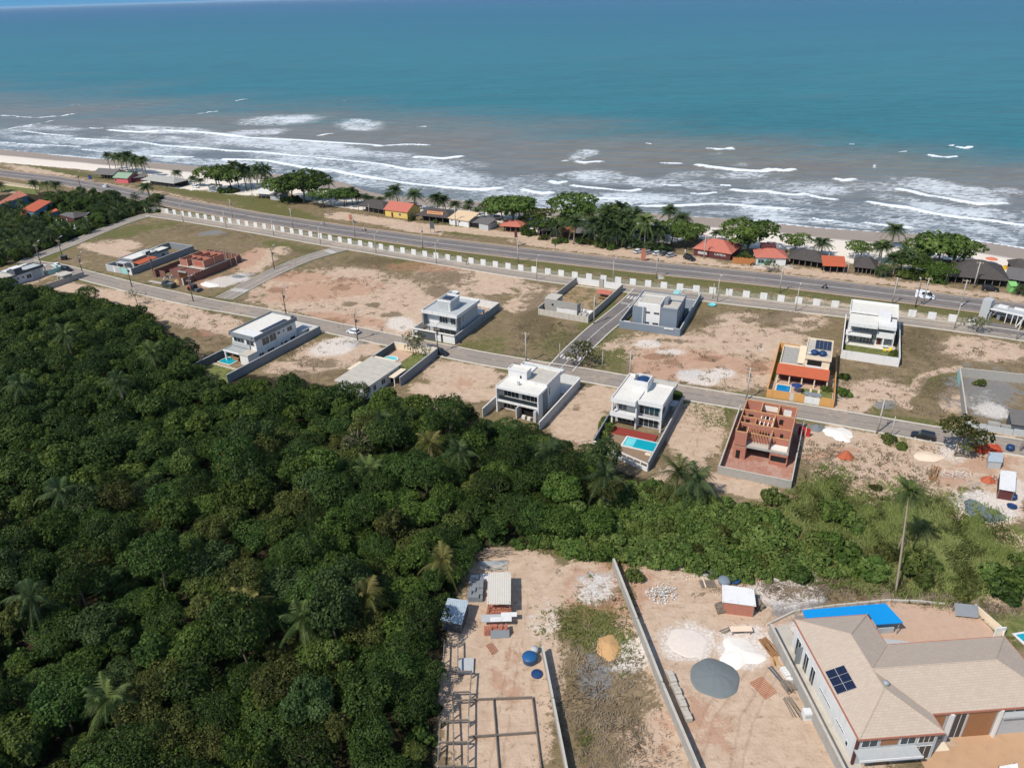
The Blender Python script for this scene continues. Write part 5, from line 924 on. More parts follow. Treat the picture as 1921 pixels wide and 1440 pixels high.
rj, rn, rf, rr = (5.4,8.35,rz),(5.4,5.2,rz),(5.4,14.3,rz),(22.1,8.35,rz)
P0,P1,P2,P3 = (0,0,ez),(10.8,0,ez),(10.8,19.7,ez),(0,19.7,ez); I0,I1 = (10.8,2.7,ez),(10.8,14.0,ez); Q0,Q1 = (27.7,2.7,ez),(27.7,14.0,ez)
mb = MB(); roofpoly(mb,(P0,rn,rf,P3),(P0,P1,rn),(P1,I0,rj,rn),(I0,Q0,rr,rj),(Q0,Q1,rr),(Q1,I1,rj,rr),(I1,P2,rf,rj),(P2,P3,rf)); rf_o = mb.build('roof',m_shingle,T)
k = MB()
for a, b in ((P0,rn),(P1,rn),(rn,rf),(P2,rf),(P3,rf),(rj,rr),(Q0,rr),(Q1,rr),(I0,rj),(I1,rj)): k.tube([Vector(a)+Vector((0,0,.03)),Vector(b)+Vector((0,0,.03))],.09,6)
k.build('ridge_tile',m_shingle,rf_o)
k = MB()
for a, b in ((P0,P1),(P1,I0),(I0,Q0),(Q0,Q1),(Q1,I1),(I1,P2),(P2,P3),(P3,P0)): k.wall(a,b,.12,ez-.26,ez+.02)
k.build('eave_board',m_brick,rf_o)
bx(T,'wall',m_white,(.2,.4,.6,19.4,0,5.1),(.4,10.4,19.2,19.4,0,5.1),(10.3,10.5,14.2,19.2,0,5.1),(10.6,27.4,13.5,13.7,0,5.1),(27.2,27.4,3.2,13.5,0,5.1)); bx(T,'front_wall',m_lgrey,(.4,10.4,.4,.6,0,5.1),(10.4,27.2,3.0,3.2,0,5.1)); bx(T,'side_wall',m_lgrey,(10.2,10.4,.6,3.0,0,5.1))
bx(T,'corner_post',m_maroon,(.14,.42,.3,.62,0,5.15))
for p, q in ((11.2,12.9),(16.0,19.6)): bx(T,'timber_door',m_doorwood,(p,q,2.92,3.0,.05,4.8))
bx(T,'timber_panel',m_doorwood,(3.0,5.0,.34,.4,0,2.5)); bx(T,'timber_band',m_doorwood,(3.2,5.4,.35,.4,3.3,4.9))
for c0,c1,m in ((.8,2.8,1),(5.7,7.6,1),(8.0,10.0,2)): window(T,'n',.4,c0,c1,3.2,4.9,mull=m)
window(T,'n',.4,7.6,10.0,.2,2.6,mull=2); window(T,'n',3.0,14.2,15.7,.1,4.9,mull=1); bx(T,'garage_door',m_lgrey,(20.4,24.4,2.9,3.0,.05,3.6)); bx(T,'white_pillar',m_white,(13.2,13.6,2.4,2.8,0,5.0),(19.8,20.1,2.5,2.9,0,5.0)); bx(T,'grey_lintel',m_lgrey,(20.2,26.8,2.3,2.98,3.7,4.0)); window(T,'n',3.0,20.4,26.5,4.1,4.9,mull=3)
bx(T,'front_canopy',m_lgrey,(.0,7.8,-1.2,.38,2.75,2.95)); bx(T,'canopy_edge',m_white,(-.1,7.9,-1.32,-1.2,2.7,3.02))
for c0,c1,z0,z1,m in ((2.0,2.5,1.2,2.0,0),(3.2,5.4,2.0,2.3,2),(7.0,10.4,2.0,2.3,2),(12.0,13.2,.3,3.2,1),(14.2,15.4,.2,3.4,1),(16.8,18.2,.2,3.4,1)): window(T,'l',.2,c0,c1,z0,z1,mull=m)
bx(T,'open_shutter',m_grey,(-.7,.15,16.2,16.28,.2,3.4))
tl = math.atan((rz-ez)/5.4)
for i in range(2):
    for j in range(3):
        x0 = .25+i*1.22; y0 = 6.5+j*1.22; f = lambda x: ez+.14+x*math.tan(tl)
        m_s = MB(); m_s.plate((x0,y0,f(x0)),(x0+1.14,y0,f(x0+1.14)),(x0+1.14,y0+1.14,f(x0+1.14)),(x0,y0+1.14,f(x0)),.06); so = m_s.build('solar_panel',m_solar,T)
        k = MB(); k.plate((x0-.04,y0-.04,f(x0-.04)-.03),(x0+1.18,y0-.04,f(x0+1.18)-.03),(x0+1.18,y0+1.18,f(x0+1.18)-.03),(x0-.04,y0+1.18,f(x0-.04)-.03),.03); k.build('panel_frame',m_metal,so)
k = MB(); k.lathe([(.3,0),(.42,.12),(.42,.3),(.3,.45),(.05,.52)],(6.1,6.1,rz-.25),14); k.build('roof_vent',m_metal,T,True)
bx(T,'doorstep',m_cream,(10.6,13.4,1.2,2.9,0,.16),(11.0,13.2,-.4,1.1,0,.1))
def VT(name,label,cat): return thing(name,label,cat,VO,vang)
def vsheet(name, pts, mat, z): 
    return sheet(name,[(VO[0]+va.x*p[0]+vb.x*p[1],VO[1]+va.y*p[0]+vb.y*p[1]) for p in pts],mat,z)
T = VT('tarp_canopy','L-shaped bright blue tarpaulin roof behind the beige villa','canopy')
k = MB(); k.prism([(2.1,20.3),(11.6,20.5),(11.6,18.35),(15.7,18.35),(15.1,22.3),(2.3,22.1)],2.62,2.7); k.build('tarp',m_tarp,T); bx(T,'post',m_metal,*[(x,x+.1,y,y+.1,0,2.62) for x,y in ((2.3,20.6),(2.5,21.8),(8.6,21.8),(14.8,21.9),(15.3,18.6),(11.9,18.6))]); bx(T,'stored_box',m_lgrey,(12.0,15.0,18.9,19.6,0,1.2))
T = VT('boundary_wall','tall pale grey wall along the white side of the beige villa','wall'); walls(T,m_concrete,[(-2.75,-4),(-2.95,20.6)],2.0,.25,'wall_panel',m_conc2)
T = VT('terrace_wall','low pale curb wall with thin stakes behind the blue tarp','wall'); k = MB(); pts = [(-2.8,22.0),(2.4,24.3),(9,24.9),(17.4,25.2),(22,24.6),(25.6,23.6)]
for i in range(5): k.wall(pts[i],pts[i+1],.25,0,.45)
k.build('curb',m_conc2,T); bx(T,'stake',m_rust,*[(3.2+1.8*i,3.24+1.8*i,24.1+.06*i,24.14+.06*i,0,1.3) for i in range(9)])
T = VT('solar_water_heater','tilted grey collector panel on legs at the terrace corner','panel'); k = MB(); k.plate((25.6,21.0,.7),(28.6,20.2,.7),(29.0,21.4,1.9),(26.0,22.2,1.9),.1); k.build('collector',m_grey,T); k = MB(); k.plate((25.55,20.95,.62),(28.65,20.15,.62),(29.05,21.45,1.84),(25.95,22.25,1.84),.04); k.build('frame',m_metal,T); bx(T,'leg',m_metal,(25.9,25.98,22.1,22.18,0,1.7),(28.7,28.78,21.3,21.38,0,1.7),(25.8,25.88,21.1,21.18,0,.7),(28.2,28.28,20.4,20.48,0,.7))
vsheet('terrace',[(11.6,14.1),(28.6,14.1),(29.6,18.5),(28.8,22.4),(17.4,25.0),(11.6,24.5)],m_terra,.145); vsheet('pale_slab',[(11.6,14.1),(17.6,14.1),(16.2,17.2),(11.6,18.4)],m_lgrey,.15); vsheet('forecourt',[(7.8,-9),(30,-9),(30,2.9),(13.5,2.9),(13.5,.4),(7.8,.4)],M('ochre_forecourt',(186,150,116),.9,.14,.5,grime=.15),.145); vsheet('side_path',[(-2.6,-6),(.4,-6),(.4,22),(-2.8,21)],m_conc2,.145)
T = VT('boundary_wall','pale rendered wall between the terrace and the pool garden','wall'); walls(T,m_cream,[(27.9,14.0),(30.4,17.2),(29.3,22.2)],1.3,.2,'wall_panel'); bx(T,'white_gate',m_white,(28.9,30.4,16.8,17.0,.0,1.9))
vsheet('pool_lawn',[(30.6,16.8),(38,15),(40,21),(30,21.4)],m_lawn,.145)
T = VT('swimming_pool','green-blue pool at the right edge next to the lawn','swimming pool'); k = MB(); k.prism([(31.9,17.2),(38,17.8),(38,13.8),(32.4,14.6)],.05,.22); k.build('coping',m_white,T); k = MB(); k.add([(32.3,16.9,.24),(32.7,14.9,.24),(38,14.2,.24),(38,17.5,.24)],[(0,1,2,3)]); k.build('water',m_pool,T)
T = VT('plan_board','white site board with dark drawing lying on the ochre forecourt','board'); k = MB(); k.plate((15.6,-4.6,.5),(18.0,-4.4,.5),(18.4,-3.2,1.3),(16.0,-3.4,1.3),.05); k.build('board',m_white,T); k = MB(); k.plate((15.8,-4.45,.57),(16.4,-4.42,.57),(16.7,-3.5,1.19),(16.1,-3.55,1.19),.02); k.plate((17.0,-4.2,.72),(17.8,-4.1,.72),(17.9,-3.8,.94),(17.1,-3.9,.94),.02); k.build('drawing',m_dgrey,T); bx(T,'prop_leg',m_wood,(16.1,16.2,-3.3,-3.2,0,1.2),(18.1,18.2,-3.1,-3.0,0,1.2))

# ------------------------------------------------------------------ foreground building sites
m_oldconc = M('old_grey_concrete',(120,110,100),.9,.2,2.0,grime=.4)
m_limew = M('raked_white_sand',(216,202,188),.95,.12,1.5)
def TP(c, pts, z): return [G(c,x,y,z) for x,y in pts]
def wallthing(name,label,c,pts,h,th,mat,cap):
    w = TP(c,pts,h); T = thing(name,label,'wall',(w[0].x,w[0].y,0)); q = [(p.x-w[0].x,p.y-w[0].y) for p in w]; walls(T,mat,q,h,th,'wall_panel',cap); return T
wallthing('boundary_wall','rough concrete wall on the right of the foundation site with the blue tanks','T',[(778,690),(842,1010),(935,1480)],1.7,.22,m_concrete,m_conc2)
wallthing('boundary_wall','long grey concrete wall between the dry-grass lot and the gravel-pile site','U',[(112,28),(270,430),(440,860),(705,1480)],1.9,.28,m_concrete,m_conc2)
def hutroof(T, w, zs, mat, th=.08, name='roof'):
    o = T.location; k = MB(); k.plate(*[(p.x-o.x,p.y-o.y,z) for p,z in zip(w,zs)],th); return k.build(name,mat,T)
def shed(name,label,c,cor,z0,z1,roof,legs=m_oldwood,wallm=None,cat='shed'):
    """cor = roof corners near-left, near-right, far-right, far-left in crop c"""
    w = [G(c,*cor[0],z0),G(c,*cor[1],z0),G(c,*cor[2],z1),G(c,*cor[3],z1)]; T = thing(name,label,cat,(w[0].x,w[0].y,0)); hutroof(T,w,(z0,z0,z1,z1),roof); o = T.location
    cen = sum(w,Vector())/4
    for p, z in zip(w,(z0,z0,z1,z1)):
        q = p.lerp(cen,.1)-o; k = MB(); k.tube([(q.x,q.y,0),(q.x,q.y,z+.05)],.07,6); k.build('post',legs,T)
    if wallm:
        q = [(p.lerp(cen,.12)-o) for p in w]; k = MB(); k.wall(q[0],q[1],.12,0,z0*.98); k.wall(q[1].lerp(q[2],.04),q[2].lerp(q[1],.04),.12,0,z0*.98); k.wall(q[2],q[3],.12,0,z0*.98); k.wall(q[3].lerp(q[0],.04),q[0].lerp(q[3],.04),.12,0,z0*.98); k.build('wall',wallm,T)
    return T
T = shed('open_shed','open timber shed under a pale corrugated roof beside the blue-grey sheds','T',[(437,432),(583,434),(585,238),(445,238)],2.6,2.6,m_fibrow)
bx(T,'brace',m_wood,(.2,3.6,.1,.18,1.2,1.3),(.2,3.6,.1,.18,.5,.6))
shed('zinc_shed','corrugated zinc lean-to shed in the shade of the forest edge','T',[(150,532),(280,560),(325,412),(197,395)],2.1,2.4,m_zinc,m_oldwood,m_dgrey)
def pile_np(c, x, y, rx, ry, h, mat, name, label, cat='pile', rough=.12, ang=0.0, n=44, rings=14, seed=1, sharp=1.25):
    p = G(c,x,y); T = thing(name,label,cat,p,ang); r = np.random.default_rng(seed); V = [(0,0,h*.93)]; Fc = []
    w = r.normal(0,1,(7,2)); tops = [(r.uniform(-.3,.3),r.uniform(-.3,.3),r.uniform(.35,.6)) for _ in range(3)]
    for i in range(1,rings+1):
        f = i/rings
        for j in range(n):
            a = 2*math.pi*j/n; e = 1+rough*sum(w[q][0]/(1+.35*q)*math.sin((q+2)*a+w[q][1]*3) for q in range(7))*.5
            ux, uy = f*e*math.cos(a), f*e*math.sin(a); b = min(math.hypot(ux-t[0],uy-t[1])/(.75+t[2]) for t in tops); slump = .75+.25*(1-min(1,b*1.6))
            z = h*max(0,1-f**sharp)*slump+h*rough*.6*(r.random()-.5)*(1-f)+h*.05*math.sin(9*a+6*f+seed)*f*(1-f)*2 if i < rings else -.12
            V.append((rx*ux,ry*uy,z))
    for j in range(n): Fc.append((0,1+j,1+(j+1)%n))
    for i in range(rings-1):
        for j in range(n): Fc.append((1+i*n+j,1+(i+1)*n+j,1+(i+1)*n+(j+1)%n,1+i*n+(j+1)%n))
    mb = MB(); mb.add(V,Fc); mb.build('heap',mat,T,True); return T
def rubble(c, x, y, rx, ry, h, name, label, mat=None, n=120, s=.28, seed=1, mats=None):
    p = G(c,x,y); T = thing(name,label,'rubble pile',p); r = random.Random(seed); mb = MB()
    for i in range(n):
        a = r.random()*6.28; d = r.random()**.6; px_, py_ = rx*d*math.cos(a), ry*d*math.sin(a); z = h*(1-d*d)*r.random()
        u = [Vector((r.uniform(-1,1),r.uniform(-1,1),r.uniform(-.6,.6)))*s*r.uniform(.4,1.1) for _ in range(3)]; o = Vector((px_,py_,z+.05)); w3 = u[0].cross(u[1]).normalized()*s*.35
        mb.mi = r.randrange(len(mats)) if mats else 0
        mb.add([o,o+u[0],o+u[0]+u[1],o+u[1],o+w3,o+u[0]+w3,o+u[0]+u[1]+w3,o+u[1]+w3],[(0,3,2,1),(4,5,6,7),(0,1,5,4),(1,2,6,5),(2,3,7,6),(3,0,4,7)])
    o = mb.build('debris',mats or mat or m_rubble,T); o['kind'] = 'stuff'; return T
def planks(c, p0, p1, w, n, name, label, mat, lay=2, seed=1, cat='timber pile', th=.05, jit=.25):
    a, b = G(c,*p0), G(c,*p1); T = thing(name,label,cat,a); d = b-a; L = d.length; d.normalize(); nn = Vector((-d.y,d.x,0)); r = random.Random(seed); mb = MB()
    for l in range(lay):
        for i in range(n):
            o = nn*(w*(i/n-.5)+r.uniform(-jit,jit)*w/n)+d*r.uniform(-jit,jit); q = d*L*r.uniform(.75,1.05)+nn*r.uniform(-jit,jit); mb.wall(o,o+q,w/n*.7,.08+l*th*1.5,.08+l*th*1.5+th)
    mb.build('plank',mat,T); return T
def stack(c, p0, p1, w, h, nL, nh, name, label, mat, cat='block stack', seed=1, gap=.02):
    a, b = G(c,*p0), G(c,*p1); T = thing(name,label,cat,a); d = b-a; L = d.length; d.normalize(); r = random.Random(seed); mb = MB(); n = Vector((-d.y,d.x,0)); nw = max(1,int(w/.5))
    for i in range(nL):
        for j in range(nh):
            for q in range(nw):
                if j == nh-1 and r.random() < .35: continue
                o = d*(L*i/nL)+n*(w*(q/nw-.5)+w/nw/2); mb.wall(o+d*gap,o+d*(L/nL-gap),w/nw-gap,.08+h*j/nh+.003,.08+h*(j+1)/nh-.003)
    mb.build('block',mat,T); return T
stack('T',(365,425),(375,300),2.4,1.0,6,3,'tile_stack','dark grey stack of roof tiles beside the open timber shed',m_grey,'tile stack',3)
T = thing('sheet_pile','two white roofing sheets lying behind the tile stack','sheet pile',G('T',390,280)); bx(T,'sheet',m_white,(-1.4,-.1,-.9,.7,.1,.3),(.1,1.5,-.8,.8,.1,.35))
planks('T',(395,188),(565,185),1.0,7,'timber_pile','pale planks stacked crosswise behind the open shed',m_lgrey,3,4); planks('T',(400,215),(560,218),1.0,6,'timber_pile','second row of pale planks nearer the open shed',m_conc2,3,5)
T = thing('branch_pile','tangle of bleached cut branches at the forest edge','branch pile',G('T',450,135)); k = MB(); r = random.Random(5)
for i in range(46):
    p = Vector((r.uniform(-2.8,2.6),r.uniform(-1.2,1.2),r.uniform(.1,.6))); a = r.gauss(.1,.5); L = r.uniform(1.2,3.2); q = p+Vector((math.cos(a)*L,math.sin(a)*L*.6,r.uniform(-.2,.5))); k.tube([p,p.lerp(q,.5)+Vector((0,0,r.uniform(-.1,.2))),q],[.07,.06,.03],5)
k.build('branch',m_branch,T)
stack('T',(440,490),(590,498),1.6,1.0,9,4,'brick_pallet','stack of red hollow bricks in front of the open shed',m_brick,'brick stack',6); stack('T',(420,612),(566,606),1.2,1.1,9,4,'brick_pallet','low stack of red bricks with a grey plate leaning on it',m_brick,'brick stack',7)
T = thing('sheet_pile','grey and white roofing sheets laid over the brick stacks','sheet pile',G('T',485,560)); bx(T,'sheet',m_lgrey,(-2.0,1.4,-.6,.9,1.15,1.25)); bx(T,'white_sheet',m_white,(-.6,2.6,-.7,.2,1.28,1.34),(1.0,3.4,.3,1.2,1.2,1.27))
T = thing('grey_plate','grey plate leaning against the low brick stack','plate',G('T',518,645)); k = MB(); k.plate((-1.4,0,.05),(1.4,.1,.05),(1.4,.7,1.1),(-1.4,.6,1.1),.06); k.build('plate',m_grey,T)
k_low = [((330,1015),(715,1000)),((715,1000),(775,1480)),((475,1015),(512,1480)),((325,1243),(735,1215))]
k_tall = [((175,655),(160,975)),((258,655),(258,835)),((170,847),(340,843)),((342,843),(330,1015)),((160,974),(335,968)),((225,975),(235,1480)),((228,1024),(330,1018)),((327,1020),(318,1480)),((150,1147),(325,1140)),((150,1147),(130,1480)),((145,1279),(322,1276)),((135,1427),(320,1424))]
T = thing('foundation_frame','grid of grey concrete foundation beams on the sandy lot by the forest','foundation',G('T',330,1240)); o = T.location
for (a,b),h,z in [(s,.5,.45) for s in k_low]+[(s,1.5,1.5) for s in k_tall]:
    p, q = G('T',*a,z)-o, G('T',*b,z)-o; k = MB(); k.wall(p,q,.13,0 if h < 1 else z-.26,z); k.build('beam',m_oldconc,T)
    if h > 1:
        k = MB(); n = max(1,int((q-p).length/2.6))
        for i in range(n+1): c_ = p.lerp(q,i/n); k.box(c_.x-.08,c_.x+.08,c_.y-.08,c_.y+.08,0,z+.02)
        k.build('pier',m_concrete,T)
bx(T,'floor_plate',m_lgrey,(-2.0,.2,9.6,12.4,.3,.4))
T = thing('water_tank','large blue plastic water tank with ribbed lid by the concrete wall','water tank',G('T',700,785)); k = MB(); k.lathe([(.92,0),(1.0,.1),(1.06,.9),(1.1,.95),(1.02,1.02),(.5,1.2),(.12,1.25)],(0,0,.05),24); k.build('tank',m_tank,T,True)
T = thing('tank_lid','round blue tank lid lying on the sand by the wall','tank lid',G('T',744,864)); k = MB(); k.lathe([(.84,0),(.8,.1),(.4,.24),(.08,.28)],(0,0,.05),20); k.build('lid',m_tankd,T); k = MB()
for i in range(10): w = i*math.pi/5; k.tube([(.1*math.cos(w),.1*math.sin(w),.34),(.78*math.cos(w),.78*math.sin(w),.17)],.03,5)
k.build('rib',m_tank,T)
T = thing('water_barrel','grey barrel standing behind the blue tank','barrel',G('T',730,735)); k = MB(); k.lathe([(.5,0),(.56,.5),(.5,1.0),(.1,1.02)],(0,0,.05),16); k.build('barrel',m_lgrey,T,True)
def rebar(c, cor, nx, ny, name, label, z=.12):
    w = [G(c,*p) for p in cor]; T = thing(name,label,'rebar mesh',w[0]); o = w[0]; k = MB()
    for i in range(nx+1): k.tube([w[0].lerp(w[1],i/nx)-o+Vector((0,0,z)),w[3].lerp(w[2],i/nx)-o+Vector((0,0,z))],.03,4)
    for j in range(ny+1): k.tube([w[0].lerp(w[3],j/ny)-o+Vector((0,0,z+.06)),w[1].lerp(w[2],j/ny)-o+Vector((0,0,z+.06))],.03,4)
    k.build('bar',m_rust,T)
rebar('T',[(432,690),(470,748),(505,725),(465,675)],8,3,'rebar_cage','small rusty rebar cage lying near the red bricks'); rebar('U',[(1030,870),(1135,978),(1215,930),(1110,828)],12,8,'rebar_mesh','rusty rebar mesh sheet lying on the sand by the villa wall')
pile_np('T',1186,700,2.1,2.3,.6,m_sandor,'sand_heap','ochre sand heap on the dry-grass lot','sand pile',seed=3)
pile_np('U',795,830,3.6,3.4,.85,m_gravelb,'gravel_heap','large blue-grey gravel heap on the foreground site','gravel pile',rough=.07,seed=5,sharp=2.2)
pile_np('U',970,665,3.4,2.7,.55,m_lime,'sand_heap','white sand heap behind the blue-grey gravel heap','sand pile',seed=6,rough=.24,sharp=1.6); pile_np('U',610,590,3.0,2.9,.16,m_limew,'sand_heap','low raked white sand mound left of the gravel heap','sand pile',seed=7,rough=.2)
rubble('U',435,265,2.6,2.2,.8,'rubble_heap','heap of broken pale rubble near the long grey wall',n=240,s=.3,seed=8,mats=[m_rubble,m_lime,m_lgrey]); rubble('U',640,150,4.2,.9,.25,'rubble_heap','line of scattered stones below the bushes',n=110,s=.22,seed=9,mats=[m_rubble,m_sandpale]); rubble('U',780,130,2.2,1.2,.5,'rubble_heap','grey debris heap with white bags behind the tin-roofed hut',n=90,s=.35,seed=10,mats=[m_lgrey,m_white,m_grey])
shed('brick_hut','small brick hut under a flat white tin roof on the gravel site','U',[(845,318),(1075,348),(1060,230),(845,200)],2.4,2.7,m_white,m_oldwood,m_brick)
planks('U',(800,380),(870,360),1.4,5,'timber_pile','ragged timber offcuts leaning left of the brick hut',m_oldwood,5,11,th=.16); planks('U',(1050,300),(1120,380),1.2,4,'timber_pile','grey boards leaning right of the brick hut',m_oldwood,5,12,th=.14)
T = thing('workbench','timber workbench with a pale top in front of the brick hut','workbench',G('U',968,530)); bx(T,'top',m_sandpale,(-1.6,1.6,-.5,.5,.85,.95)); bx(T,'leg',m_oldwood,*[(x,x+.1,y,y+.1,.05,.85) for x in (-1.4,1.3) for y in (-.4,.3)]); bx(T,'shelf_tool',m_dgrey,(-1.0,.4,-.2,.2,.3,.5))
planks('U',(838,522),(920,482),.9,3,'timber_pile','flat grey board lying beside the workbench',m_oldwood,1,13)
stack('U',(484,800),(622,1135),.9,.7,16,3,'block_row','long row of pale concrete blocks stacked along the long grey wall',m_conc2,'block stack',14)
planks('U',(1120,575),(1215,690),1.3,7,'timber_pile','brown timber planks stacked beside the villa wall',m_wood,4,15); planks('U',(1190,690),(1225,760),.8,4,'timber_pile','yellowish boards at the end of the brown planks',m_sandor,2,16); planks('U',(1170,752),(1285,880),.8,2,'timber_pile','dark wide board on a trestle beside the villa wall',m_dgrey,1,17); planks('U',(1285,965),(1375,1110),1.3,8,'timber_pile','thin grey sticks spread on the sand by the villa wall',m_oldwood,1,18,th=.06); planks('U',(1265,870),(1320,940),1.2,6,'timber_pile','tangled scrap timber between the dark board and the sticks',m_oldwood,4,19,th=.1)
stack('U',(1250,775),(1310,865),.8,.5,6,2,'block_row','short row of white blocks against the villa wall',m_white,'block stack',20)
T = thing('white_box','white appliance box on the villa wall foot','box',G('U',1412,1100)); bx(T,'case',m_white,(-.5,.5,-.5,.5,.05,1.3)); bx(T,'grille',m_lgrey,(-.4,.4,-.54,-.5,.5,1.1))
for q,(x,y,m,l) in enumerate(((925,172,m_tank,'blue water tank behind the brick hut roof'),(860,185,m_bluegrey,'grey-blue water tank left of the brighter blue one'))):
    T = thing('water_tank',l,'water tank',G('U',x,y+8)); k = MB(); k.lathe([(.8,0),(.95,.1),(1.0,.8),(.6,.95),(.1,1.0)],(0,0,.05),20); k.build('tank',m,T,True)
T = thing('pallet','pale timber pallet with boards near the debris heap','pallet',G('U',745,200)); bx(T,'board',m_oldwood,*[(-1.2,1.2,-.8+.28*i,-.65+.28*i,.2,.26) for i in range(6)]); bx(T,'bearer',m_oldwood,(-1.1,-1.0,-.8,.8,.06,.2),(1.0,1.1,-.8,.8,.06,.2)); bx(T,'loose_board',m_sandpale,(-.6,-.4,-1.0,1.3,.28,.34))
# lower-street sites on the right
pile_np('V',640,640,3.0,3.2,.55,m_lime,'sand_heap','bright white sand heap spilling from the lower street','sand pile',seed=21,ang=.6,rough=.22); pile_np('V',488,602,1.9,1.5,1.0,m_gravel,'gravel_heap','grey gravel heap beside the brick shell wall','gravel pile',seed=22); pile_np('V',690,800,1.7,1.4,1.5,m_sandred,'earth_heap','orange-red earth heap below the white sand','earth pile',seed=23); pile_np('V',1255,800,3.2,2.2,.5,m_sandpale,'sand_heap','broad pale sand mound below the black pickup','sand pile',seed=24); pile_np('V',1675,965,1.5,1.3,1.2,m_sandred,'earth_heap','small red earth heap beside the white-roofed hut','earth pile',seed=25)
planks('V',(1285,965),(1315,870),1.5,9,'timber_pile','neat brown plank stack left of the rubble strip',m_wood,2,26); rubble('V',1450,925,3.6,1.3,.4,'rubble_heap','strip of pale and red rubble before the red earth heap',n=180,s=.25,seed=27,mats=[m_rubble,m_lime,m_brick,m_lgrey]); rubble('V',1725,960,1.0,1.8,.4,'rubble_heap','rubble strip between the red heap and the white hut',n=70,s=.25,seed=28,mats=[m_rubble,m_brick])
shed('white_hut','white flat-roofed site hut beside the grey puddle','V',[(1752,1022),(1865,1042),(1872,902),(1762,890)],2.3,2.5,m_white,m_oldwood,m_maroon)
sheet('puddle',[G('V',*p) for p in ((1508,1110),(1545,1092),(1600,1108),(1660,1150),(1740,1172),(1795,1215),(1790,1240),(1700,1258),(1600,1240),(1545,1205),(1515,1165))],m_puddle,.13)
T = thing('plastic_tub','flat dark blue tub lying on white sand by the puddle','tub',G('V',1838,1150)); k = MB(); k.lathe([(.7,0),(.85,.3),(.7,.3),(.6,.1),(.1,.1)],(0,0,.1),18); k.build('tub',m_tankd,T,True); T = thing('water_barrel','dark blue barrel at the corner of the white hut','barrel',G('V',1848,1095)); k = MB(); k.lathe([(.5,0),(.58,.5),(.5,1.0),(.1,1.02)],(0,0,.05),16); k.build('barrel',m_tankd,T,True); T = thing('water_barrel','blue water drum beside the roadside brick stacks','barrel',G('V',1824,755)); k = MB(); k.lathe([(.7,0),(.8,.6),(.7,1.1),(.1,1.15)],(0,0,.05),16); k.build('barrel',m_tankd,T,True)
stack('V',(1570,760),(1750,760),2.2,1.0,12,4,'brick_pallet','row of bright orange brick stacks by the lower street',M_brick('orange_hollow_brick',(206,92,60),(190,80,52),(150,70,50),.25,.2,.2),'brick stack',29)
shed('tool_shed','small grey metal tool shed in front of the orange brick stacks','V',[(1675,832),(1778,838),(1782,772),(1680,765)],1.7,2.0,m_zinc,m_metal,m_lgrey)
T = thing('log_pile','pile of logs and roots under the roadside tree','log pile',G('V',1500,790)); k = MB(); r = random.Random(31)
for i in range(14): p = Vector((r.uniform(-2,2),r.uniform(-.6,.6),r.uniform(.1,.5))); a = r.uniform(-.4,.4); q = p+Vector((math.cos(a),math.sin(a),0))*r.uniform(1,2.4); k.tube([p,q],.13,6)
k.build('log',m_oldwood,T)
T = thing('lumber_beam','single pale beam lying left of the orange brick stacks','beam',G('V',1430,800)); p = G('V',1465,845)-G('V',1430,800); k = MB(); k.wall((0,0),(p.x,p.y),.2,.08,.26); k.build('beam',m_conc2,T)
# brick-shell forecourt on the west side
pile_np('B',1370,985,4.2,2.2,.5,m_lime,'sand_heap','white lime spread beside the shade-toned brick wall','sand pile',seed=32,ang=-.5); pile_np('B',1710,890,2.8,1.3,.7,m_gravel,'gravel_heap','dark grey gravel heap near the west cross street','gravel pile',seed=33,ang=-.3); pile_np('B',975,955,1.2,1.2,1.1,m_sandor,'sand_heap','ochre sand heap in the brick shell gateway','sand pile',seed=34)
planks('B',(650,945),(900,985),1.6,5,'timber_pile','long pale slabs stacked along the street before the brick shell',m_conc2,2,35); rubble('B',880,905,2.4,1.2,.8,'rubble_heap','clutter of sacks and blocks inside the brick shell yard',n=60,s=.5,seed=36,mats=[m_lgrey,m_rubble,m_brick_shade])
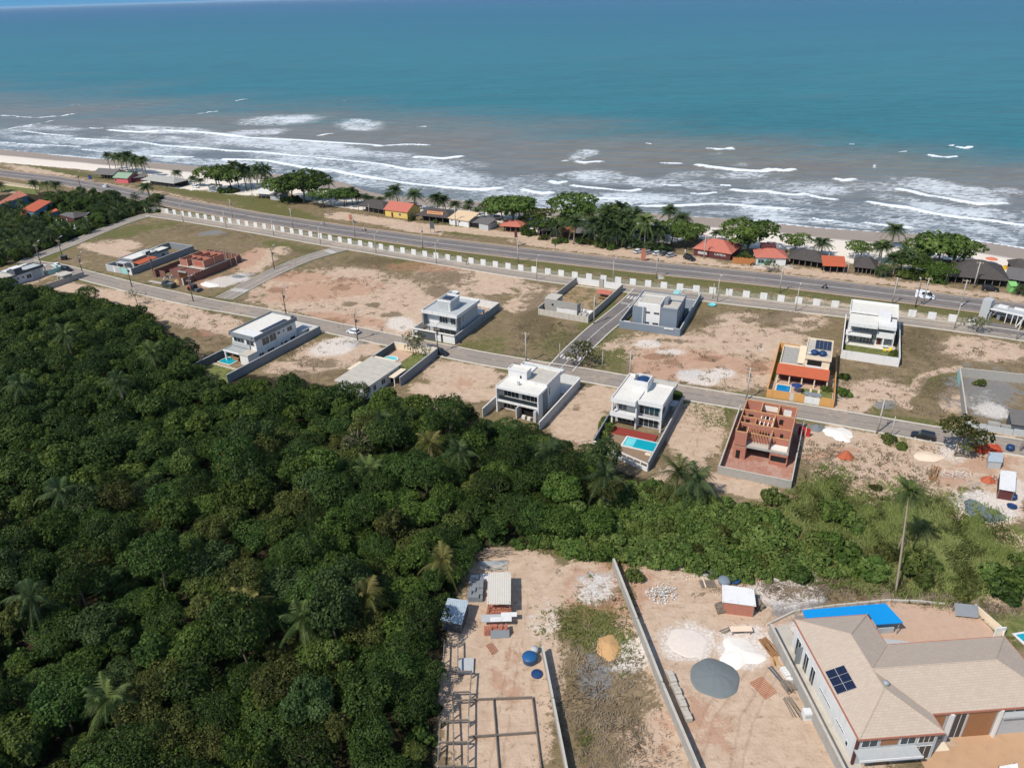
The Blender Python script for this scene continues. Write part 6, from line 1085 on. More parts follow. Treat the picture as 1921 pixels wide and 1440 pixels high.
# ------------------------------------------------------------------ beach kiosks and houses by the highway
def hut(label, c, nl, nr, depth, h, rise, kind, rm, wm, over=.5, name='beach_kiosk', cat='kiosk', openf=False, ridge='x', posts=4, extra=None, base=None):
    """nl, nr: the two near bottom corners in crop c; depth in metres away from the camera"""
    a, b = G(c,*nl), G(c,*nr); d = b-a; L = d.length; ang = math.atan2(d.y,d.x); T = thing(name,label,cat,a,ang)
    o = over
    if kind == 'hip':
        k = min(depth/2,L/2-.3)*.9; e = [(-o,-o,h),(L+o,-o,h),(L+o,depth+o,h),(-o,depth+o,h)]; r0, r1 = (k,depth/2,h+rise),(L-k,depth/2,h+rise); fs = [(e[0],e[1],r1,r0),(e[1],e[2],r1),(e[2],e[3],r0,r1),(e[3],e[0],r0)]
    elif kind == 'gable':
        e = [(-o,-o,h),(L+o,-o,h),(L+o,depth+o,h),(-o,depth+o,h)]; r0, r1 = (-o,depth/2,h+rise),(L+o,depth/2,h+rise); fs = [(e[0],e[1],r1,r0),(e[2],e[3],r0,r1)]
    else:
        e = [(-o,-o,h),(L+o,-o,h),(L+o,depth+o,h+rise),(-o,depth+o,h+rise)]; fs = [tuple(e)]
    mb = MB()
    for f in fs: mb.add(list(f)+[(p[0],p[1],p[2]-.12) for p in f],[tuple(range(len(f))),tuple(range(2*len(f)-1,len(f)-1,-1))]+[(i,len(f)+i,len(f)+(i+1)%len(f),(i+1)%len(f)) for i in range(len(f))])
    mb.build('roof',rm,T)
    zt = h-.12; w = MB()
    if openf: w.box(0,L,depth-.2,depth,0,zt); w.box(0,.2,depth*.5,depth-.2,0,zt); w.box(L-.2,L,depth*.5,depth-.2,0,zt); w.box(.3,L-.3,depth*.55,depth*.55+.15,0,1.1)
    else: w.box(0,L,0,depth,0,zt)
    if kind == 'gable' and not openf: w.add([(.0,0,zt),(0,depth,zt),(0,depth/2,h+rise-.25)],[(0,2,1)]); w.add([(L,0,zt),(L,depth,zt),(L,depth/2,h+rise-.25)],[(0,1,2)])
    w.build('wall',wm,T)
    if openf:
        for i in range(posts): x = L*i/(posts-1); bx(T,'post',m_oldwood,(x-.08,x+.08,.0,.16,0,zt))
    if base: bx(T,'low_wall',base,(.1,L-.1,-.06,.1,0,.8))
    if extra: extra(T,L,depth,h)
    return T
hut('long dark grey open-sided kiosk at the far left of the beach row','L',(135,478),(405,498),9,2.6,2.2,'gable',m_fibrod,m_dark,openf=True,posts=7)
def gr(T,L,D,h): window(T,'n',0,.5,1.6,.8,1.9,mat=m_dark,mull=0)
hut('pink-walled kiosk with a pale green roof beside the long grey one','L',(412,535),(600,548),8,2.7,2.0,'gable',m_greenroof,m_pink,extra=gr); hut('dark green hipped kiosk roof behind the pink-walled kiosk','L',(560,520),(720,505),8,2.8,2.0,'hip',m_greend,m_maroon)
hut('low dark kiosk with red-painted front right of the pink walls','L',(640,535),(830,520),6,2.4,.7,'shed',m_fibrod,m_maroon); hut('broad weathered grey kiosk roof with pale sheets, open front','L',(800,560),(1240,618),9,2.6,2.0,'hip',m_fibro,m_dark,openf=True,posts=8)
hut('tiny white beach kiosk with a grey side next to the almond trees','M',(78,478),(188,480),4,2.5,.4,'shed',m_fibrow,m_white,over=.25); hut('open beach bar under a flat white roof, left of the spreading tree','M',(572,552),(765,565),8,2.6,.6,'shed',m_whiteroof,m_white,openf=True,posts=5); hut('grey hipped hut joined to the white-roofed beach bar','M',(768,568),(880,578),6,2.5,1.2,'hip',m_fibrod,m_lgrey)
hut('dark purple-grey roofed kiosk left of the yellow house','N',(185,372),(455,418),9,2.6,2.3,'hip',m_thatch,m_maroon,openf=True,posts=6)
def yh(T,L,D,h): bx(T,'door',m_maroon,(L*.28,L*.28+1,-.06,.0,0,2.0)); window(T,'n',0,L*.62,L*.62+1.2,1.0,2.0,mull=1); window(T,'r',L,2.5,4,1.0,2.0,mull=1)
hut('yellow house with a salmon gable roof in the kiosk row','N',(470,425),(705,457),9.5,3.0,2.6,'gable',m_clayp,m_yellow,name='yellow_house',cat='house',extra=yh)
def signy(T,L,D,h):
    k = MB(); k.plate((L*.3,.9,h+.62),(L*.78,.9,h+.62),(L*.78,1.5,h+1.75),(L*.3,1.5,h+1.75),.1); s = k.build('sign_board',m_sandor,T); k = MB(); r = random.Random(3)
    for z0, t in ((0,.16),(1,.16)): k.plate((L*.29,.86+z0*.6,h+.6+z0*1.1),(L*.79,.86+z0*.6,h+.6+z0*1.1),(L*.79,.95+z0*.6,h+.76+z0*1.1),(L*.29,.95+z0*.6,h+.76+z0*1.1),.14)
    k.build('red_border',m_redplastic,s); k = MB()
    for i in range(16): x = L*(.34+.4*i/16); k.plate((x,1.12,h+1.06),(x+L*.017,1.12,h+1.06),(x+L*.017,1.29,h+1.40),(x,1.29,h+1.40),.04)
    k.build('sign_lettering',m_maroon,s)
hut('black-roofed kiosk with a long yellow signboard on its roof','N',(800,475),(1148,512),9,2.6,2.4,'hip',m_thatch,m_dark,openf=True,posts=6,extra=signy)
def cw(T,L,D,h): window(T,'n',0,1,1.6,1.6,2.2,mull=0,mat=m_dark); window(T,'n',0,L*.5,L*.5+.7,1.5,2.2,mull=0,mat=m_dark); bx(T,'door',m_grey,(L*.3,L*.3+.9,-.06,0,0,2.0))
hut('white-walled hut with a sand-coloured roof right of the yellow signboard','N',(1150,515),(1352,547),7,2.8,1.6,'shed',M_tile('sand_coloured_roof',(214,186,150),.35,0,.15,.9,.7,.05),m_white,extra=cw)
hut('small white and grey block hut beside the sand-coloured roof','N',(1462,562),(1560,580),6,2.6,.9,'shed',m_fibrod,m_lgrey,over=.3); hut('low dark lean-to between the white huts','N',(1360,540),(1470,550),6,2.0,.7,'shed',m_fibrod,m_dark,over=.2)
hut('red-roofed open kiosk with dark red walls left of the palms','N',(1690,590),(1905,605),8,2.5,1.6,'hip',m_clayp,m_maroon,openf=True,posts=5); hut('small red tile roof half hidden between coconut palms','O',(520,540),(650,548),6,2.6,1.6,'gable',m_clayp,m_maroon); hut('dark shack behind the big palm clump','O',(690,560),(830,560),8,2.6,1.2,'shed',m_fibrod,m_dark); hut('dark thatched hut behind the leafy bushes','O',(280,530),(410,535),6,2.6,1.5,'hip',m_thatch,m_dark,openf=True)
hut('kiosk with a faded blue tarpaulin roof behind the parked cars','O',(1330,570),(1610,585),8,2.8,1.0,'shed',m_blueroof,m_dark,openf=True,posts=5)
def cam_(T,L,D,h):
    bx(T,'front_board',m_maroon,(.2,L,-.1,.0,0,2.2)); o = text_mesh('CAMESA',1.1,m_white,'sign_lettering',(L*.72,-.14,1.55),(R(90),0,0),T,.02); window(T,'n',-.1,L*.12,L*.36,.9,1.7,mat=m_lgrey,mull=1)
hut('large salmon-tiled bar with white letters on its dark red front','Q',(120,500),(505,560),11,2.6,2.8,'hip',m_clayp,m_maroon,extra=cam_,name='beach_bar',cat='bar')
T = thing('bamboo_fence','tan bamboo fence panel between the salmon-roofed bar and the pink house','fence',G('Q',530,585)); q = G('Q',770,602)-T.location; k = MB(); r = random.Random(2)
for i in range(60): p = Vector((0,0,0)).lerp(q,i/60); p2 = Vector((0,0,0)).lerp(q,(i+.8)/60); k.wall(p,p2,.06+.04*r.random(),0,1.9+.5*r.random())
k.build('bamboo',M('tan_bamboo',(190,126,76),.85,.35,3.0),T)
def ph(T,L,D,h): bx(T,'shop_front',m_teal,(.3,L*.5,-.06,.0,.2,2.2)); window(T,'n',-.06,.6,2.4,.6,2.0,mull=1); bx(T,'rear_roof',m_maroon,(L*.2,L*.7,D*.6,D+1,h+.6,h+2.4))
hut('pink-roofed house with a pale green shopfront behind a small tree','Q',(778,602),(1090,612),8,2.8,2.0,'hip',m_clayp,m_white,name='pink_roofed_house',cat='house',extra=ph)
hut('long black thatched kiosk between the pink and the orange roofs','Q',(1108,600),(1488,655),9,2.5,2.4,'hip',m_thatch,m_dark,openf=True,posts=7); hut('orange-tiled gate shelter on posts between two black thatched kiosks','Q',(1490,690),(1705,700),5,2.7,1.6,'shed',m_orange,m_dark,openf=True,posts=4,name='gate_shelter',cat='shelter'); hut('black thatched kiosk right of the orange gate shelter','R',(5,675),(238,700),9,2.4,2.3,'hip',m_thatch,m_dark,openf=True,posts=6)
hut('largest dark roof of the row, behind a white pole and black car','R',(1060,785),(1720,845),15,2.6,3.6,'hip',m_thatch,m_dark,openf=True,posts=9); hut('dark hipped beach roof at the far right edge','R',(1785,705),(1960,720),9,2.4,2.2,'hip',m_thatch,m_dark,openf=True,posts=4); hut('low dark roof beside the green stall at the right edge','R',(1700,800),(1930,835),9,2.2,.8,'shed',m_fibrod,m_dark,openf=True)
hut('small bright green stall beside the low dark roof','R',(1755,890),(1835,895),3,2.2,.4,'shed',m_greenpaint,m_greenpaint,over=.15,name='market_stall',cat='stall')
for x,y,l in ((1540,578,'orange beach umbrella behind the largest dark roof'),(1900,612,'orange beach umbrella at the right edge of the sand')):
    T = thing('beach_umbrella',l,'umbrella',G('R',x,y,-.3)); k = MB(); k.lathe([(1.9,0),(1.0,.4),(.05,.6)],(0,0,2.0),10); k.build('canopy',m_umbrella,T); k = MB(); k.tube([(0,0,0),(0,0,2.6)],.04,6); k.build('pole',m_white,T)
for i,(x,y) in enumerate(((1695,632),(1712,626),(1735,630),(1718,640),(1742,640))):
    T = thing('beach_chair','yellow beach chair set out on the white sand','chair',G('R',x,y,-.3),.3*i,'yellow beach chairs on the sand'); bx(T,'seat',m_yplastic,(-.4,.4,-.4,.4,.35,.45)); bx(T,'backrest',m_yplastic,(-.4,.4,.4,.5,.45,1.2)); bx(T,'leg',m_white,*[(x2,x2+.08,y2,y2+.08,0,.35) for x2 in (-.38,.3) for y2 in (-.38,.3)])
# houses beyond the estate, far left
def lh(T,L,D,h): window(T,'r',L,1,2.2,1,2.2,mull=1); window(T,'n',0,L*.4,L*.4+1.4,1,2.2,mull=1)
def longhouse(label, c, cor, h, rise, rm, wm, th=0, roofz=None):
    """cor: near-left, near-right, far-right, far-left eave corners in the crop, at height h"""
    w = [G(c,*p,h) for p in cor]; a = w[0]; T = thing('tiled_house',label,'house',(a.x,a.y,0)); q = [p-a for p in w]; mb = MB(); z = [h,h+rise*0,h+rise,h+rise]
    mb.plate((q[0].x,q[0].y,h),(q[1].x,q[1].y,h),(q[2].x,q[2].y,h+rise),(q[3].x,q[3].y,h+rise),.2); mb.build('roof',rm,T); cen = sum(q,Vector())/4; s = [p.lerp(cen,.07) for p in q]; k = MB(); k.prism([(p.x,p.y) for p in s],0,h-.18); k.build('wall',wm,T); return T
longhouse('long house with an old salmon-red roof and blue stained wall at the left edge','X',[(-160,335),(0,280),(335,165),(230,110)],3.6,.0,m_clayo,m_bluewall); longhouse('house with a bright red-orange roof among the left coconut palms','X',[(258,335),(410,368),(620,250),(475,225)],3.8,.3,m_orange,m_bluewall); longhouse('small orange roof beside the bright red-orange roof','X',[(570,378),(600,388),(708,352),(670,330)],2.8,.2,m_orange,m_bluewall); longhouse('low red roof half hidden under palm fronds','X',[(240,420),(310,440),(320,375),(262,350)],2.8,.2,m_orange,m_pink)
T = longhouse('dark maroon house with a black flat roof by the west street','X',[(890,445),(1045,410),(1065,375),(880,365)],3.0,.0,m_thatch,m_maroon); T = longhouse('grey roof slab with a white edge joined to the dark maroon house','X',[(710,400),(890,445),(885,372),(800,372)],2.7,.0,m_fibrod,m_maroon)
T = thing('yard_clutter','white posts and red chairs in the yard of the dark maroon house','furniture',G('X',800,530)); bx(T,'post',m_white,(-4,-3.7,0,.3,0,2.6),(0,.3,1,1.3,0,2.6),(-2.2,-2.0,1,1.2,0,2.4)); bx(T,'red_chair',m_redplastic,(2,3,0,1,0,.9),(4,5.2,.6,1.6,0,1.0))
sheet('paved_yard',[G('X',*p) for p in ((640,560),(830,600),(960,555),(900,510),(700,500))],m_lgrey,.14)
T = thing('balustrade','cream balustrade wall along the lawn by the highway, far left','wall',G('X',-140,20)); q = G('X',470,100)-T.location; k = MB(); k.wall((0,0),(q.x,q.y),.3,0,.6); k.build('base',m_cream,T); k = MB()
for i in range(41): p = Vector((0,0,0)).lerp(q,i/40); k.box(p.x-.25,p.x+.25,p.y-.25,p.y+.25,.6,1.9)
k.build('pier',m_cream,T); k = MB(); k.wall((0,0),(q.x,q.y),.25,1.3,1.6); k.build('rail',m_clayo,T)
sheet('lawn',[G('X',*p) for p in ((-100,30),(470,105),(460,170),(100,120),(-100,140))],m_lawn,.13)
# ------------------------------------------------------------------ roadside signs
def sign(label, c, x, y, w, h, z, mat, name='road_sign', two=True, rot=None):
    T = thing(name,label,'sign',G(c,x,y),GA if rot is None else rot); bx(T,'board',mat,(-w/2,w/2,-.06,.06,z,z+h)); bx(T,'post',m_oldwood,*([(-w/2+.05,-w/2+.17,.06,.16,0,z+h*.6),(w/2-.17,w/2-.05,.06,.16,0,z+h*.6)] if two else [(-.06,.06,.06,.18,0,z+h*.6)]))
sign('blue information board on two posts before the long grey kiosk','L',85,530,2.8,2.2,1.6,m_navy); sign('dark roadside board on two posts before the yellow-sign kiosk','N',970,612,2.0,2.8,2.0,m_dgrey); sign('small brown board on the sandy shoulder opposite the spreading tree','M',1420,745,1.4,2.0,.6,m_oldwood); sign('dark narrow board on a post at the highway edge, left of the palm clump','N',1855,745,1.2,2.6,3.4,m_maroon); sign('tall rust-brown board before the parked cars','O',1393,788,1.6,4.0,.4,m_clayo); sign('red and white marker board on the sandy shoulder by the power pole','N',108,500,1.6,2.2,1.4,m_clayo); sign('small dark warning sign at the sandy shoulder, below the palms','O',460,690,.6,.8,2.2,m_dgrey,two=False); sign('brown post sign beside the highway near the white van','R',470,850,.5,.8,1.6,m_clayo,two=False)
T = thing('rubbish_bin','dark bin on the grass beside a leaning timber pole, near the west street corner','bin',G('X',778,945)); bx(T,'bin',m_blackmetal,(-.9,.9,-.7,.7,.1,1.6)); bx(T,'lid',m_dgrey,(-1,1,-.8,.8,1.6,1.75))
# ------------------------------------------------------------------ vegetation builders
def leaf_quads(P0, N, s, rg, asp=.62):
    """one rhombic leaf clump per point: centre P0, facing N, half-length s"""
    n = len(P0); N = N/np.linalg.norm(N,axis=1)[:,None]; a = rg.normal(size=(n,3)); a -= (a*N).sum(1)[:,None]*N; a /= np.linalg.norm(a,axis=1)[:,None]; b = np.cross(N,a)
    s = np.asarray(s).reshape(-1,1)*np.ones((n,1)); V = np.stack([P0-a*s, P0-b*s*asp+a*s*.1, P0+a*s, P0+b*s*asp-a*s*.1],1).reshape(-1,3)
    return V, np.arange(4*n).reshape(n,4)
def crown_arrays(rg, R_, H, z0, lobes, n, s, flat=1.0, spread=.75, holes=0.0):
    """uneven crown: leaf clumps over the upper sides of many lobes"""
    C0 = []
    for _ in range(lobes):
        a = rg.random()*6.283; d = R_*spread*math.sqrt(rg.random()); z = z0+H*(.25+.65*rg.random())*(1-.45*(d/R_)**2)
        C0.append((d*math.cos(a), d*math.sin(a), z, R_*(.26+.22*rg.random())))
    C0 = np.array(C0); w = C0[:,3]**2; w /= w.sum(); idx = rg.choice(lobes, n, p=w)
    D = rg.normal(size=(n,3)); D[:,2] = np.abs(D[:,2])*1.1-.35; D /= np.linalg.norm(D,axis=1)[:,None]
    rad = C0[idx,3]*(.72+.34*rg.random(n)); p = C0[idx,:3]+D*np.stack([rad,rad,rad*flat],1)
    inside = np.zeros(n,bool)
    for c in C0: inside |= (((p-c[:3])/np.array([1,1,flat]))**2).sum(1) < (c[3]*.68)**2
    p = p[~inside]; D = D[~inside]; idx = idx[~inside]
    N = D+rg.normal(size=p.shape)*.55+np.array([0,0,.35]); V, Fq = leaf_quads(p, N, s*(.6+.8*rg.random(len(p))), rg)
    lt = rg.random(lobes); tint = np.clip(.25+.5*lt[idx]+.25*rg.normal(size=len(p)),0,1)
    return V, Fq, np.repeat(tint,4)
def trunk_mb(rg, h, r0, limbs=5, spread=2.0, top=None, lean=0.0):
    mb = MB(); top = top or h; p = [(0,0,-.2)]; x = y = 0
    for i in range(1,5): x += rg.normal()*.12+lean; y += rg.normal()*.12; p.append((x,y,h*.6*i/4))
    mb.tube(p,[r0,r0*.85,r0*.75,r0*.65,r0*.55],7)
    for k in range(limbs):
        a = 6.283*k/limbs+rg.random(); q = [p[-1]]; L = spread*(.6+.5*rg.random())
        for j in (1,2,3): q.append((p[-1][0]+L*math.cos(a)*j/3+rg.normal()*.15, p[-1][1]+L*math.sin(a)*j/3+rg.normal()*.15, p[-1][2]+(top-p[-1][2])*(j/3)**.8*.85))
        mb.tube(q,[r0*.45,r0*.34,r0*.22,r0*.1],5)
    return mb
def frond_arrays(rg, L, up, az, nleaf, wid, droop, leaflet_droop=.5):
    """one palm frond: rachis strip plus leaflets; returns V, F(quads), tint"""
    t = np.linspace(0,1,nleaf+1); ca, sa = math.cos(az), math.sin(az)
    r = L*np.sin(np.clip(up,.05,1.5))*0 + L*t*np.cos(up)*(1-.12*t*t); z = L*t*np.sin(up)-droop*L*t*t
    P_ = np.stack([r*ca, r*sa, z],1); T_ = np.gradient(P_,axis=0); T_ /= np.linalg.norm(T_,axis=1)[:,None]; S = np.array([-sa,ca,0]); V = []; Fq = []; k = 0
    for i in range(nleaf):                      # rachis
        w = .05*(1-t[i])+.015; V += [P_[i]-S*w, P_[i]+S*w, P_[i+1]+S*w*.9, P_[i+1]-S*w*.9]; Fq.append((k,k+1,k+2,k+3)); k += 4
    for i in range(1,nleaf+1):
        l = wid*math.sin(min(1,t[i]*1.25+.12)*math.pi*.92)*(.85+.3*rg.random())+.12
        for sg in (-1,1):
            d = S*sg*.85+T_[i]*.6+np.array([0,0,-leaflet_droop*(.6+.8*rg.random())]); d /= np.linalg.norm(d); wv = T_[i]*(L/nleaf*(.44 if nleaf < 20 else .3)); o = P_[i]
            V += [o-wv, o+wv, o+d*l+wv*.15, o+d*l-wv*.15]; Fq.append((k,k+1,k+2,k+3)); k += 4
    return np.array(V), np.array(Fq), np.full(len(V), np.clip(.5+.28*rg.normal(),0,1))
def palm_crown_arrays(rg, n, L, nleaf=14, wid=.8, low=-.25, high=1.25, wind=0.0, dead=3):
    Vs, Fs, Ts, k = [], [], [], 0
    for i in range(n):
        f = i/(n-1); up = high-(high-low)*f+rg.normal()*.1; az = i*2.39996+rg.normal()*.18; l = L*(.72+.4*rg.random())
        V, Fq, T_ = frond_arrays(rg, l, up, az, nleaf, wid, .38+.25*rg.random(), .35+.5*f)
        if wind: V[:,0] += wind*np.abs(V[:,0]**2+V[:,1]**2)*.02
        T_ = T_*0+np.clip(.75-.5*f+.2*rg.normal(),0,1) if f < .85 else T_*0+np.clip(.95+.1*rg.normal(),0,1)
        Vs.append(V); Fs.append(Fq+k); Ts.append(T_); k += len(V)
    return np.concatenate(Vs), np.concatenate(Fs), np.concatenate(Ts)
def palm_trunk_mb(rg, h, r=.17, lean=(0,0)):
    mb = MB(); n = 7; p = [(lean[0]*(i/n)**1.6*h, lean[1]*(i/n)**1.6*h, -.2+(h+.2)*i/n) for i in range(n+1)]
    mb.tube(p,[r*1.5]+[r*(1.05-.35*i/n) for i in range(1,n+1)],7); return mb, p[-1]
MERGE = {}; PROTO = {}                                     # first object of each kind waits here until placed
used = set()
def put(key, loc, rz, s, label, group=None, cat=None):
    r = PROTO[key]
    if key not in used:
        used.add(key); r.location = loc; r.rotation_euler = (0,0,rz); r.scale = (s,)*3 if not hasattr(s,'__len__') else s; r['label'] = label
        if group: r['group'] = group
        elif 'group' in r: del r['group']
        return r
    c = copy_tree(r, loc, rz, label, group, s)
    if not group and 'group' in c: del c['group']
    return c
def proto_tree(key, name, cat, crown, leaf, trunk, bark=None):
    T = thing(name,'x',cat); npmesh('crown', crown[0], crown[1], leaf, T, {'tint':crown[2]})
    if trunk: trunk.build('trunk', bark or m_trunk, T, True)
    PROTO[key] = T; MERGE[key] = T.children[0].data
g = np.random.default_rng(5)
# forest broadleaf trees: 12 crowns, four leaf colours
FL = [lf_dark, lf_mid, lf_dark, lf_olive, lf_mid, lf_blue, lf_dark, lf_mid, lf_olive, lf_dark, lf_bright, lf_mid]
for i in range(12):
    R_ = (3.4,2.8,4.0,2.6,3.2,3.6,2.4,3.0,3.3,3.8,2.6,3.5)[i]; H = (3.6,3.2,3.4,3.4,2.8,3.8,3.0,4.0,3.2,3.4,3.0,3.6)[i]; h = (6,5.4,6.6,5.6,5.2,6.4,5.0,6.6,5.6,6.4,4.8,6.0)[i]
    proto_tree(f'f{i}','broadleaf_tree','tree',crown_arrays(g,R_,H,h-H*.75,int(15+R_*4),int(5200*R_/3),(.15,.19,.17,.22)[i%4],.85),FL[i],trunk_mb(g,h,.2,5,R_*.6,h))
# low round bushes
for i in range(6):
    proto_tree(f'b{i}','bush','bush',crown_arrays(g,1.7,1.5,-.15,9,1100,.2,.9,.7),[lf_bright,lf_mid,lf_almond,lf_olive,lf_bright,lf_dark][i],trunk_mb(g,1.0,.07,4,1.0,1.2))
# sea almond trees with broad flat tiers
for i in range(4):
    R_ = 5.2; c1 = crown_arrays(g,R_,2.0,5.0,26,2600,.36,.6,.85); c2 = crown_arrays(g,R_*.7,1.5,3.6,10,700,.36,.6,.85); V = np.concatenate([c1[0],c2[0]]); Fq = np.concatenate([c1[1],c2[1]+len(c1[0])])
    proto_tree(f'a{i}','sea_almond_tree','tree',(V,Fq,np.concatenate([c1[2],c2[2]])),[lf_almond,lf_almond,lf_mid,lf_bright][i],trunk_mb(g,6.4,.26,8,4.0,6.6))
# sparse small trees of the estate
for i in range(3):
    proto_tree(f's{i}','sparse_tree','tree',crown_arrays(g,2.6,3.0,1.6,16,620,.24,.9,.9),[lf_grey,lf_olive,lf_olive][i],trunk_mb(g,4.2,.11,9,1.9,4.4))
proto_tree('dead','bare_tree','tree',crown_arrays(g,2.8,2.4,2.6,10,160,.2,.9,.95),lf_grey,trunk_mb(g,4.6,.15,14,3.0,5.2),m_branch)
# coconut palms: slender trunk, crown of drooping fronds
PH = []
for i in range(6):
    h = (8.5,7.2,9.5,6.0,8.0,5.0)[i]; T = thing('coconut_palm','x','palm tree'); tm, tp = palm_trunk_mb(g,h,.17,((.05,.02),(-.06,.03),(.02,-.04),(.1,.02),(-.03,-.02),(.04,.05))[i]); tm.build('trunk',m_palmtrunk,T,True)
    V, Fq, Ti = palm_crown_arrays(g,26,4.0,14,1.25,-.6,1.25,wind=.8 if i%2 else .3); cr = npmesh('crown',V+np.array(tp),Fq,[lf_palmd,lf_palmd,lf_palm,lf_palmd,lf_palm,lf_palmd][i],T,{'tint':Ti}); nm = MB()
    for q in range(6): w = q*1.05; nm.lathe([(.02,-.16),(.13,-.05),(.13,.05),(.02,.16)],(tp[0]+.24*math.cos(w),tp[1]+.24*math.sin(w),tp[2]-.15),6)
    nm.build('coconut',m_wood,cr); PROTO[f'p{i}'] = T; PH.append(h+2.6)
# stemless forest palms with long fronds
for i in range(4):
    T = thing('forest_palm','x','palm tree'); h = (5.0,4.0,6.0,1.2)[i]; tm, tp = palm_trunk_mb(g,h,.2,(.03,.02)); tm.build('trunk',m_palmtrunk,T,True)
    V, Fq, Ti = palm_crown_arrays(g,20,(4.2,3.8,4.4,3.4)[i],30,1.0,-.6,1.3); npmesh('crown',V+np.array(tp),Fq,[lf_palm,lf_palmy,lf_palmd,lf_palmy][i],T,{'tint':Ti}); PROTO[f'o{i}'] = T
def gpx(x, y, z=0.0): return P(x, y, z)
# ------------------------------------------------------------------ the forest
def forest_pts(poly, smin, seed, zt, shrink=0):
    rg = np.random.default_rng(seed); pw = [P(max(-420,x),min(1560,y),zt if y < 1000 else 0) for x,y in poly]; xs = [p.x for p in pw]; ys_ = [p.y for p in pw]; pts = []; cell = {}
    x = rg.uniform(min(xs),max(xs),60000); y = rg.uniform(min(ys_),max(ys_),60000); a, b = proj(x,y,zt)
    ok = (a > -90)&(a < 2000)&(b < 1530)&inpoly(x,y,[(p.x,p.y) for p in pw])
    for x, y in zip(x[ok].tolist(),y[ok].tolist()):
        k = (int(x//smin),int(y//smin))
        if all((q[0]-x)**2+(q[1]-y)**2 >= smin*smin for i in (-1,0,1) for j in (-1,0,1) for q in cell.get((k[0]+i,k[1]+j),())): cell.setdefault(k,[]).append((x,y)); pts.append((x,y))
    return pts
fedge = [(-500,545),(-60,524),(20,538),(120,552),(170,560),(240,590),(300,616),(345,654),(380,706),(430,722),(480,724),(560,722),(640,735),(740,760),(800,770),(880,782),(960,803),(1030,815),(1085,850),(1140,880),(1180,915),(1120,985),(1000,1020),(905,1030),(865,1055),(838,1130),(818,1200),(806,1280),(798,1440),(790,1580),(-500,1620)]
fp_ = forest_pts(fedge, 3.9, 3, 3.0)
fp_.sort(key=lambda p: math.hypot(p[0],p[1]))
print('forest trees', len(fp_))
DESC = {lf_dark:'dense dark green broadleaf tree in the forest canopy', lf_mid:'mid-green rounded broadleaf tree in the forest canopy', lf_olive:'olive-brown tinged broadleaf tree in the forest canopy', lf_blue:'bluish-green broadleaf tree in the forest canopy', lf_bright:'light yellow-green broadleaf tree in the forest canopy'}
rr_ = random.Random(9); NT = 292; far_pts = fp_[NT:]
for i,(x,y) in enumerate(fp_[:NT]):
    k = rr_.choice((0,1,2,3,4,5,6,7,8,9,11,0,2,4,10) if rr_.random() < .9 else (10,3,8)); s = rr_.uniform(.72,1.12)
    edge = proj(x,y,0.0)[0] > 690 or y < 75
    put(f'f{k}',(x,y,-.3),rr_.uniform(0,6.28),(s*1.05,s*1.05,s*(rr_.uniform(.62,1.0) if rr_.random() < .68 else rr_.uniform(1.15,1.5))),DESC[FL[k]],{lf_dark:'dark forest trees',lf_mid:'mid-green forest trees',lf_olive:'olive forest trees',lf_blue:'bluish forest trees',lf_bright:'yellow-green forest trees'}[FL[k]])
def merged(name, keys, pts, rgseed, smin, smax, mat, zoff=-.3, zs=(.75,1.1)):
    rg = np.random.default_rng(rgseed); Vs, Fs, Ts, k0 = [], [], [], 0
    for (x,y) in pts:
        me = MERGE[keys[rg.integers(len(keys))]]; nv = len(me.vertices); v = np.empty(nv*3,np.float32); me.vertices.foreach_get('co',v); v = v.reshape(-1,3).astype(float)
        f = np.empty(len(me.loops),np.int32); me.loops.foreach_get('vertex_index',f); f = f.reshape(-1,4); t = np.empty(nv,np.float32); me.attributes['tint'].data.foreach_get('value',t)
        sel = rg.random(len(f)) < .55; f = f[sel]; uq, inv = np.unique(f,return_inverse=True); v = v[uq]; t = t[uq]; f = inv.reshape(-1,4)
        a = rg.random()*6.28; s = rg.uniform(smin,smax); c_,s_ = math.cos(a),math.sin(a); ctr = v.reshape(-1,4,3).mean(1) if len(v)%4 == 0 else None
        w = np.stack([(v[:,0]*c_-v[:,1]*s_)*s+x,(v[:,0]*s_+v[:,1]*c_)*s+y,v[:,2]*s*rg.uniform(*zs)+zoff],1)
        if ctr is not None:
            wc_ = w.reshape(-1,4,3); cc = wc_.mean(1,keepdims=True); w = ((wc_-cc)*1.35+cc).reshape(-1,3)
        Vs.append(w); Fs.append(f+k0); Ts.append(np.clip(t+rg.normal()*.18,0,1)); k0 += len(w)
    o = npmesh(name,np.concatenate(Vs),np.concatenate(Fs),mat,None,{'tint':np.concatenate(Ts)}); return o
if far_pts:
    h_ = len(far_pts)//2
    o = merged('far_woods',['f0','f2','f6','f9','f5'],far_pts[::2],4,.75,1.05,lf_dark); struct(o,'stuff'); o['label'] = 'dark green far part of the forest reading as one canopy'; o['category'] = 'forest'
    o = merged('far_woods',['f1','f4','f7','f11','f3'],far_pts[1::2],5,.7,1.0,lf_mid); struct(o,'stuff'); o['label'] = 'lighter green trees mixed through the far forest canopy'; o['category'] = 'forest'
up = forest_pts(fedge, 2.6, 13, 1.5)
o = merged('undergrowth',['b1','b5','b3'],up,6,.8,1.3,lf_dark,-.2,(.8,1.5)); struct(o,'stuff'); o['label'] = 'dark tangled undergrowth on the forest floor'; o['category'] = 'undergrowth'
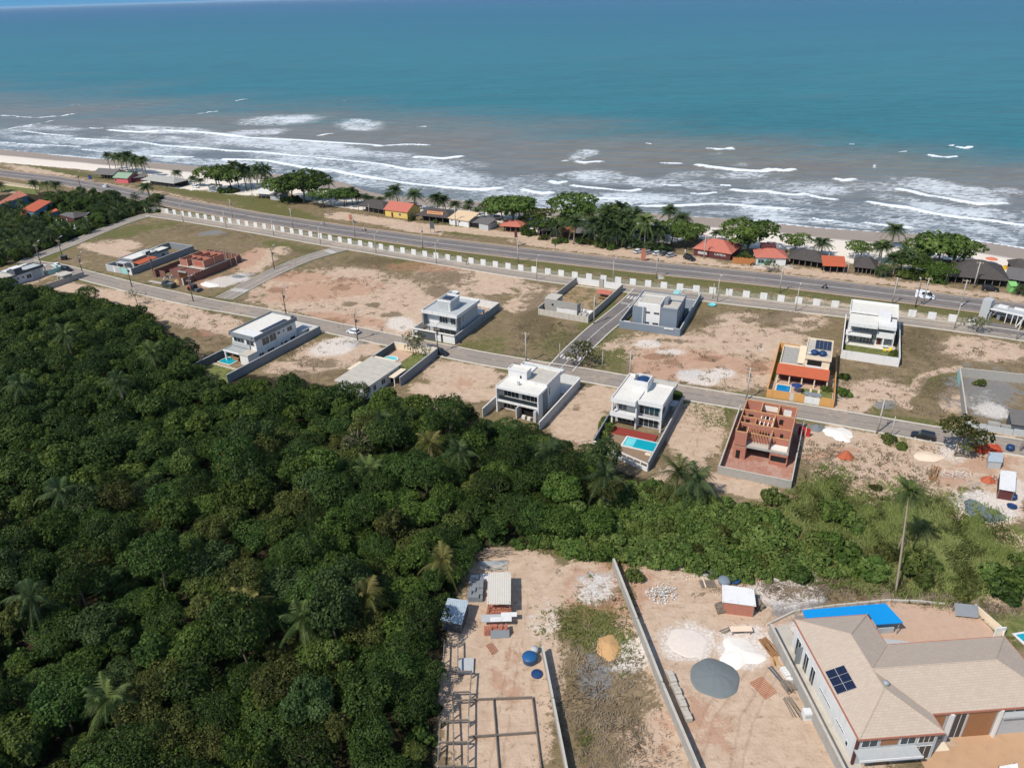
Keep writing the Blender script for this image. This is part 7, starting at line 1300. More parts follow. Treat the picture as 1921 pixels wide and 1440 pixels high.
# palms standing in or at the edge of the forest (crown position in the photo, height)
FPALM = [(1030,855,'o2x',5.5,'tall coconut palm with hanging fronds at the forest edge near the red-deck house'),(1135,890,'o2',6.5,'palm with a grey skirt of dead fronds left of the two leaning palms'),(1270,885,'o0x',4.6,'full-crowned coconut palm nearest the brick shell corner'),(1308,895,'o2x',4.4,'darker coconut palm just right of the full-crowned one by the brick shell'),
 (460,1135,'o1',6.5,'yellowing coconut palm with orange lower fronds inside the forest'),(565,1160,'o0',6.0,'spindly green palm right of the yellowing forest palm'),(690,1115,'o1',6.0,'small pale palm tuft in the forest canopy'),(808,830,'o1',6.0,'yellow-green palm in the forest just below the white stepped house'),(690,880,'o0',5.4,'short pale palm beside the white-barked forest tree'),
 (222,715,'o2',7.5,'dark wide palm with dead skirt near the forest top edge'),(122,625,'o0',8.0,'slender tall palm standing clear at the upper left forest'),(285,660,'o0',7.5,'green palm with visible trunk near the bare sandy strip'),(115,920,'o2',7.0,'large brown dying palm deep in the left forest'),(40,720,'o2',6.5,'drooping palm at the left picture edge, upper forest'),(60,1120,'o2',6.8,'big spreading green palm in the dark lower left forest'),(200,1310,'o0',5.6,'green palm crown in a dark gap, lower left'),(860,845,'o2',5.6,'low palm at the forest rim behind the white stepped house'),
 (720,790,'o2',5.6,'low dark palm in the canopy below the flat-roofed house'),(830,1050,'o3',5.0,'bright yellow-green palm at the clearing edge by the log pile'),]
for x,y,k,h,l in FPALM:
    big = k.endswith('x'); k = k[:2]
    hh = {'o0':5.0,'o1':4.0,'o2':6.0,'o3':1.2}[k]; h += 1.2; s = 1.3 if not big else 1.55; p = P(x,y,h); put(k,(p.x,p.y,h-hh*s),rr_.uniform(0,6.28),s,l)
p = P(678,868); put('dead',(P(678,868).x,P(678,868).y,1.0),1.0,1.2,'white-barked forest tree with a bare forked trunk'); 
p = P(258,572); put('dead',(p.x,p.y,0),2.0,1.0,'bare thin-branched tree on the sandy strip at the forest edge')
p = P(445,660,0); 
# ------------------------------------------------------------------ bush belt right of the forest
belt = [(1150,900),(1330,930),(1480,985),(1500,1020),(1470,1080),(1400,1090),(1330,1075),(1240,1060),(1160,1050),(1090,1045),(1000,1025),(1110,985)]
bp = forest_pts(belt, 2.7, 17, .8)
for i,(x,y) in enumerate(bp[:85]):
    k = rr_.choice((0,1,2,4,0,3)); s = rr_.uniform(.7,1.5); put(f'b{k}',(x,y,-.1),rr_.uniform(0,6.28),s,{0:'bright green leafy bush in the belt above the gravel site',4:'bright green leafy bush in the belt above the gravel site',1:'mid-green bush in the belt above the gravel site',2:'glossy green bush in the belt above the gravel site',3:'olive dry-leaved bush in the belt above the gravel site'}[k],{0:'bright green belt bushes',4:'bright green belt bushes',1:'mid-green belt bushes',2:'glossy green belt bushes',3:'olive belt bushes'}[k])
belt2 = belt[:4]+[(1560,1000),(1600,1030),(1580,1075)]+belt[4:]
bf = forest_pts(belt2, 1.9, 19, .5); o = merged('undergrowth',['b0','b1','b2'],bf,7,.8,1.25,lf_bright,-.2,(.7,1.3)); struct(o,'stuff'); o['label'] = 'light green low scrub filling the belt above the gravel site'; o['category'] = 'undergrowth'
for x,y,s,k,l in ((1560,965,2.0,'b2','broad dark bush at the foot of the brick-shell wall'),(1600,985,1.6,'b4','light green bush right of the broad dark one'),(1450,935,1.5,'b0','green bush under the rear wall of the brick shell'),(1720,1075,2.1,'b4','round bright bush right of the lone palm foot'),(1735,1060,1.4,'b0','small bush tucked behind the round bright one'),(1600,1060,2.0,'b1','tall grassy bush left of the lone palm'),(1640,1075,1.7,'b2','green bush beside the lone palm foot'),(1540,1030,1.8,'b4','wide bush in the scrub left of centre'),(1560,1010,1.5,'b1','darker bush in the scrub behind the wide one'),(1660,1040,1.3,'b3','dry bush near the lone palm trunk'),(1900,1090,2.2,'b1','large bush at the right edge above the lawn'),(1880,1110,1.8,'b5','dark bush at the right edge nearest the lawn'),(1860,1080,1.6,'b0','bright bush left of the large right-edge bush'),(1915,1060,1.5,'b4','bush cut by the right edge below the sandy track'),(1465,1060,1.9,'b4','yellow-green spreading bush above the tin-roofed hut'),(1440,1020,1.8,'b0','bright shrub mound in the middle of the belt'),(1410,1005,1.6,'b4','bright shrub left of the yellow-green mound'),(1500,1080,1.4,'b5','dark bush at the grass edge above the hut'),(1810,1115,1.0,'b3','dry shrub beside the terrace stones'),(1640,910,.7,'b3','small dry shrub on the sandy slope'),(840,1140,1.6,'b5','dark bush behind the zinc shed'),(850,1075,1.4,'b0','fresh green bush at the clearing edge'),(1190,1080,1.0,'b0','low bush beside the far end of the long grey wall'),(1130,1035,1.5,'b1','bush above the cleared site, left of the long wall'),(1080,1030,1.3,'b2','bush at the top of the foundation site'),(1835,715,.9,'b3','dry shrub inside the rubble yard'),(1690,835,.8,'b0','green shrub mound beside the lower street pole'),(1665,822,1.0,'b3','grassy shrub mound on the street edge'),(1585,735,1.2,'b1','dark shrub between the pool house and the white house'),(1583,705,1.0,'b5','dark shrub behind the pool house wall'),(1268,740,1.2,'b5','dark hedge bush inside the red-deck house wall'),(1255,742,1.0,'b5','second hedge bush inside the red-deck house wall'),(1137,800,1.2,'b0','leafy bush in the left garden of the red-deck house'),(1130,815,1.1,'b4','leafy creeper bush on the left wall of the red-deck house'),(1140,785,1.0,'b1','tall shrub at the corner of the red deck'),(1550,727,.9,'b4','garden shrub on the pool-house lawn'),(1675,660,.9,'b3','bare garden shrub inside the white balcony house wall')):
    p = P(x,y+6); put(k,p,rr_.uniform(0,6.28),s,l)
# lone tall palm lower right
T = thing('coconut_palm','tall lone coconut palm with a thin leaning trunk, right of the brick shell','palm tree',P(1680,1112)); b_ = T.location; tp = P(1706,918,14.0)-b_; mb = MB(); n = 10
for i in range(1): mb.tube([(tp.x*(i/n)**1.1,tp.y*(i/n)**1.1,-.2+(tp.z+.2)*i/n) for i in range(n+1)],[.2]+[.19-.008*i for i in range(1,n+1)],8)
mb.build('trunk',m_palmtrunk,T,True); V, Fq, Ti = palm_crown_arrays(g,26,3.9,18,1.1,-1.1,1.2,wind=1.0); npmesh('crown',V+np.array(tp),Fq,lf_palm,T,{'tint':Ti}); dV, dF, dT = palm_crown_arrays(g,5,1.6,8,.4,-1.3,-.6); npmesh('dead_frond_skirt',dV+np.array(tp)*.56,dF,lf_dry,T,{'tint':dT})
# ------------------------------------------------------------------ trees along the beach (base of trunk in the photo, crown height)
def beach(c, x, y, topy, key, label, topx=None, z=0.0):
    p = G(c,x,y,z); h = 0
    bx_, by_ = CR[c][0]+x/CR[c][2], CR[c][1]+y/CR[c][2]; ty = CR[c][1]+topy/CR[c][2]
    dist = math.hypot(p.x,p.y); h = (by_-ty)*(math.hypot(dist,CAMH)**2/ dist)/F*math.hypot(1,(by_-720)/F)**-1 if False else None
    lo, hi = .5, 30.0
    for _ in range(30):
        m = (lo+hi)/2
        if proj(p.x,p.y,p.z+m)[1] > ty: lo = m
        else: hi = m
    h = (lo+hi)/2; base = {'a0':7.4,'a1':7.4,'a2':7.4,'a3':7.4}.get(key) or (PH[int(key[1])] if key[0] == 'p' else {'b':2.0,'s':4.8,'o':6.0}[key[0]]); s = h/base
    if key[0] == 'p': s = (max(1.1,min(1.65,s*1.45)),)*2+(s,)
    if key[0] == 'a': s = (s*1.18,s*1.18,s)
    return put(key,p,rr_.uniform(0,6.28),s,label)
BP = [('L',345,350,95,'first palm from the left in the row behind the long grey kiosk'),('L',432,375,125,'second palm from the left in the row behind the long grey kiosk'),('L',515,372,90,'third palm, thin, in the row behind the long grey kiosk'),('L',595,390,145,'fourth palm in the row behind the green roof'),('L',672,400,50,'tallest green palm in the row behind the green roof'),('L',722,415,110,'palm just right of the tallest one behind the green roof'),('L',810,430,165,'slim palm second from right behind the dark kiosks'),('L',862,460,140,'rightmost palm of the row behind the dark kiosks'),('L',1290,555,340,'lone palm beside the broad weathered roof'),('L',1525,580,420,'small palm left of the parked white car on the grass'),('L',1605,590,465,'small round-headed palm beside the tiny white kiosk'),('L',895,745,500,'palm at the highway edge on the estate side, before the weathered roof'),
 ('M',200,460,150,'dark palm above the almond tree by the tiny white kiosk'),('M',410,430,95,'tall palm left of the palm trio on the sand'),('M',495,460,115,'first of the yellow-green palm trio behind the beach bar'),('M',555,450,150,'second of the yellow-green palm trio behind the beach bar'),('M',630,465,130,'third of the yellow-green palm trio behind the beach bar'),('M',732,460,110,'tall dark palm right of the palm trio'),('M',762,470,290,'short palm beneath the tall dark one at the beach bar'),('M',1440,520,315,'palm right of the spreading tree on the sand'),('M',1690,620,410,'palm behind the round dark tree'),('M',1140,420,250,'palm top rising out of the spreading tree'),('M',1755,590,490,'small palm left of the purple-grey roof'),('M',1880,590,520,'small palm right behind the purple-grey roof'),('M',1560,560,430,'curving palm between the two round dark trees'),
 ('N',170,290,170,'small palm behind the purple-grey roof, left end'),('N',250,290,185,'second small palm behind the purple-grey roof'),('N',320,290,200,'third small palm behind the purple-grey roof'),('N',430,300,215,'low palm behind the purple-grey roof, right end'),('N',525,300,145,'palm just left of the tall one behind the yellow house'),('N',605,300,60,'tall palm behind the yellow house'),('N',720,360,285,'low palm at the gable of the yellow house'),('N',785,350,110,'big full palm between the yellow house and the black roof'),('N',1025,390,140,'tall palm behind the yellow signboard'),('N',1110,380,175,'palm right of the tall one behind the yellow signboard'),('N',1225,400,240,'palm behind the sand-coloured roof'),('N',1375,420,240,'palm behind the right end of the sand-coloured roof'),('N',1440,450,315,'short palm behind the grey block hut'),('N',1525,440,265,'dark palm behind the grey block hut'),('N',1330,400,300,'low palm among the huts behind the sand-coloured roof'),
 ('O',75,370,100,'tall palm left of the small almond tree'),('O',175,330,110,'palm behind the small almond tree on the sand'),('O',110,430,290,'low palm over the red-roofed kiosk'),('O',480,580,330,'full low palm in front of the dark thatched hut'),('O',655,610,250,'tall palm before the small red tile roof'),('O',780,400,115,'dark palm behind the big almond tree'),('O',885,620,270,'tall straight-trunk palm left of the palm clump'),('O',960,560,130,'palm at the left shoulder of the big palm clump'),('O',1000,620,260,'palm in the middle left of the big palm clump'),('O',1050,560,150,'palm at the top of the big palm clump'),('O',1120,560,110,'highest palm of the big palm clump'),('O',1110,650,330,'wide low palm at the front of the big palm clump'),('O',1180,600,180,'palm in the middle right of the big palm clump'),('O',1240,620,300,'low palm at the right side of the big palm clump'),('O',1310,560,200,'palm at the right shoulder of the big palm clump'),('O',970,640,440,'low bright palm at the clump foot, left'),('O',1200,650,470,'low bright palm at the clump foot, right'),('O',1405,680,240,'tall palm standing among the parked cars'),('O',1520,690,340,'palm right of the tall one among the parked cars'),('O',1655,420,155,'windblown palm on the sand left of the almond trees'),('O',1790,480,245,'leaning palm on the sand beside the windblown one'),('O',1320,660,540,'low palm rosette by the silver parked car'),('O',1440,690,570,'low palm rosette behind the white parked cars'),('O',1560,700,610,'low palm rosette behind the rightmost parked cars'),
 ('Q',345,345,220,'small windblown palm behind the salmon-roofed bar'),('Q',1470,510,280,'palm alone on white sand above the orange gate'),('R',430,380,90,'tall windblown palm highest at the right beach'),('R',272,570,290,'slim palm behind the right black kiosk'),('R',300,575,285,'second slim palm behind the right black kiosk'),('R',520,690,330,'yellow-green palm with hanging fronds right of the black kiosk'),('R',450,700,420,'bushy yellow palm in front of the twin slim palms'),('R',310,715,570,'low palm rosette at the corner of the right black kiosk'),('R',690,600,340,'leaning palm against the largest almond tree'),('R',1880,910,790,'low bushy palm at the right edge by the green stall'),
 ('X',450,150,-30,'left palm of the three at the end of the cream balustrade'),('X',590,150,-20,'middle palm of the three at the end of the cream balustrade'),('X',690,160,-20,'right palm of the three at the end of the cream balustrade'),('X',30,130,-20,'palm at the left edge behind the cream balustrade')]
KP = ['p0','p2','p1','p4','p3','p5']
for i,(c,x,y,t,l) in enumerate(BP): beach(c,x,y,t,KP[i%6] if not ('low' in l or 'small' in l or 'short' in l) else ('p5' if i%2 else 'p3'),l)
for c,x,y,t,k,l in (('M',180,470,200,'a0','dark almond tree beside the tiny white kiosk'),('M',330,460,230,'a1','second dark almond tree right of the tiny white kiosk'),('M',1150,600,270,'a2','wide spreading tree behind the beach bar'),('M',1370,650,460,'a1','round dark leafy tree right of the spreading tree'),('M',1600,640,460,'a2','smaller round dark tree next to the purple-grey roof'),('M',950,590,330,'a3','left half of the spreading clump at the beach bar'),('N',1710,470,235,'a0','almond tree behind the red-roofed kiosk'),('O',290,420,240,'a3','small almond tree on the sand left of the palm clump'),('O',330,520,350,'a2','leafy tree over the dark thatched hut'),('O',640,440,110,'a0','big almond tree left of the palm clump'),('O',1690,610,380,'a0','bright almond tree behind the blue tarpaulin roof'),('Q',150,350,190,'a1','almond tree behind the left end of the salmon roof'),('Q',690,480,150,'a0','largest leafy almond tree overhanging the salmon-roofed bar'),('Q',600,480,250,'a1','darker almond tree at the right end of the salmon roof'),('Q',1190,465,290,'a3','rounded almond tree behind the black thatched kiosk'),('Q',920,680,545,'s1','small umbrella-shaped tree before the pink-roofed house'),('R',80,515,335,'a3','tiered almond tree behind the right black kiosk'),('R',960,620,260,'a0','huge umbrella-shaped almond tree at the right beach'),('R',1110,600,310,'a1','right part of the huge almond canopy'),('R',780,580,320,'a3','lighter almond tree at the left of the huge canopy'),('R',985,770,600,'a2','shaded low tree in front of the huge almond tree'),('R',1230,570,350,'dead','bare-branched small tree right of the huge almond canopy') ):
    if k == 'dead': p = G(c,x,y); put(k,p,.4,.9,l)
    else: beach(c,x,y,t,k,l)
for c,x,y,t,k,l in (('O',560,500,330,'a3','leafy tree between the big almond tree and the red tile roof'),('O',1830,640,420,'a0','almond tree over the pale yard left of the salmon roof'),('O',20,420,130,'a1','almond tree behind the left end of the red-roofed kiosk'),('O',1450,600,430,'a2','shaded tree behind the blue tarpaulin roof'),('R',640,690,480,'a2','shaded tree between the yellow-green palm and the huge almond tree'),('R',860,720,560,'a1','low dark tree under the huge almond canopy, left'),('R',1180,700,560,'a2','dark low tree against the left end of the largest dark roof'),('M',1010,560,330,'a0','light green tree crown in the spreading clump'),('M',1240,560,330,'a1','right edge tree of the spreading clump'),('N',60,300,160,'a2','leafy tree at the left end of the purple-grey roof'),('N',1620,460,330,'a1','dark leafy tree behind the block hut and the red kiosk'),('N',1830,480,280,'a3','light almond tree right of the red-roofed kiosk'),
 ('O',1000,600,200,'p0','palm added to the left heart of the big palm clump'),('O',1080,590,180,'p2','palm behind the wide low palm of the big clump'),('O',1150,610,220,'p1','palm beside the highest one of the big clump'),('O',1210,590,240,'p4','slender palm at the right heart of the big clump'),('O',1270,610,280,'p3','lower palm at the right flank of the big clump'),('O',920,600,330,'p5','lower palm at the left flank of the big clump'),('O',1040,640,400,'p5','low front palm of the big clump, left of centre'),('O',1160,640,380,'p3','low front palm of the big clump, right of centre'),('O',700,480,190,'p1','palm between the big almond tree and the dark shack'),('O',830,520,230,'p2','palm over the dark shack'),('O',560,470,250,'p5','palm behind the small red tile roof')):
    beach(c,x,y,t,k,l)
for i,(c,x,y,s_) in enumerate((('M',230,490,1.6),('M',320,490,1.8),('M',380,480,1.4),('M',910,585,1.3),('M',1010,590,1.8),('M',1080,590,1.6),('N',740,470,1.2),('N',1000,500,.8),('O',150,500,1.8),('O',210,520,1.5),('O',330,560,1.3),('O',470,600,1.2),('O',560,590,1.3),('O',720,600,1.6),('O',800,600,1.8),('O',930,640,1.6),('O',1060,660,1.6),('O',1250,650,1.4),('O',1350,670,1.0),('O',1500,690,1.0),('O',1620,680,1.4),('Q',640,560,1.8),('Q',720,560,1.6),('R',560,720,1.6),('R',640,730,1.8),('R',720,720,1.6),('R',800,730,1.6),('R',900,760,1.8),('R',960,780,1.6),('R',1080,740,1.5),('L',1850,640,1.2),('L',1780,600,1.2),('L',1010,770,1.8),('L',960,800,1.6),('X',1850,250,1.8),('X',1890,220,1.6),('X',980,120,1.4),('X',1120,150,1.6))):
    put(('b1','b5','b3','b0')[i%4],G(c,x,y),rr_.uniform(0,6.28),s_,{'b1':'mid-green shrub between the kiosks and the palms','b5':'dark shrub between the kiosks and the palms','b3':'dry olive shrub between the kiosks and the palms','b0':'bright shrub between the kiosks and the palms'}[('b1','b5','b3','b0')[i%4]],{'b1':'mid-green beach shrubs','b5':'dark beach shrubs','b3':'dry beach shrubs','b0':'bright beach shrubs'}[('b1','b5','b3','b0')[i%4]])
# estate street trees
for c,x,y,t,k,l in (('D',880,700,470,'s0','pale flowering tree at the wall of the low flat-roofed house'),('Z',1088,684,640,'s1','thin dark tree overhanging the middle cross street'),('J',1140,720,440,'s0','small grey-leaved tree beside the fence street near the gatehouse'),('V',1440,790,530,'s2','tall silvery tree beside the lower street, left of the orange bricks'),('V',1500,770,600,'s1','green tree under the tall silvery one by the lower street'),('Z',1050,612,604,'s2','low scrubby plant beside the corner lot')):
    if k: beach(c,x,y,t,k,l)
# ------------------------------------------------------------------ palm grove beyond the west street, houses in it
gp = forest_pts([(-300,382),(-40,395),(40,384),(92,365),(200,364),(235,378),(295,384),(305,388),(262,390),(228,402),(192,415),(152,429),(112,445),(72,462),(35,476),(-5,490),(-300,535)], 4.0, 23, 2.5)
hz = [P(30,375),P(75,390),P(100,400),P(130,408),P(140,415),P(125,425),P(0,385),P(115,420),P(20,392),P(55,402),P(85,408),P(10,378),P(60,382),P(125,432),P(150,430),P(-20,395),P(70,412)]
n_ = 0
for x,y in gp:
    q = proj(x,y,0.0)
    if any((h_.x-x)**2+(h_.y-y)**2 < 48 for h_ in hz): continue
    left = q[0] < 110 or q[1] < 368 or q[0] > 230; n_ += 1
    if n_ > 190: break
    if rr_.random() < (.75 if left else .3): put(rr_.choice(('o0','o2','o2')),(x,y,-1.5),rr_.uniform(0,6.28),rr_.uniform(.8,1.15),'coconut palm in the dense grove beyond the west street','grove palms')
    else: k = rr_.choice((1,4,7,11,0,2)); put(f'f{k}',(x,y,-1.2),rr_.uniform(0,6.28),rr_.uniform(.65,.95),{lf_dark:'dark leafy tree in the grove beyond the west street',lf_mid:'mid-green leafy tree in the grove beyond the west street'}[FL[k]],{lf_dark:'dark grove trees',lf_mid:'mid-green grove trees'}[FL[k]])
o = merged('undergrowth',['b1','b5','b0'],gp,8,1.2,1.8,lf_mid,-.2,(.7,1.2)); struct(o,'stuff'); o['label'] = 'low green scrub filling the grove beyond the west street'; o['category'] = 'undergrowth'
# ------------------------------------------------------------------ grass
def blades(name, areas, dens, hgt, w, mat, label, seed, lean=.9, n3=3):
    rg = np.random.default_rng(seed); Ps = []
    for cx,cy,rx,ry,dn in areas:
        m = 160; a = rg.normal(size=(m*40,2))*.55; a = a[(a**2).sum(1) < 1.7]; p0 = [P(cx+u*rx,cy+v*ry) for u,v in a[:int(dens*dn)]]
        Ps += [(p.x,p.y) for p in p0]
    Ps = np.array(Ps); n = len(Ps); k = n3; Q = np.repeat(Ps,k,0)+rg.normal(size=(n*k,2))*w*2.2; pt = wnoise(Q[:,0],Q[:,1],2.5,seed); h = hgt*(.35+.6*rg.random(n*k))*(.55+.9*pt); az = wnoise(Q[:,0],Q[:,1],4.0,seed+1)*12+rg.normal(size=n*k)*.9; le = lean*h*(.4+rg.random(n*k)); ww = w*(.5+.6*rg.random(n*k)); ca, sa = np.cos(az), np.sin(az); ba = az+1.57+rg.normal(size=n*k)*.4
    z = np.zeros(n*k)+.03; B = np.stack([Q[:,0],Q[:,1],z],1); S = np.stack([np.cos(ba)*ww,np.sin(ba)*ww,z*0],1); Tp = np.stack([Q[:,0]+ca*le,Q[:,1]+sa*le,h],1)
    V = np.stack([B-S,B+S,Tp+S*.25,Tp-S*.25],1).reshape(-1,3); t = np.repeat(np.clip(.25+.55*wnoise(Q[:,0],Q[:,1],5.0,seed+2)+.2*rg.normal(size=n*k),0,1),4)
    o = npmesh(name,V,np.arange(len(V)).reshape(-1,4),mat,None,{'tint':t}); struct(o,'stuff'); o['label'] = label; o['category'] = 'grass'; return o
blades('tall_grass',[(1560,950,70,55,2200),(1640,975,80,40,1500),(1600,1020,130,60,3000),(1700,960,110,50,2400),(1720,1010,120,60,3000),(1800,1020,100,60,2800),(1770,1080,90,50,2400),(1870,1060,60,50,1600),(1500,960,40,40,900),(1840,1000,60,30,900),(1650,1090,120,24,1500),(1560,910,36,30,800),(1420,970,40,24,700)],.62,.9,.12,lf_grass,'tall green-yellow grass on the slope below the sandy lots',31)
blades('dry_grass',[(1520,1105,150,20,2600),(1690,1122,110,16,1600),(1800,1135,70,18,900),(1120,1340,90,110,1500),(1200,1410,60,60,600),(1090,1250,40,70,400),(1860,1150,60,16,700),(1740,1040,60,50,500),(1660,1000,90,60,600)],.6,.45,.07,lf_dry,'straw-coloured dry grass at the edges of the building sites',32)
blades('weeds',[(1100,1170,70,45,1300),(1170,1190,24,70,800),(1050,1160,30,40,300),(1110,1080,10,10,40),(1130,1030,60,14,500),(1030,1030,70,12,500),(1185,1130,12,50,300),(1330,780,42,26,1100),(1095,1380,14,40,200),(1690,830,30,10,300),(1010,1180,20,40,90)],.34,.4,.08,lf_grass,'low green weeds across the dry-grass lot',33)
tuft = [(rr_.uniform(1500,1760),rr_.uniform(830,920),5,3,6) for _ in range(260)]+[(rr_.uniform(1580,1900),rr_.uniform(620,780),6,3,6) for _ in range(260)]+[(rr_.uniform(520,900),rr_.uniform(480,620),6,3,6) for _ in range(170)]+[(rr_.uniform(1180,1560),rr_.uniform(580,730),6,3,6) for _ in range(220)]+[(rr_.uniform(960,1150),rr_.uniform(600,690),7,4,7) for _ in range(160)]+[(rr_.uniform(500,700),rr_.uniform(640,715),6,3,7) for _ in range(120)]+[(rr_.uniform(250,480),rr_.uniform(560,660),6,3,6) for _ in range(120)]+[(rr_.uniform(1100,1200),rr_.uniform(1100,1440),5,3,5) for _ in range(60)]
tuft = [t for t in tuft if not any(abs(t[0]-c_[0]) < c_[2] and abs(t[1]-c_[1]) < c_[3] for c_ in ((1240,590,80,45),(1630,630,62,62),(1505,700,75,70),(850,600,90,50),(1090,565,80,45),(690,690,80,45),(1860,750,70,70)))]
blades('dry_tussocks',tuft,1.0,.35,.16,M_leaf('tussock_blades',(.17,.145,.09),(.26,.22,.14),(.38,.32,.22),.85,.35),'scattered brown-green tussocks on the bare lots',34)
# ------------------------------------------------------------------ poles
def pole_proto(name, label, cat, mat, h, r, lamp, cross):
    T = thing(name,label,cat); k = MB(); k.tube([(0,0,-.2),(0,0,h*.5),(0,0,h)],[r*1.25,r,r*.75],8); k.build('shaft',mat,T,True)
    if lamp:
        k = MB(); k.tube([(0,0,h-.35),(0,1.0,h+.25),(0,1.9,h+.42)],[.06,.05,.05],6); a = k.build('arm',m_metal,T); k = MB(); k.box(-.18,.18,1.6,2.5,h+.36,h+.52); k.build('lamp_head',m_lamp,T)
    if cross:
        for z in cross: bx(T,'crossarm',m_oldwood,(-.95,.95,-.07,.07,h-z,h-z+.16))
        k = MB()
        for z in cross:
            for x in (-.8,-.3,.3,.8): k.lathe([(.05,0),(.09,.08),(.05,.22)],(x,0,h-z+.16),6)
        k.build('insulator',m_cream,T)
        k = MB(); k.lathe([(.26,0),(.3,.1),(.3,.8),(.2,.9)],(0,.4,h-2.6),10); k.build('transformer',m_grey,T)
    return T
PROTO['lamp'] = pole_proto('street_lamp','x','street lamp',m_pole,7.6,.13,True,None); PROTO['util'] = pole_proto('utility_pole','x','utility pole',m_pole,8.4,.17,False,(.5,)); PROTO['wood'] = pole_proto('utility_pole','x','utility pole',m_wpole,7.8,.14,True,(.9,)); PROTO['post'] = pole_proto('bare_post','x','post',m_pole,5.0,.11,False,None)
NEARS = ['west corner','low white house with the teal front wall','annex wall','house with the red carport','brick shell','west cross street','long solar row house','flat-roofed house','grey tower house']
POLES = [('Z',344,416,'lamp','street lamp on the fence street nearest the west corner'),('Z',425,428,'lamp','second street lamp from the west corner on the fence street'),('Z',514,443,'lamp','third street lamp on the fence street, above the yellow-green plot'),('Z',602,460,'lamp','street lamp at the top of the west cross street'),('Z',706,477,'lamp','street lamp right of the west cross street junction'),('Z',819,495,'lamp','street lamp on the fence street before the wide sandy lot'),('Z',1007,526,'lamp','street lamp near the left wall of the unfinished block house'),('Z',1150,531,'lamp','street lamp in front of the white wall of the corner lot'),('Z',1345,568,'lamp','street lamp beside the gate frame of the blue-grey house'),('Z',1492,585,'lamp','street lamp between the blue-grey and the white balcony houses'),('Z',1790,617,'lamp','street lamp left of the gatehouse tree'),('Z',1906,638,'lamp','street lamp before the white pavilion at the right edge'),
 ('Z',550,429,'util','power pole on the verge opposite the spreading tree'),('Z',666,444,'util','power pole on the verge opposite the purple-grey kiosk'),('Z',793,465,'util','power pole on the verge opposite the yellow signboard'),('Z',437,410,'util','power pole on the verge opposite the tiny white kiosk'),('Z',972,494,'util','power pole on the verge opposite the red-roofed kiosk'),('Z',1231,522,'util','power pole on the verge opposite the parked cars'),('Z',1462,549,'util','power pole on the verge opposite the black thatched kiosk'),('Z',1673,571,'util','power pole on the verge behind the white balcony house'),('Z',1717,576,'wood','dark power pole in front of the white van'),('Z',1731,572,'util','pale power pole right beside the white van'),('Z',1801,576,'util','power pole on the verge left of the gatehouse tower'),('Z',1826,540,'util','bright leaning pole before the largest dark roof'),('Z',1773,533,'post','short pale post left of the largest dark roof'),('Z',1320,486,'util','white pole in front of the salmon-roofed bar'),('Z',855,425,'util','pole in front of the sand-coloured roof'),('Z',693,402,'post','short pole in front of the purple-grey kiosk'),('Z',1551,503,'post','dark post at the left of the orange gate shelter'),('Z',1589,515,'post','yellowish post at the right of the orange gate shelter'),
 ('Z',152,353,'wood','dark pole at the highway edge above the grove, right of the pair'),('Z',137,356,'post','short dark post at the highway edge above the grove'),('Z',475,378,'post','post beside the open beach bar with the flat white roof'),
 ('Z',77,495,'wood','dark pole at the bend of the west street'),('Z',119,486,'wood','leaning dark pole by the bin on the west plot'),('Z',157,518,'wood','dark pole on the lower street beside the annex wall'),('Z',248,539,'wood','timber pole on the lower street opposite the red carport house'),('Z',363,566,'wood','timber pole at the foot of the west cross street'),('Z',289,517,'wood','pole between the red carport house and the brick shell'),('Z',537,590,'wood','timber pole behind the long solar row house'),('Z',671,638,'wood','timber pole right beside the white hatchback'),('Z',822,663,'wood','pole at the black car by the grey tower house'),('Z',987,679,'util','concrete pole on the lower street behind the white stepped house'),('Z',1050,673,'post','slim pole on the grass left of the middle crosswalk'),('Z',1114,608,'util','pale pole at the near corner of the walled block-house lot'),('Z',1181,715,'util','pole on the lower street behind the red-deck house'),('Z',1400,750,'util','pole at the corner of the two-storey brick shell'),('Z',1645,812,'util','concrete pole on the grass mound by the lower street'),('Z',1914,846,'util','pole at the right edge beside the orange bricks'),('Z',515,505,'wood','timber pole halfway along the west cross street'),('Z',170,438,'wood','timber pole beside the west street under the dark maroon house'),('Z',1130,690,'post','white stop-sign post at the lower end of the middle cross street'),('Z',1337,560,'post','white gate post of the blue-grey house'),('Z',1670,822,'post','thin pole right of the grass mound')]
for c,x,y,k,l in POLES:
    p = P(x,y); rz = GA+(math.pi if y > 600 and k == 'lamp' else 0)+(0 if k != 'wood' else .2); put(k,p,rz if k == 'lamp' or k == 'util' else rz, 1.0 if k != 'post' else random.Random(x).uniform(.75,1.15),l)
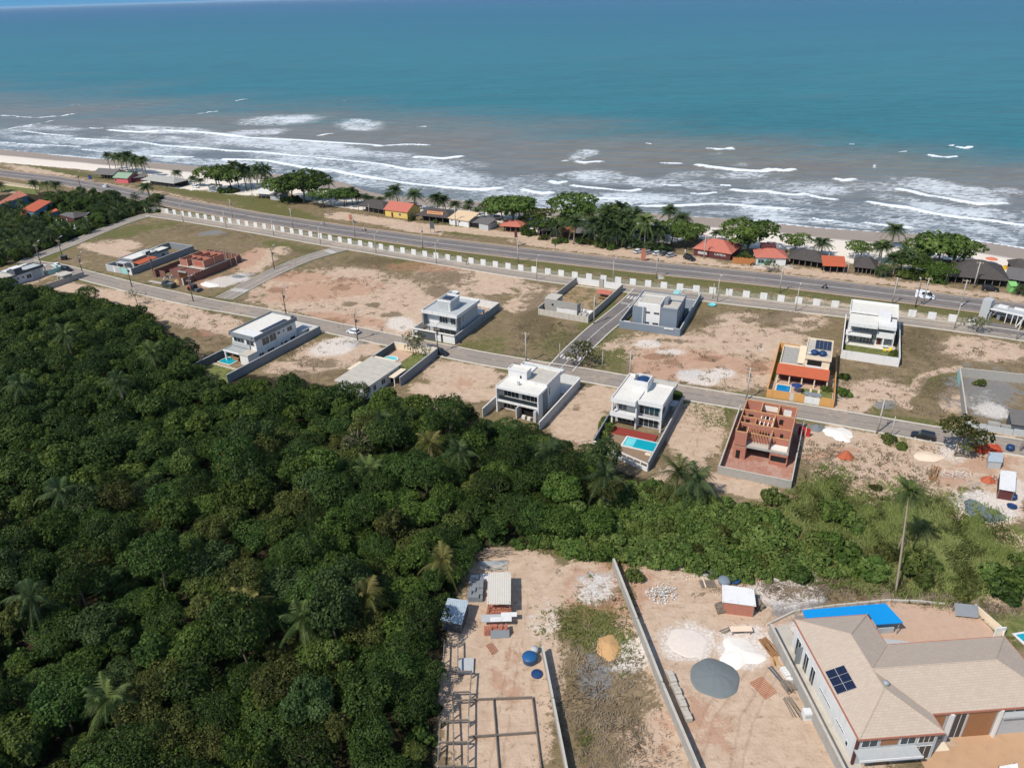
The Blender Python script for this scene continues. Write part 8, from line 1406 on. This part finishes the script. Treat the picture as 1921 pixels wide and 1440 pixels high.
# ------------------------------------------------------------------ vehicles
def car_proto(key, name, cat, paint_m, L=4.1, W=1.72, kind='hatch'):
    T = thing(name,'x',cat); h0, hb, ht = .28, .92, 1.46
    if kind == 'suv': L, W, hb, ht = 4.6, 1.85, 1.08, 1.72
    if kind == 'van': L, W, hb, ht = 5.3, 1.95, 1.25, 2.25
    if kind == 'truck': L, W, hb, ht = 5.6, 2.1, 1.2, 2.0
    def loft(sec, mat, nm):
        vs = []; fs = []
        for x, w, z0, z1 in sec: vs += [(x,-w,z0),(x,w,z0),(x,w*.93,z1),(x,-w*.93,z1)]
        for i in range(len(sec)-1):
            for j in range(4): a = i*4; fs.append((a+j,a+(j+1)%4,a+4+(j+1)%4,a+4+j))
        fs += [(3,2,1,0),tuple(len(vs)-4+j for j in range(4))]; k = MB(); k.add(vs,fs); return k.build(nm,mat,T)
    w = W/2; x0, x1 = -L/2, L/2
    loft([(x0,w*.88,h0+.1,hb-.12),(x0+.18,w*.97,h0,hb),(x0+L*.3,w,h0,hb+.02),(x1-L*.32,w,h0,hb),(x1-.35,w*.95,h0,hb-.2),(x1,w*.85,h0+.08,hb-.36)],paint_m,'body')
    cab = {'hatch':(x0+.12,x0+.55,x0+2.3,x1-1.15),'suv':(x0+.15,x0+.4,x0+2.8,x1-1.3),'van':(x0+.05,x0+.2,x1-1.75,x1-.75),'truck':(x1-2.4,x1-2.2,x1-1.2,x1-.5)}[kind]
    loft([(cab[0],w*.9,hb-.02,hb+.05),(cab[1],w*.84,hb-.02,ht-.06),(cab[2],w*.82,hb-.02,ht-.05),(cab[3],w*.88,hb-.02,hb+.03)],m_glass,'window_glass')
    loft([(cab[1]-.08,w*.76,ht-.09,ht-.03),(cab[1]+.25,w*.8,ht-.09,ht),(cab[2]-.1,w*.8,ht-.09,ht),(cab[2]+.08,w*.74,ht-.09,ht-.04)],paint_m,'roof')
    if kind == 'van':
        for sg in (-1,1): bx(T,'side_panel',paint_m,(cab[1]-.1,cab[1]+1.5,sg*w*.87-.03,sg*w*.87+.03,hb,ht-.08),(cab[2]-.6,cab[2]-.5,sg*w*.87-.03,sg*w*.87+.03,hb,ht-.08))
        bx(T,'rear_door',paint_m,(cab[0]-.02,cab[0]+.12,-w*.8,w*.8,hb,ht-.1))
    if kind == 'truck':
        k = MB(); ring(k,x0,x1-2.5,-w,w,hb-.3,hb+.5,.08); k.box(x0,x1-2.5,-w,w,hb-.4,hb-.3); k.build('cargo_bed',paint_m,T); bx(T,'load',m_gravel,(x0+.1,x1-2.6,-w+.1,w-.1,hb-.3,hb+.2))
    for sx in (x0+L*.19,x1-L*.19):
        for sg in (-1,1):
            k = MB(); pr = [(.12,-.1),(.33,-.1),(.36,0),(.33,.1),(.12,.1)]; k.lathe(pr,(0,0,0),14); k.v = [(v[0]+sx,v[2]+sg*(w-.1),v[1]+.33) for v in k.v]; wh = k.build('wheel',m_rubber,T); k = MB(); k.lathe([(.2,0),(.2,.03),(.05,.05)],(0,0,0),10); k.v = [(v[0]+sx,sg*(v[2]+w+.0),v[1]+.33) for v in k.v]; k.build('rim',m_metal,wh)
    for sg in (-1,1): bx(T,'headlight',m_lgrey,(x1-.3,x1-.02,sg*w*.62-.16,sg*w*.62+.16,hb-.46,hb-.34)); bx(T,'tail_light',m_redplastic,(x0-.01,x0+.12,sg*w*.72-.12,sg*w*.72+.12,hb-.3,hb-.1))
    bx(T,'bumper',m_dgrey,(x1-.1,x1+.05,-w*.8,w*.8,h0,h0+.16),(x0-.06,x0+.08,-w*.85,w*.85,h0+.06,h0+.22)); PROTO[key] = T
car_proto('cw','parked_car','car',m_cwhite); car_proto('cs','parked_car','car',m_csilver); car_proto('cg','parked_car','car',m_cgrey); car_proto('ck','parked_suv','car',m_cblack,kind='suv'); car_proto('van','passenger_van','van',m_cwhite,kind='van'); car_proto('trk','tipper_truck','truck',m_cdgreen,kind='truck')
hd = math.atan2((P(1800,568)-P(1660,551)).y,(P(1800,568)-P(1660,551)).x); lo_ = GA-.03; PK = GA+R(62)
for key,x,y,rz,l in (('cw',663,625,lo_+math.pi,'white hatchback on the lower street beside a timber pole'),('ck',826,665,lo_,'black car parked at the corner by the grey tower house'),('ck',1731,822,lo_+math.pi,'black pickup-style SUV driving on the lower street at the right'),('van',1734,559,hd,'white passenger van on the highway'),('cw',198,351,R(-30)+math.pi,'white car far away on the highway at the left'),('cw',105,500,lo_+math.pi,'white car parked at the corner by the low white house'),('ck',126,508,lo_,'black car parked just behind the white one by the annex'),('cg',116,505,lo_,'dark grey car between the white and the black one at the west corner'),('trk',317,538,lo_+math.pi,'dark green tipper truck before the brick shell gateway'),
  ('cs',1184,465,PK,'silver car leftmost in the row under the palms'),('cw',1198,474,PK,'white car second in the row under the palms'),('cs',1217,476,PK,'silver car third in the row under the palms'),('cw',1234,477.5,PK,'white car fourth in the row under the palms'),('cg',1247,478,PK,'grey car fifth in the row under the palms'),('cs',1259,481,PK,'silver-grey car rightmost of the row under the palms'),('cg',1252,470,PK,'dark car in the shade behind the rightmost parked ones'),('ck',1293,487,PK-math.pi/2,'black car alone left of the salmon-roofed bar'),('ck',1857,545,hd,'black car parked before the largest dark roof'),('cw',368,352,GA,'white car parked on the grass near the tiny white kiosk'),('cw',2,535,lo_,'white car cut by the left edge below the low white house'),('cs',935,410,GA,'silver car on the sand behind the grey block hut'),('cw',788,391,GA,'white car on the sand by the big full palm')):
    put(key,P(x,y),rz,1.0,l)
T = thing('loader_tractor','red and black loader parked at the brick shell corner','tractor',G('B',1185,1055),lo_); bx(T,'body',m_cred,(-2.4,-.6,-.7,.7,.6,1.3)); bx(T,'cab',m_cblack,(-.6,.9,-.75,.75,.6,2.2)); bx(T,'bucket',m_dgrey,(1.2,2.6,-1.1,1.1,.2,1.0))
for x in (-1.8,.6):
    for sg in (-1,1): k = MB(); k.lathe([(.2,-.15),(.6,-.15),(.62,.15),(.2,.15)],(0,0,0),14); k.v = [(v[0]+x,v[2]+sg*.8,v[1]+.62) for v in k.v]; k.build('wheel',m_rubber,T)
# ------------------------------------------------------------------ people and motorcycles (tiny in the photo)
m_skin = M('skin',(150,104,80),.6,.1,3); m_shirtw = M('white_shirt',(220,218,214),.8,.06,3); m_shirtd = M('dark_clothes',(46,48,56),.8,.1,3)
def figure(label, loc, rz, shirt, ride=False, name='person'):
    T = thing(name,label,'person',loc,rz); z = .28 if ride else 0.0
    if ride: J = [(0,0,.86),(.05,0,1.15),(.12,0,1.4),(.16,0,1.52),(.18,0,1.68),(-.02,.2,1.36+.02),(.3,.24,1.2),(.52,.28,1.12),(-.02+.04,-.2,1.38),(.3,-.24,1.2),(.52,-.28,1.12),(.02,.11,.84),(.42,.17,.72),(.28,.17,.34),(.42,.17,.28),(.02,-.11,.84),(.42,-.17,.72),(.28,-.17,.34),(.42,-.17,.28)]
    else: J = [(0,0,.95),(0,0,1.2),(0,0,1.42),(0,0,1.52),(.02,0,1.66),(0,.2,1.4),(-.04,.25,1.12),(.06,.26,.86),(0,-.2,1.4),(.06,-.25,1.12),(.16,-.26,.88),(0,.1,.9),(.1,.1,.5),(.02,.1,.08),(.16,.1,.04),(0,-.1,.9),(-.08,-.1,.5),(-.22,-.1,.1),(-.1,-.1,.04)]
    E = [(0,1),(1,2),(2,3),(3,4),(2,5),(5,6),(6,7),(2,8),(8,9),(9,10),(0,11),(11,12),(12,13),(13,14),(0,15),(15,16),(16,17),(17,18)]; Rr = [.15,.14,.15,.07,.105,.08,.055,.045,.08,.055,.045,.1,.075,.05,.045,.1,.075,.05,.045]
    me = bpy.data.meshes.new('body'); me.from_pydata(J,E,[]); o = bpy.data.objects.new('body',me); C.objects.link(o); o.parent = T; me.materials.append(shirt)
    sk = o.modifiers.new('skin','SKIN')
    if not me.skin_vertices: me.attributes.new('skin','FLOAT','POINT') if False else None
    if me.skin_vertices:
        for i, v in enumerate(me.skin_vertices[0].data): v.radius = (Rr[i],Rr[i]); v.use_root = i == 0
    sb = o.modifiers.new('smooth','SUBSURF'); sb.levels = sb.render_levels = 1
    k = MB(); hp = Vector(J[4]); k.lathe([(.02,-.13),(.08,-.09),(.105,0),(.09,.08),(.03,.13)],tuple(hp),10); k.build('head',m_skin,T,True); k = MB(); k.lathe([(.11,0),(.1,.09),(.03,.15)],(hp.x-.015,hp.y,hp.z+.01),10); k.build('hair',m_cblack,T,True); return T
def moto(label, loc, rz, mat):
    T = thing('motorcycle',label,'motorcycle',loc,rz); k = MB(); k.tube([(-.55,0,.7),(-.1,0,.72),(.3,0,.85),(.5,0,.95)],[.12,.15,.17,.1],8); k.build('frame',mat,T,True); bx(T,'seat',m_rubber,(-.6,.1,-.13,.13,.78,.88)); k = MB(); k.tube([(.5,-.32,1.08),(.48,0,1.02),(.5,.32,1.08)],.03,6); k.build('handlebar',m_blackmetal,T); bx(T,'engine',m_metal,(-.15,.25,-.15,.15,.35,.68)); k = MB(); k.tube([(.48,0,1.0),(.68,0,.32)],.05,6); k.build('fork',m_metal,T)
    for x in (-.62,.68): k = MB(); k.lathe([(.2,-.05),(.3,-.06),(.33,0),(.3,.06),(.2,.05)],(0,0,0),14); k.v = [(v[0]+x,v[2],v[1]+.33) for v in k.v]; k.build('wheel',m_rubber,T)
    return T
for x,y,rz,l1,l2,sh,mm in ((1547,541,hd,'dark motorcycle on the highway left of the white van','rider in dark clothes on the highway motorcycle left of the van',m_shirtd,m_cblack),(684,433,R(-28)+math.pi,'motorcycle on the highway opposite the yellow house','rider in a white shirt on the highway opposite the yellow house',m_shirtw,m_cred)):
    p = P(x,y,.13); moto(l1,p,rz,mm); figure(l2,p,rz,sh,True)
moto('motorcycle parked beside the pink-roofed house',G('Q',740,612),.4,m_cblack); moto('dark motorcycle parked under the palms right of the black kiosk',G('R',585,725),.8,m_cblack)
for x,y,l,sh in ((609,423,'dark-clothed pedestrian walking on the verge beside the highway',m_shirtd),(875,497,'dark-clothed pedestrian on the fence street',m_shirtd),(1446,563,'pedestrian in dark clothes beside the blue-grey house gate',m_shirtd),(1285,476,'person in a white shirt near the rightmost parked cars',m_shirtw)): figure(l,P(x,y,.1),.4,sh)
# prototypes that were never placed
for key, r_ in PROTO.items():
    if key not in used:
        for ch in list(r_.children):
            for g2 in list(ch.children): bpy.data.objects.remove(g2)
            bpy.data.objects.remove(ch)
        bpy.data.objects.remove(r_); print('unused', key)

# ------------------------------------------------------------------ sea air between the camera and the horizon
hz_m = bpy.data.materials.new('sea_air'); hz_m.use_nodes = True; nt = hz_m.node_tree; nt.nodes.remove(nt.nodes['Principled BSDF']); pv = nt.nodes.new('ShaderNodeVolumePrincipled'); pv.inputs['Color'].default_value = (.62,.83,1.0,1); pv.inputs['Density'].default_value = 1.6e-5; nt.links.new(pv.outputs[0], nt.nodes['Material Output'].inputs['Volume'])
mb = MB(); mb.box(-380000,380000,-3000,62000,-12,96); hz_o = mb.build('haze', hz_m); struct(hz_o,'stuff')
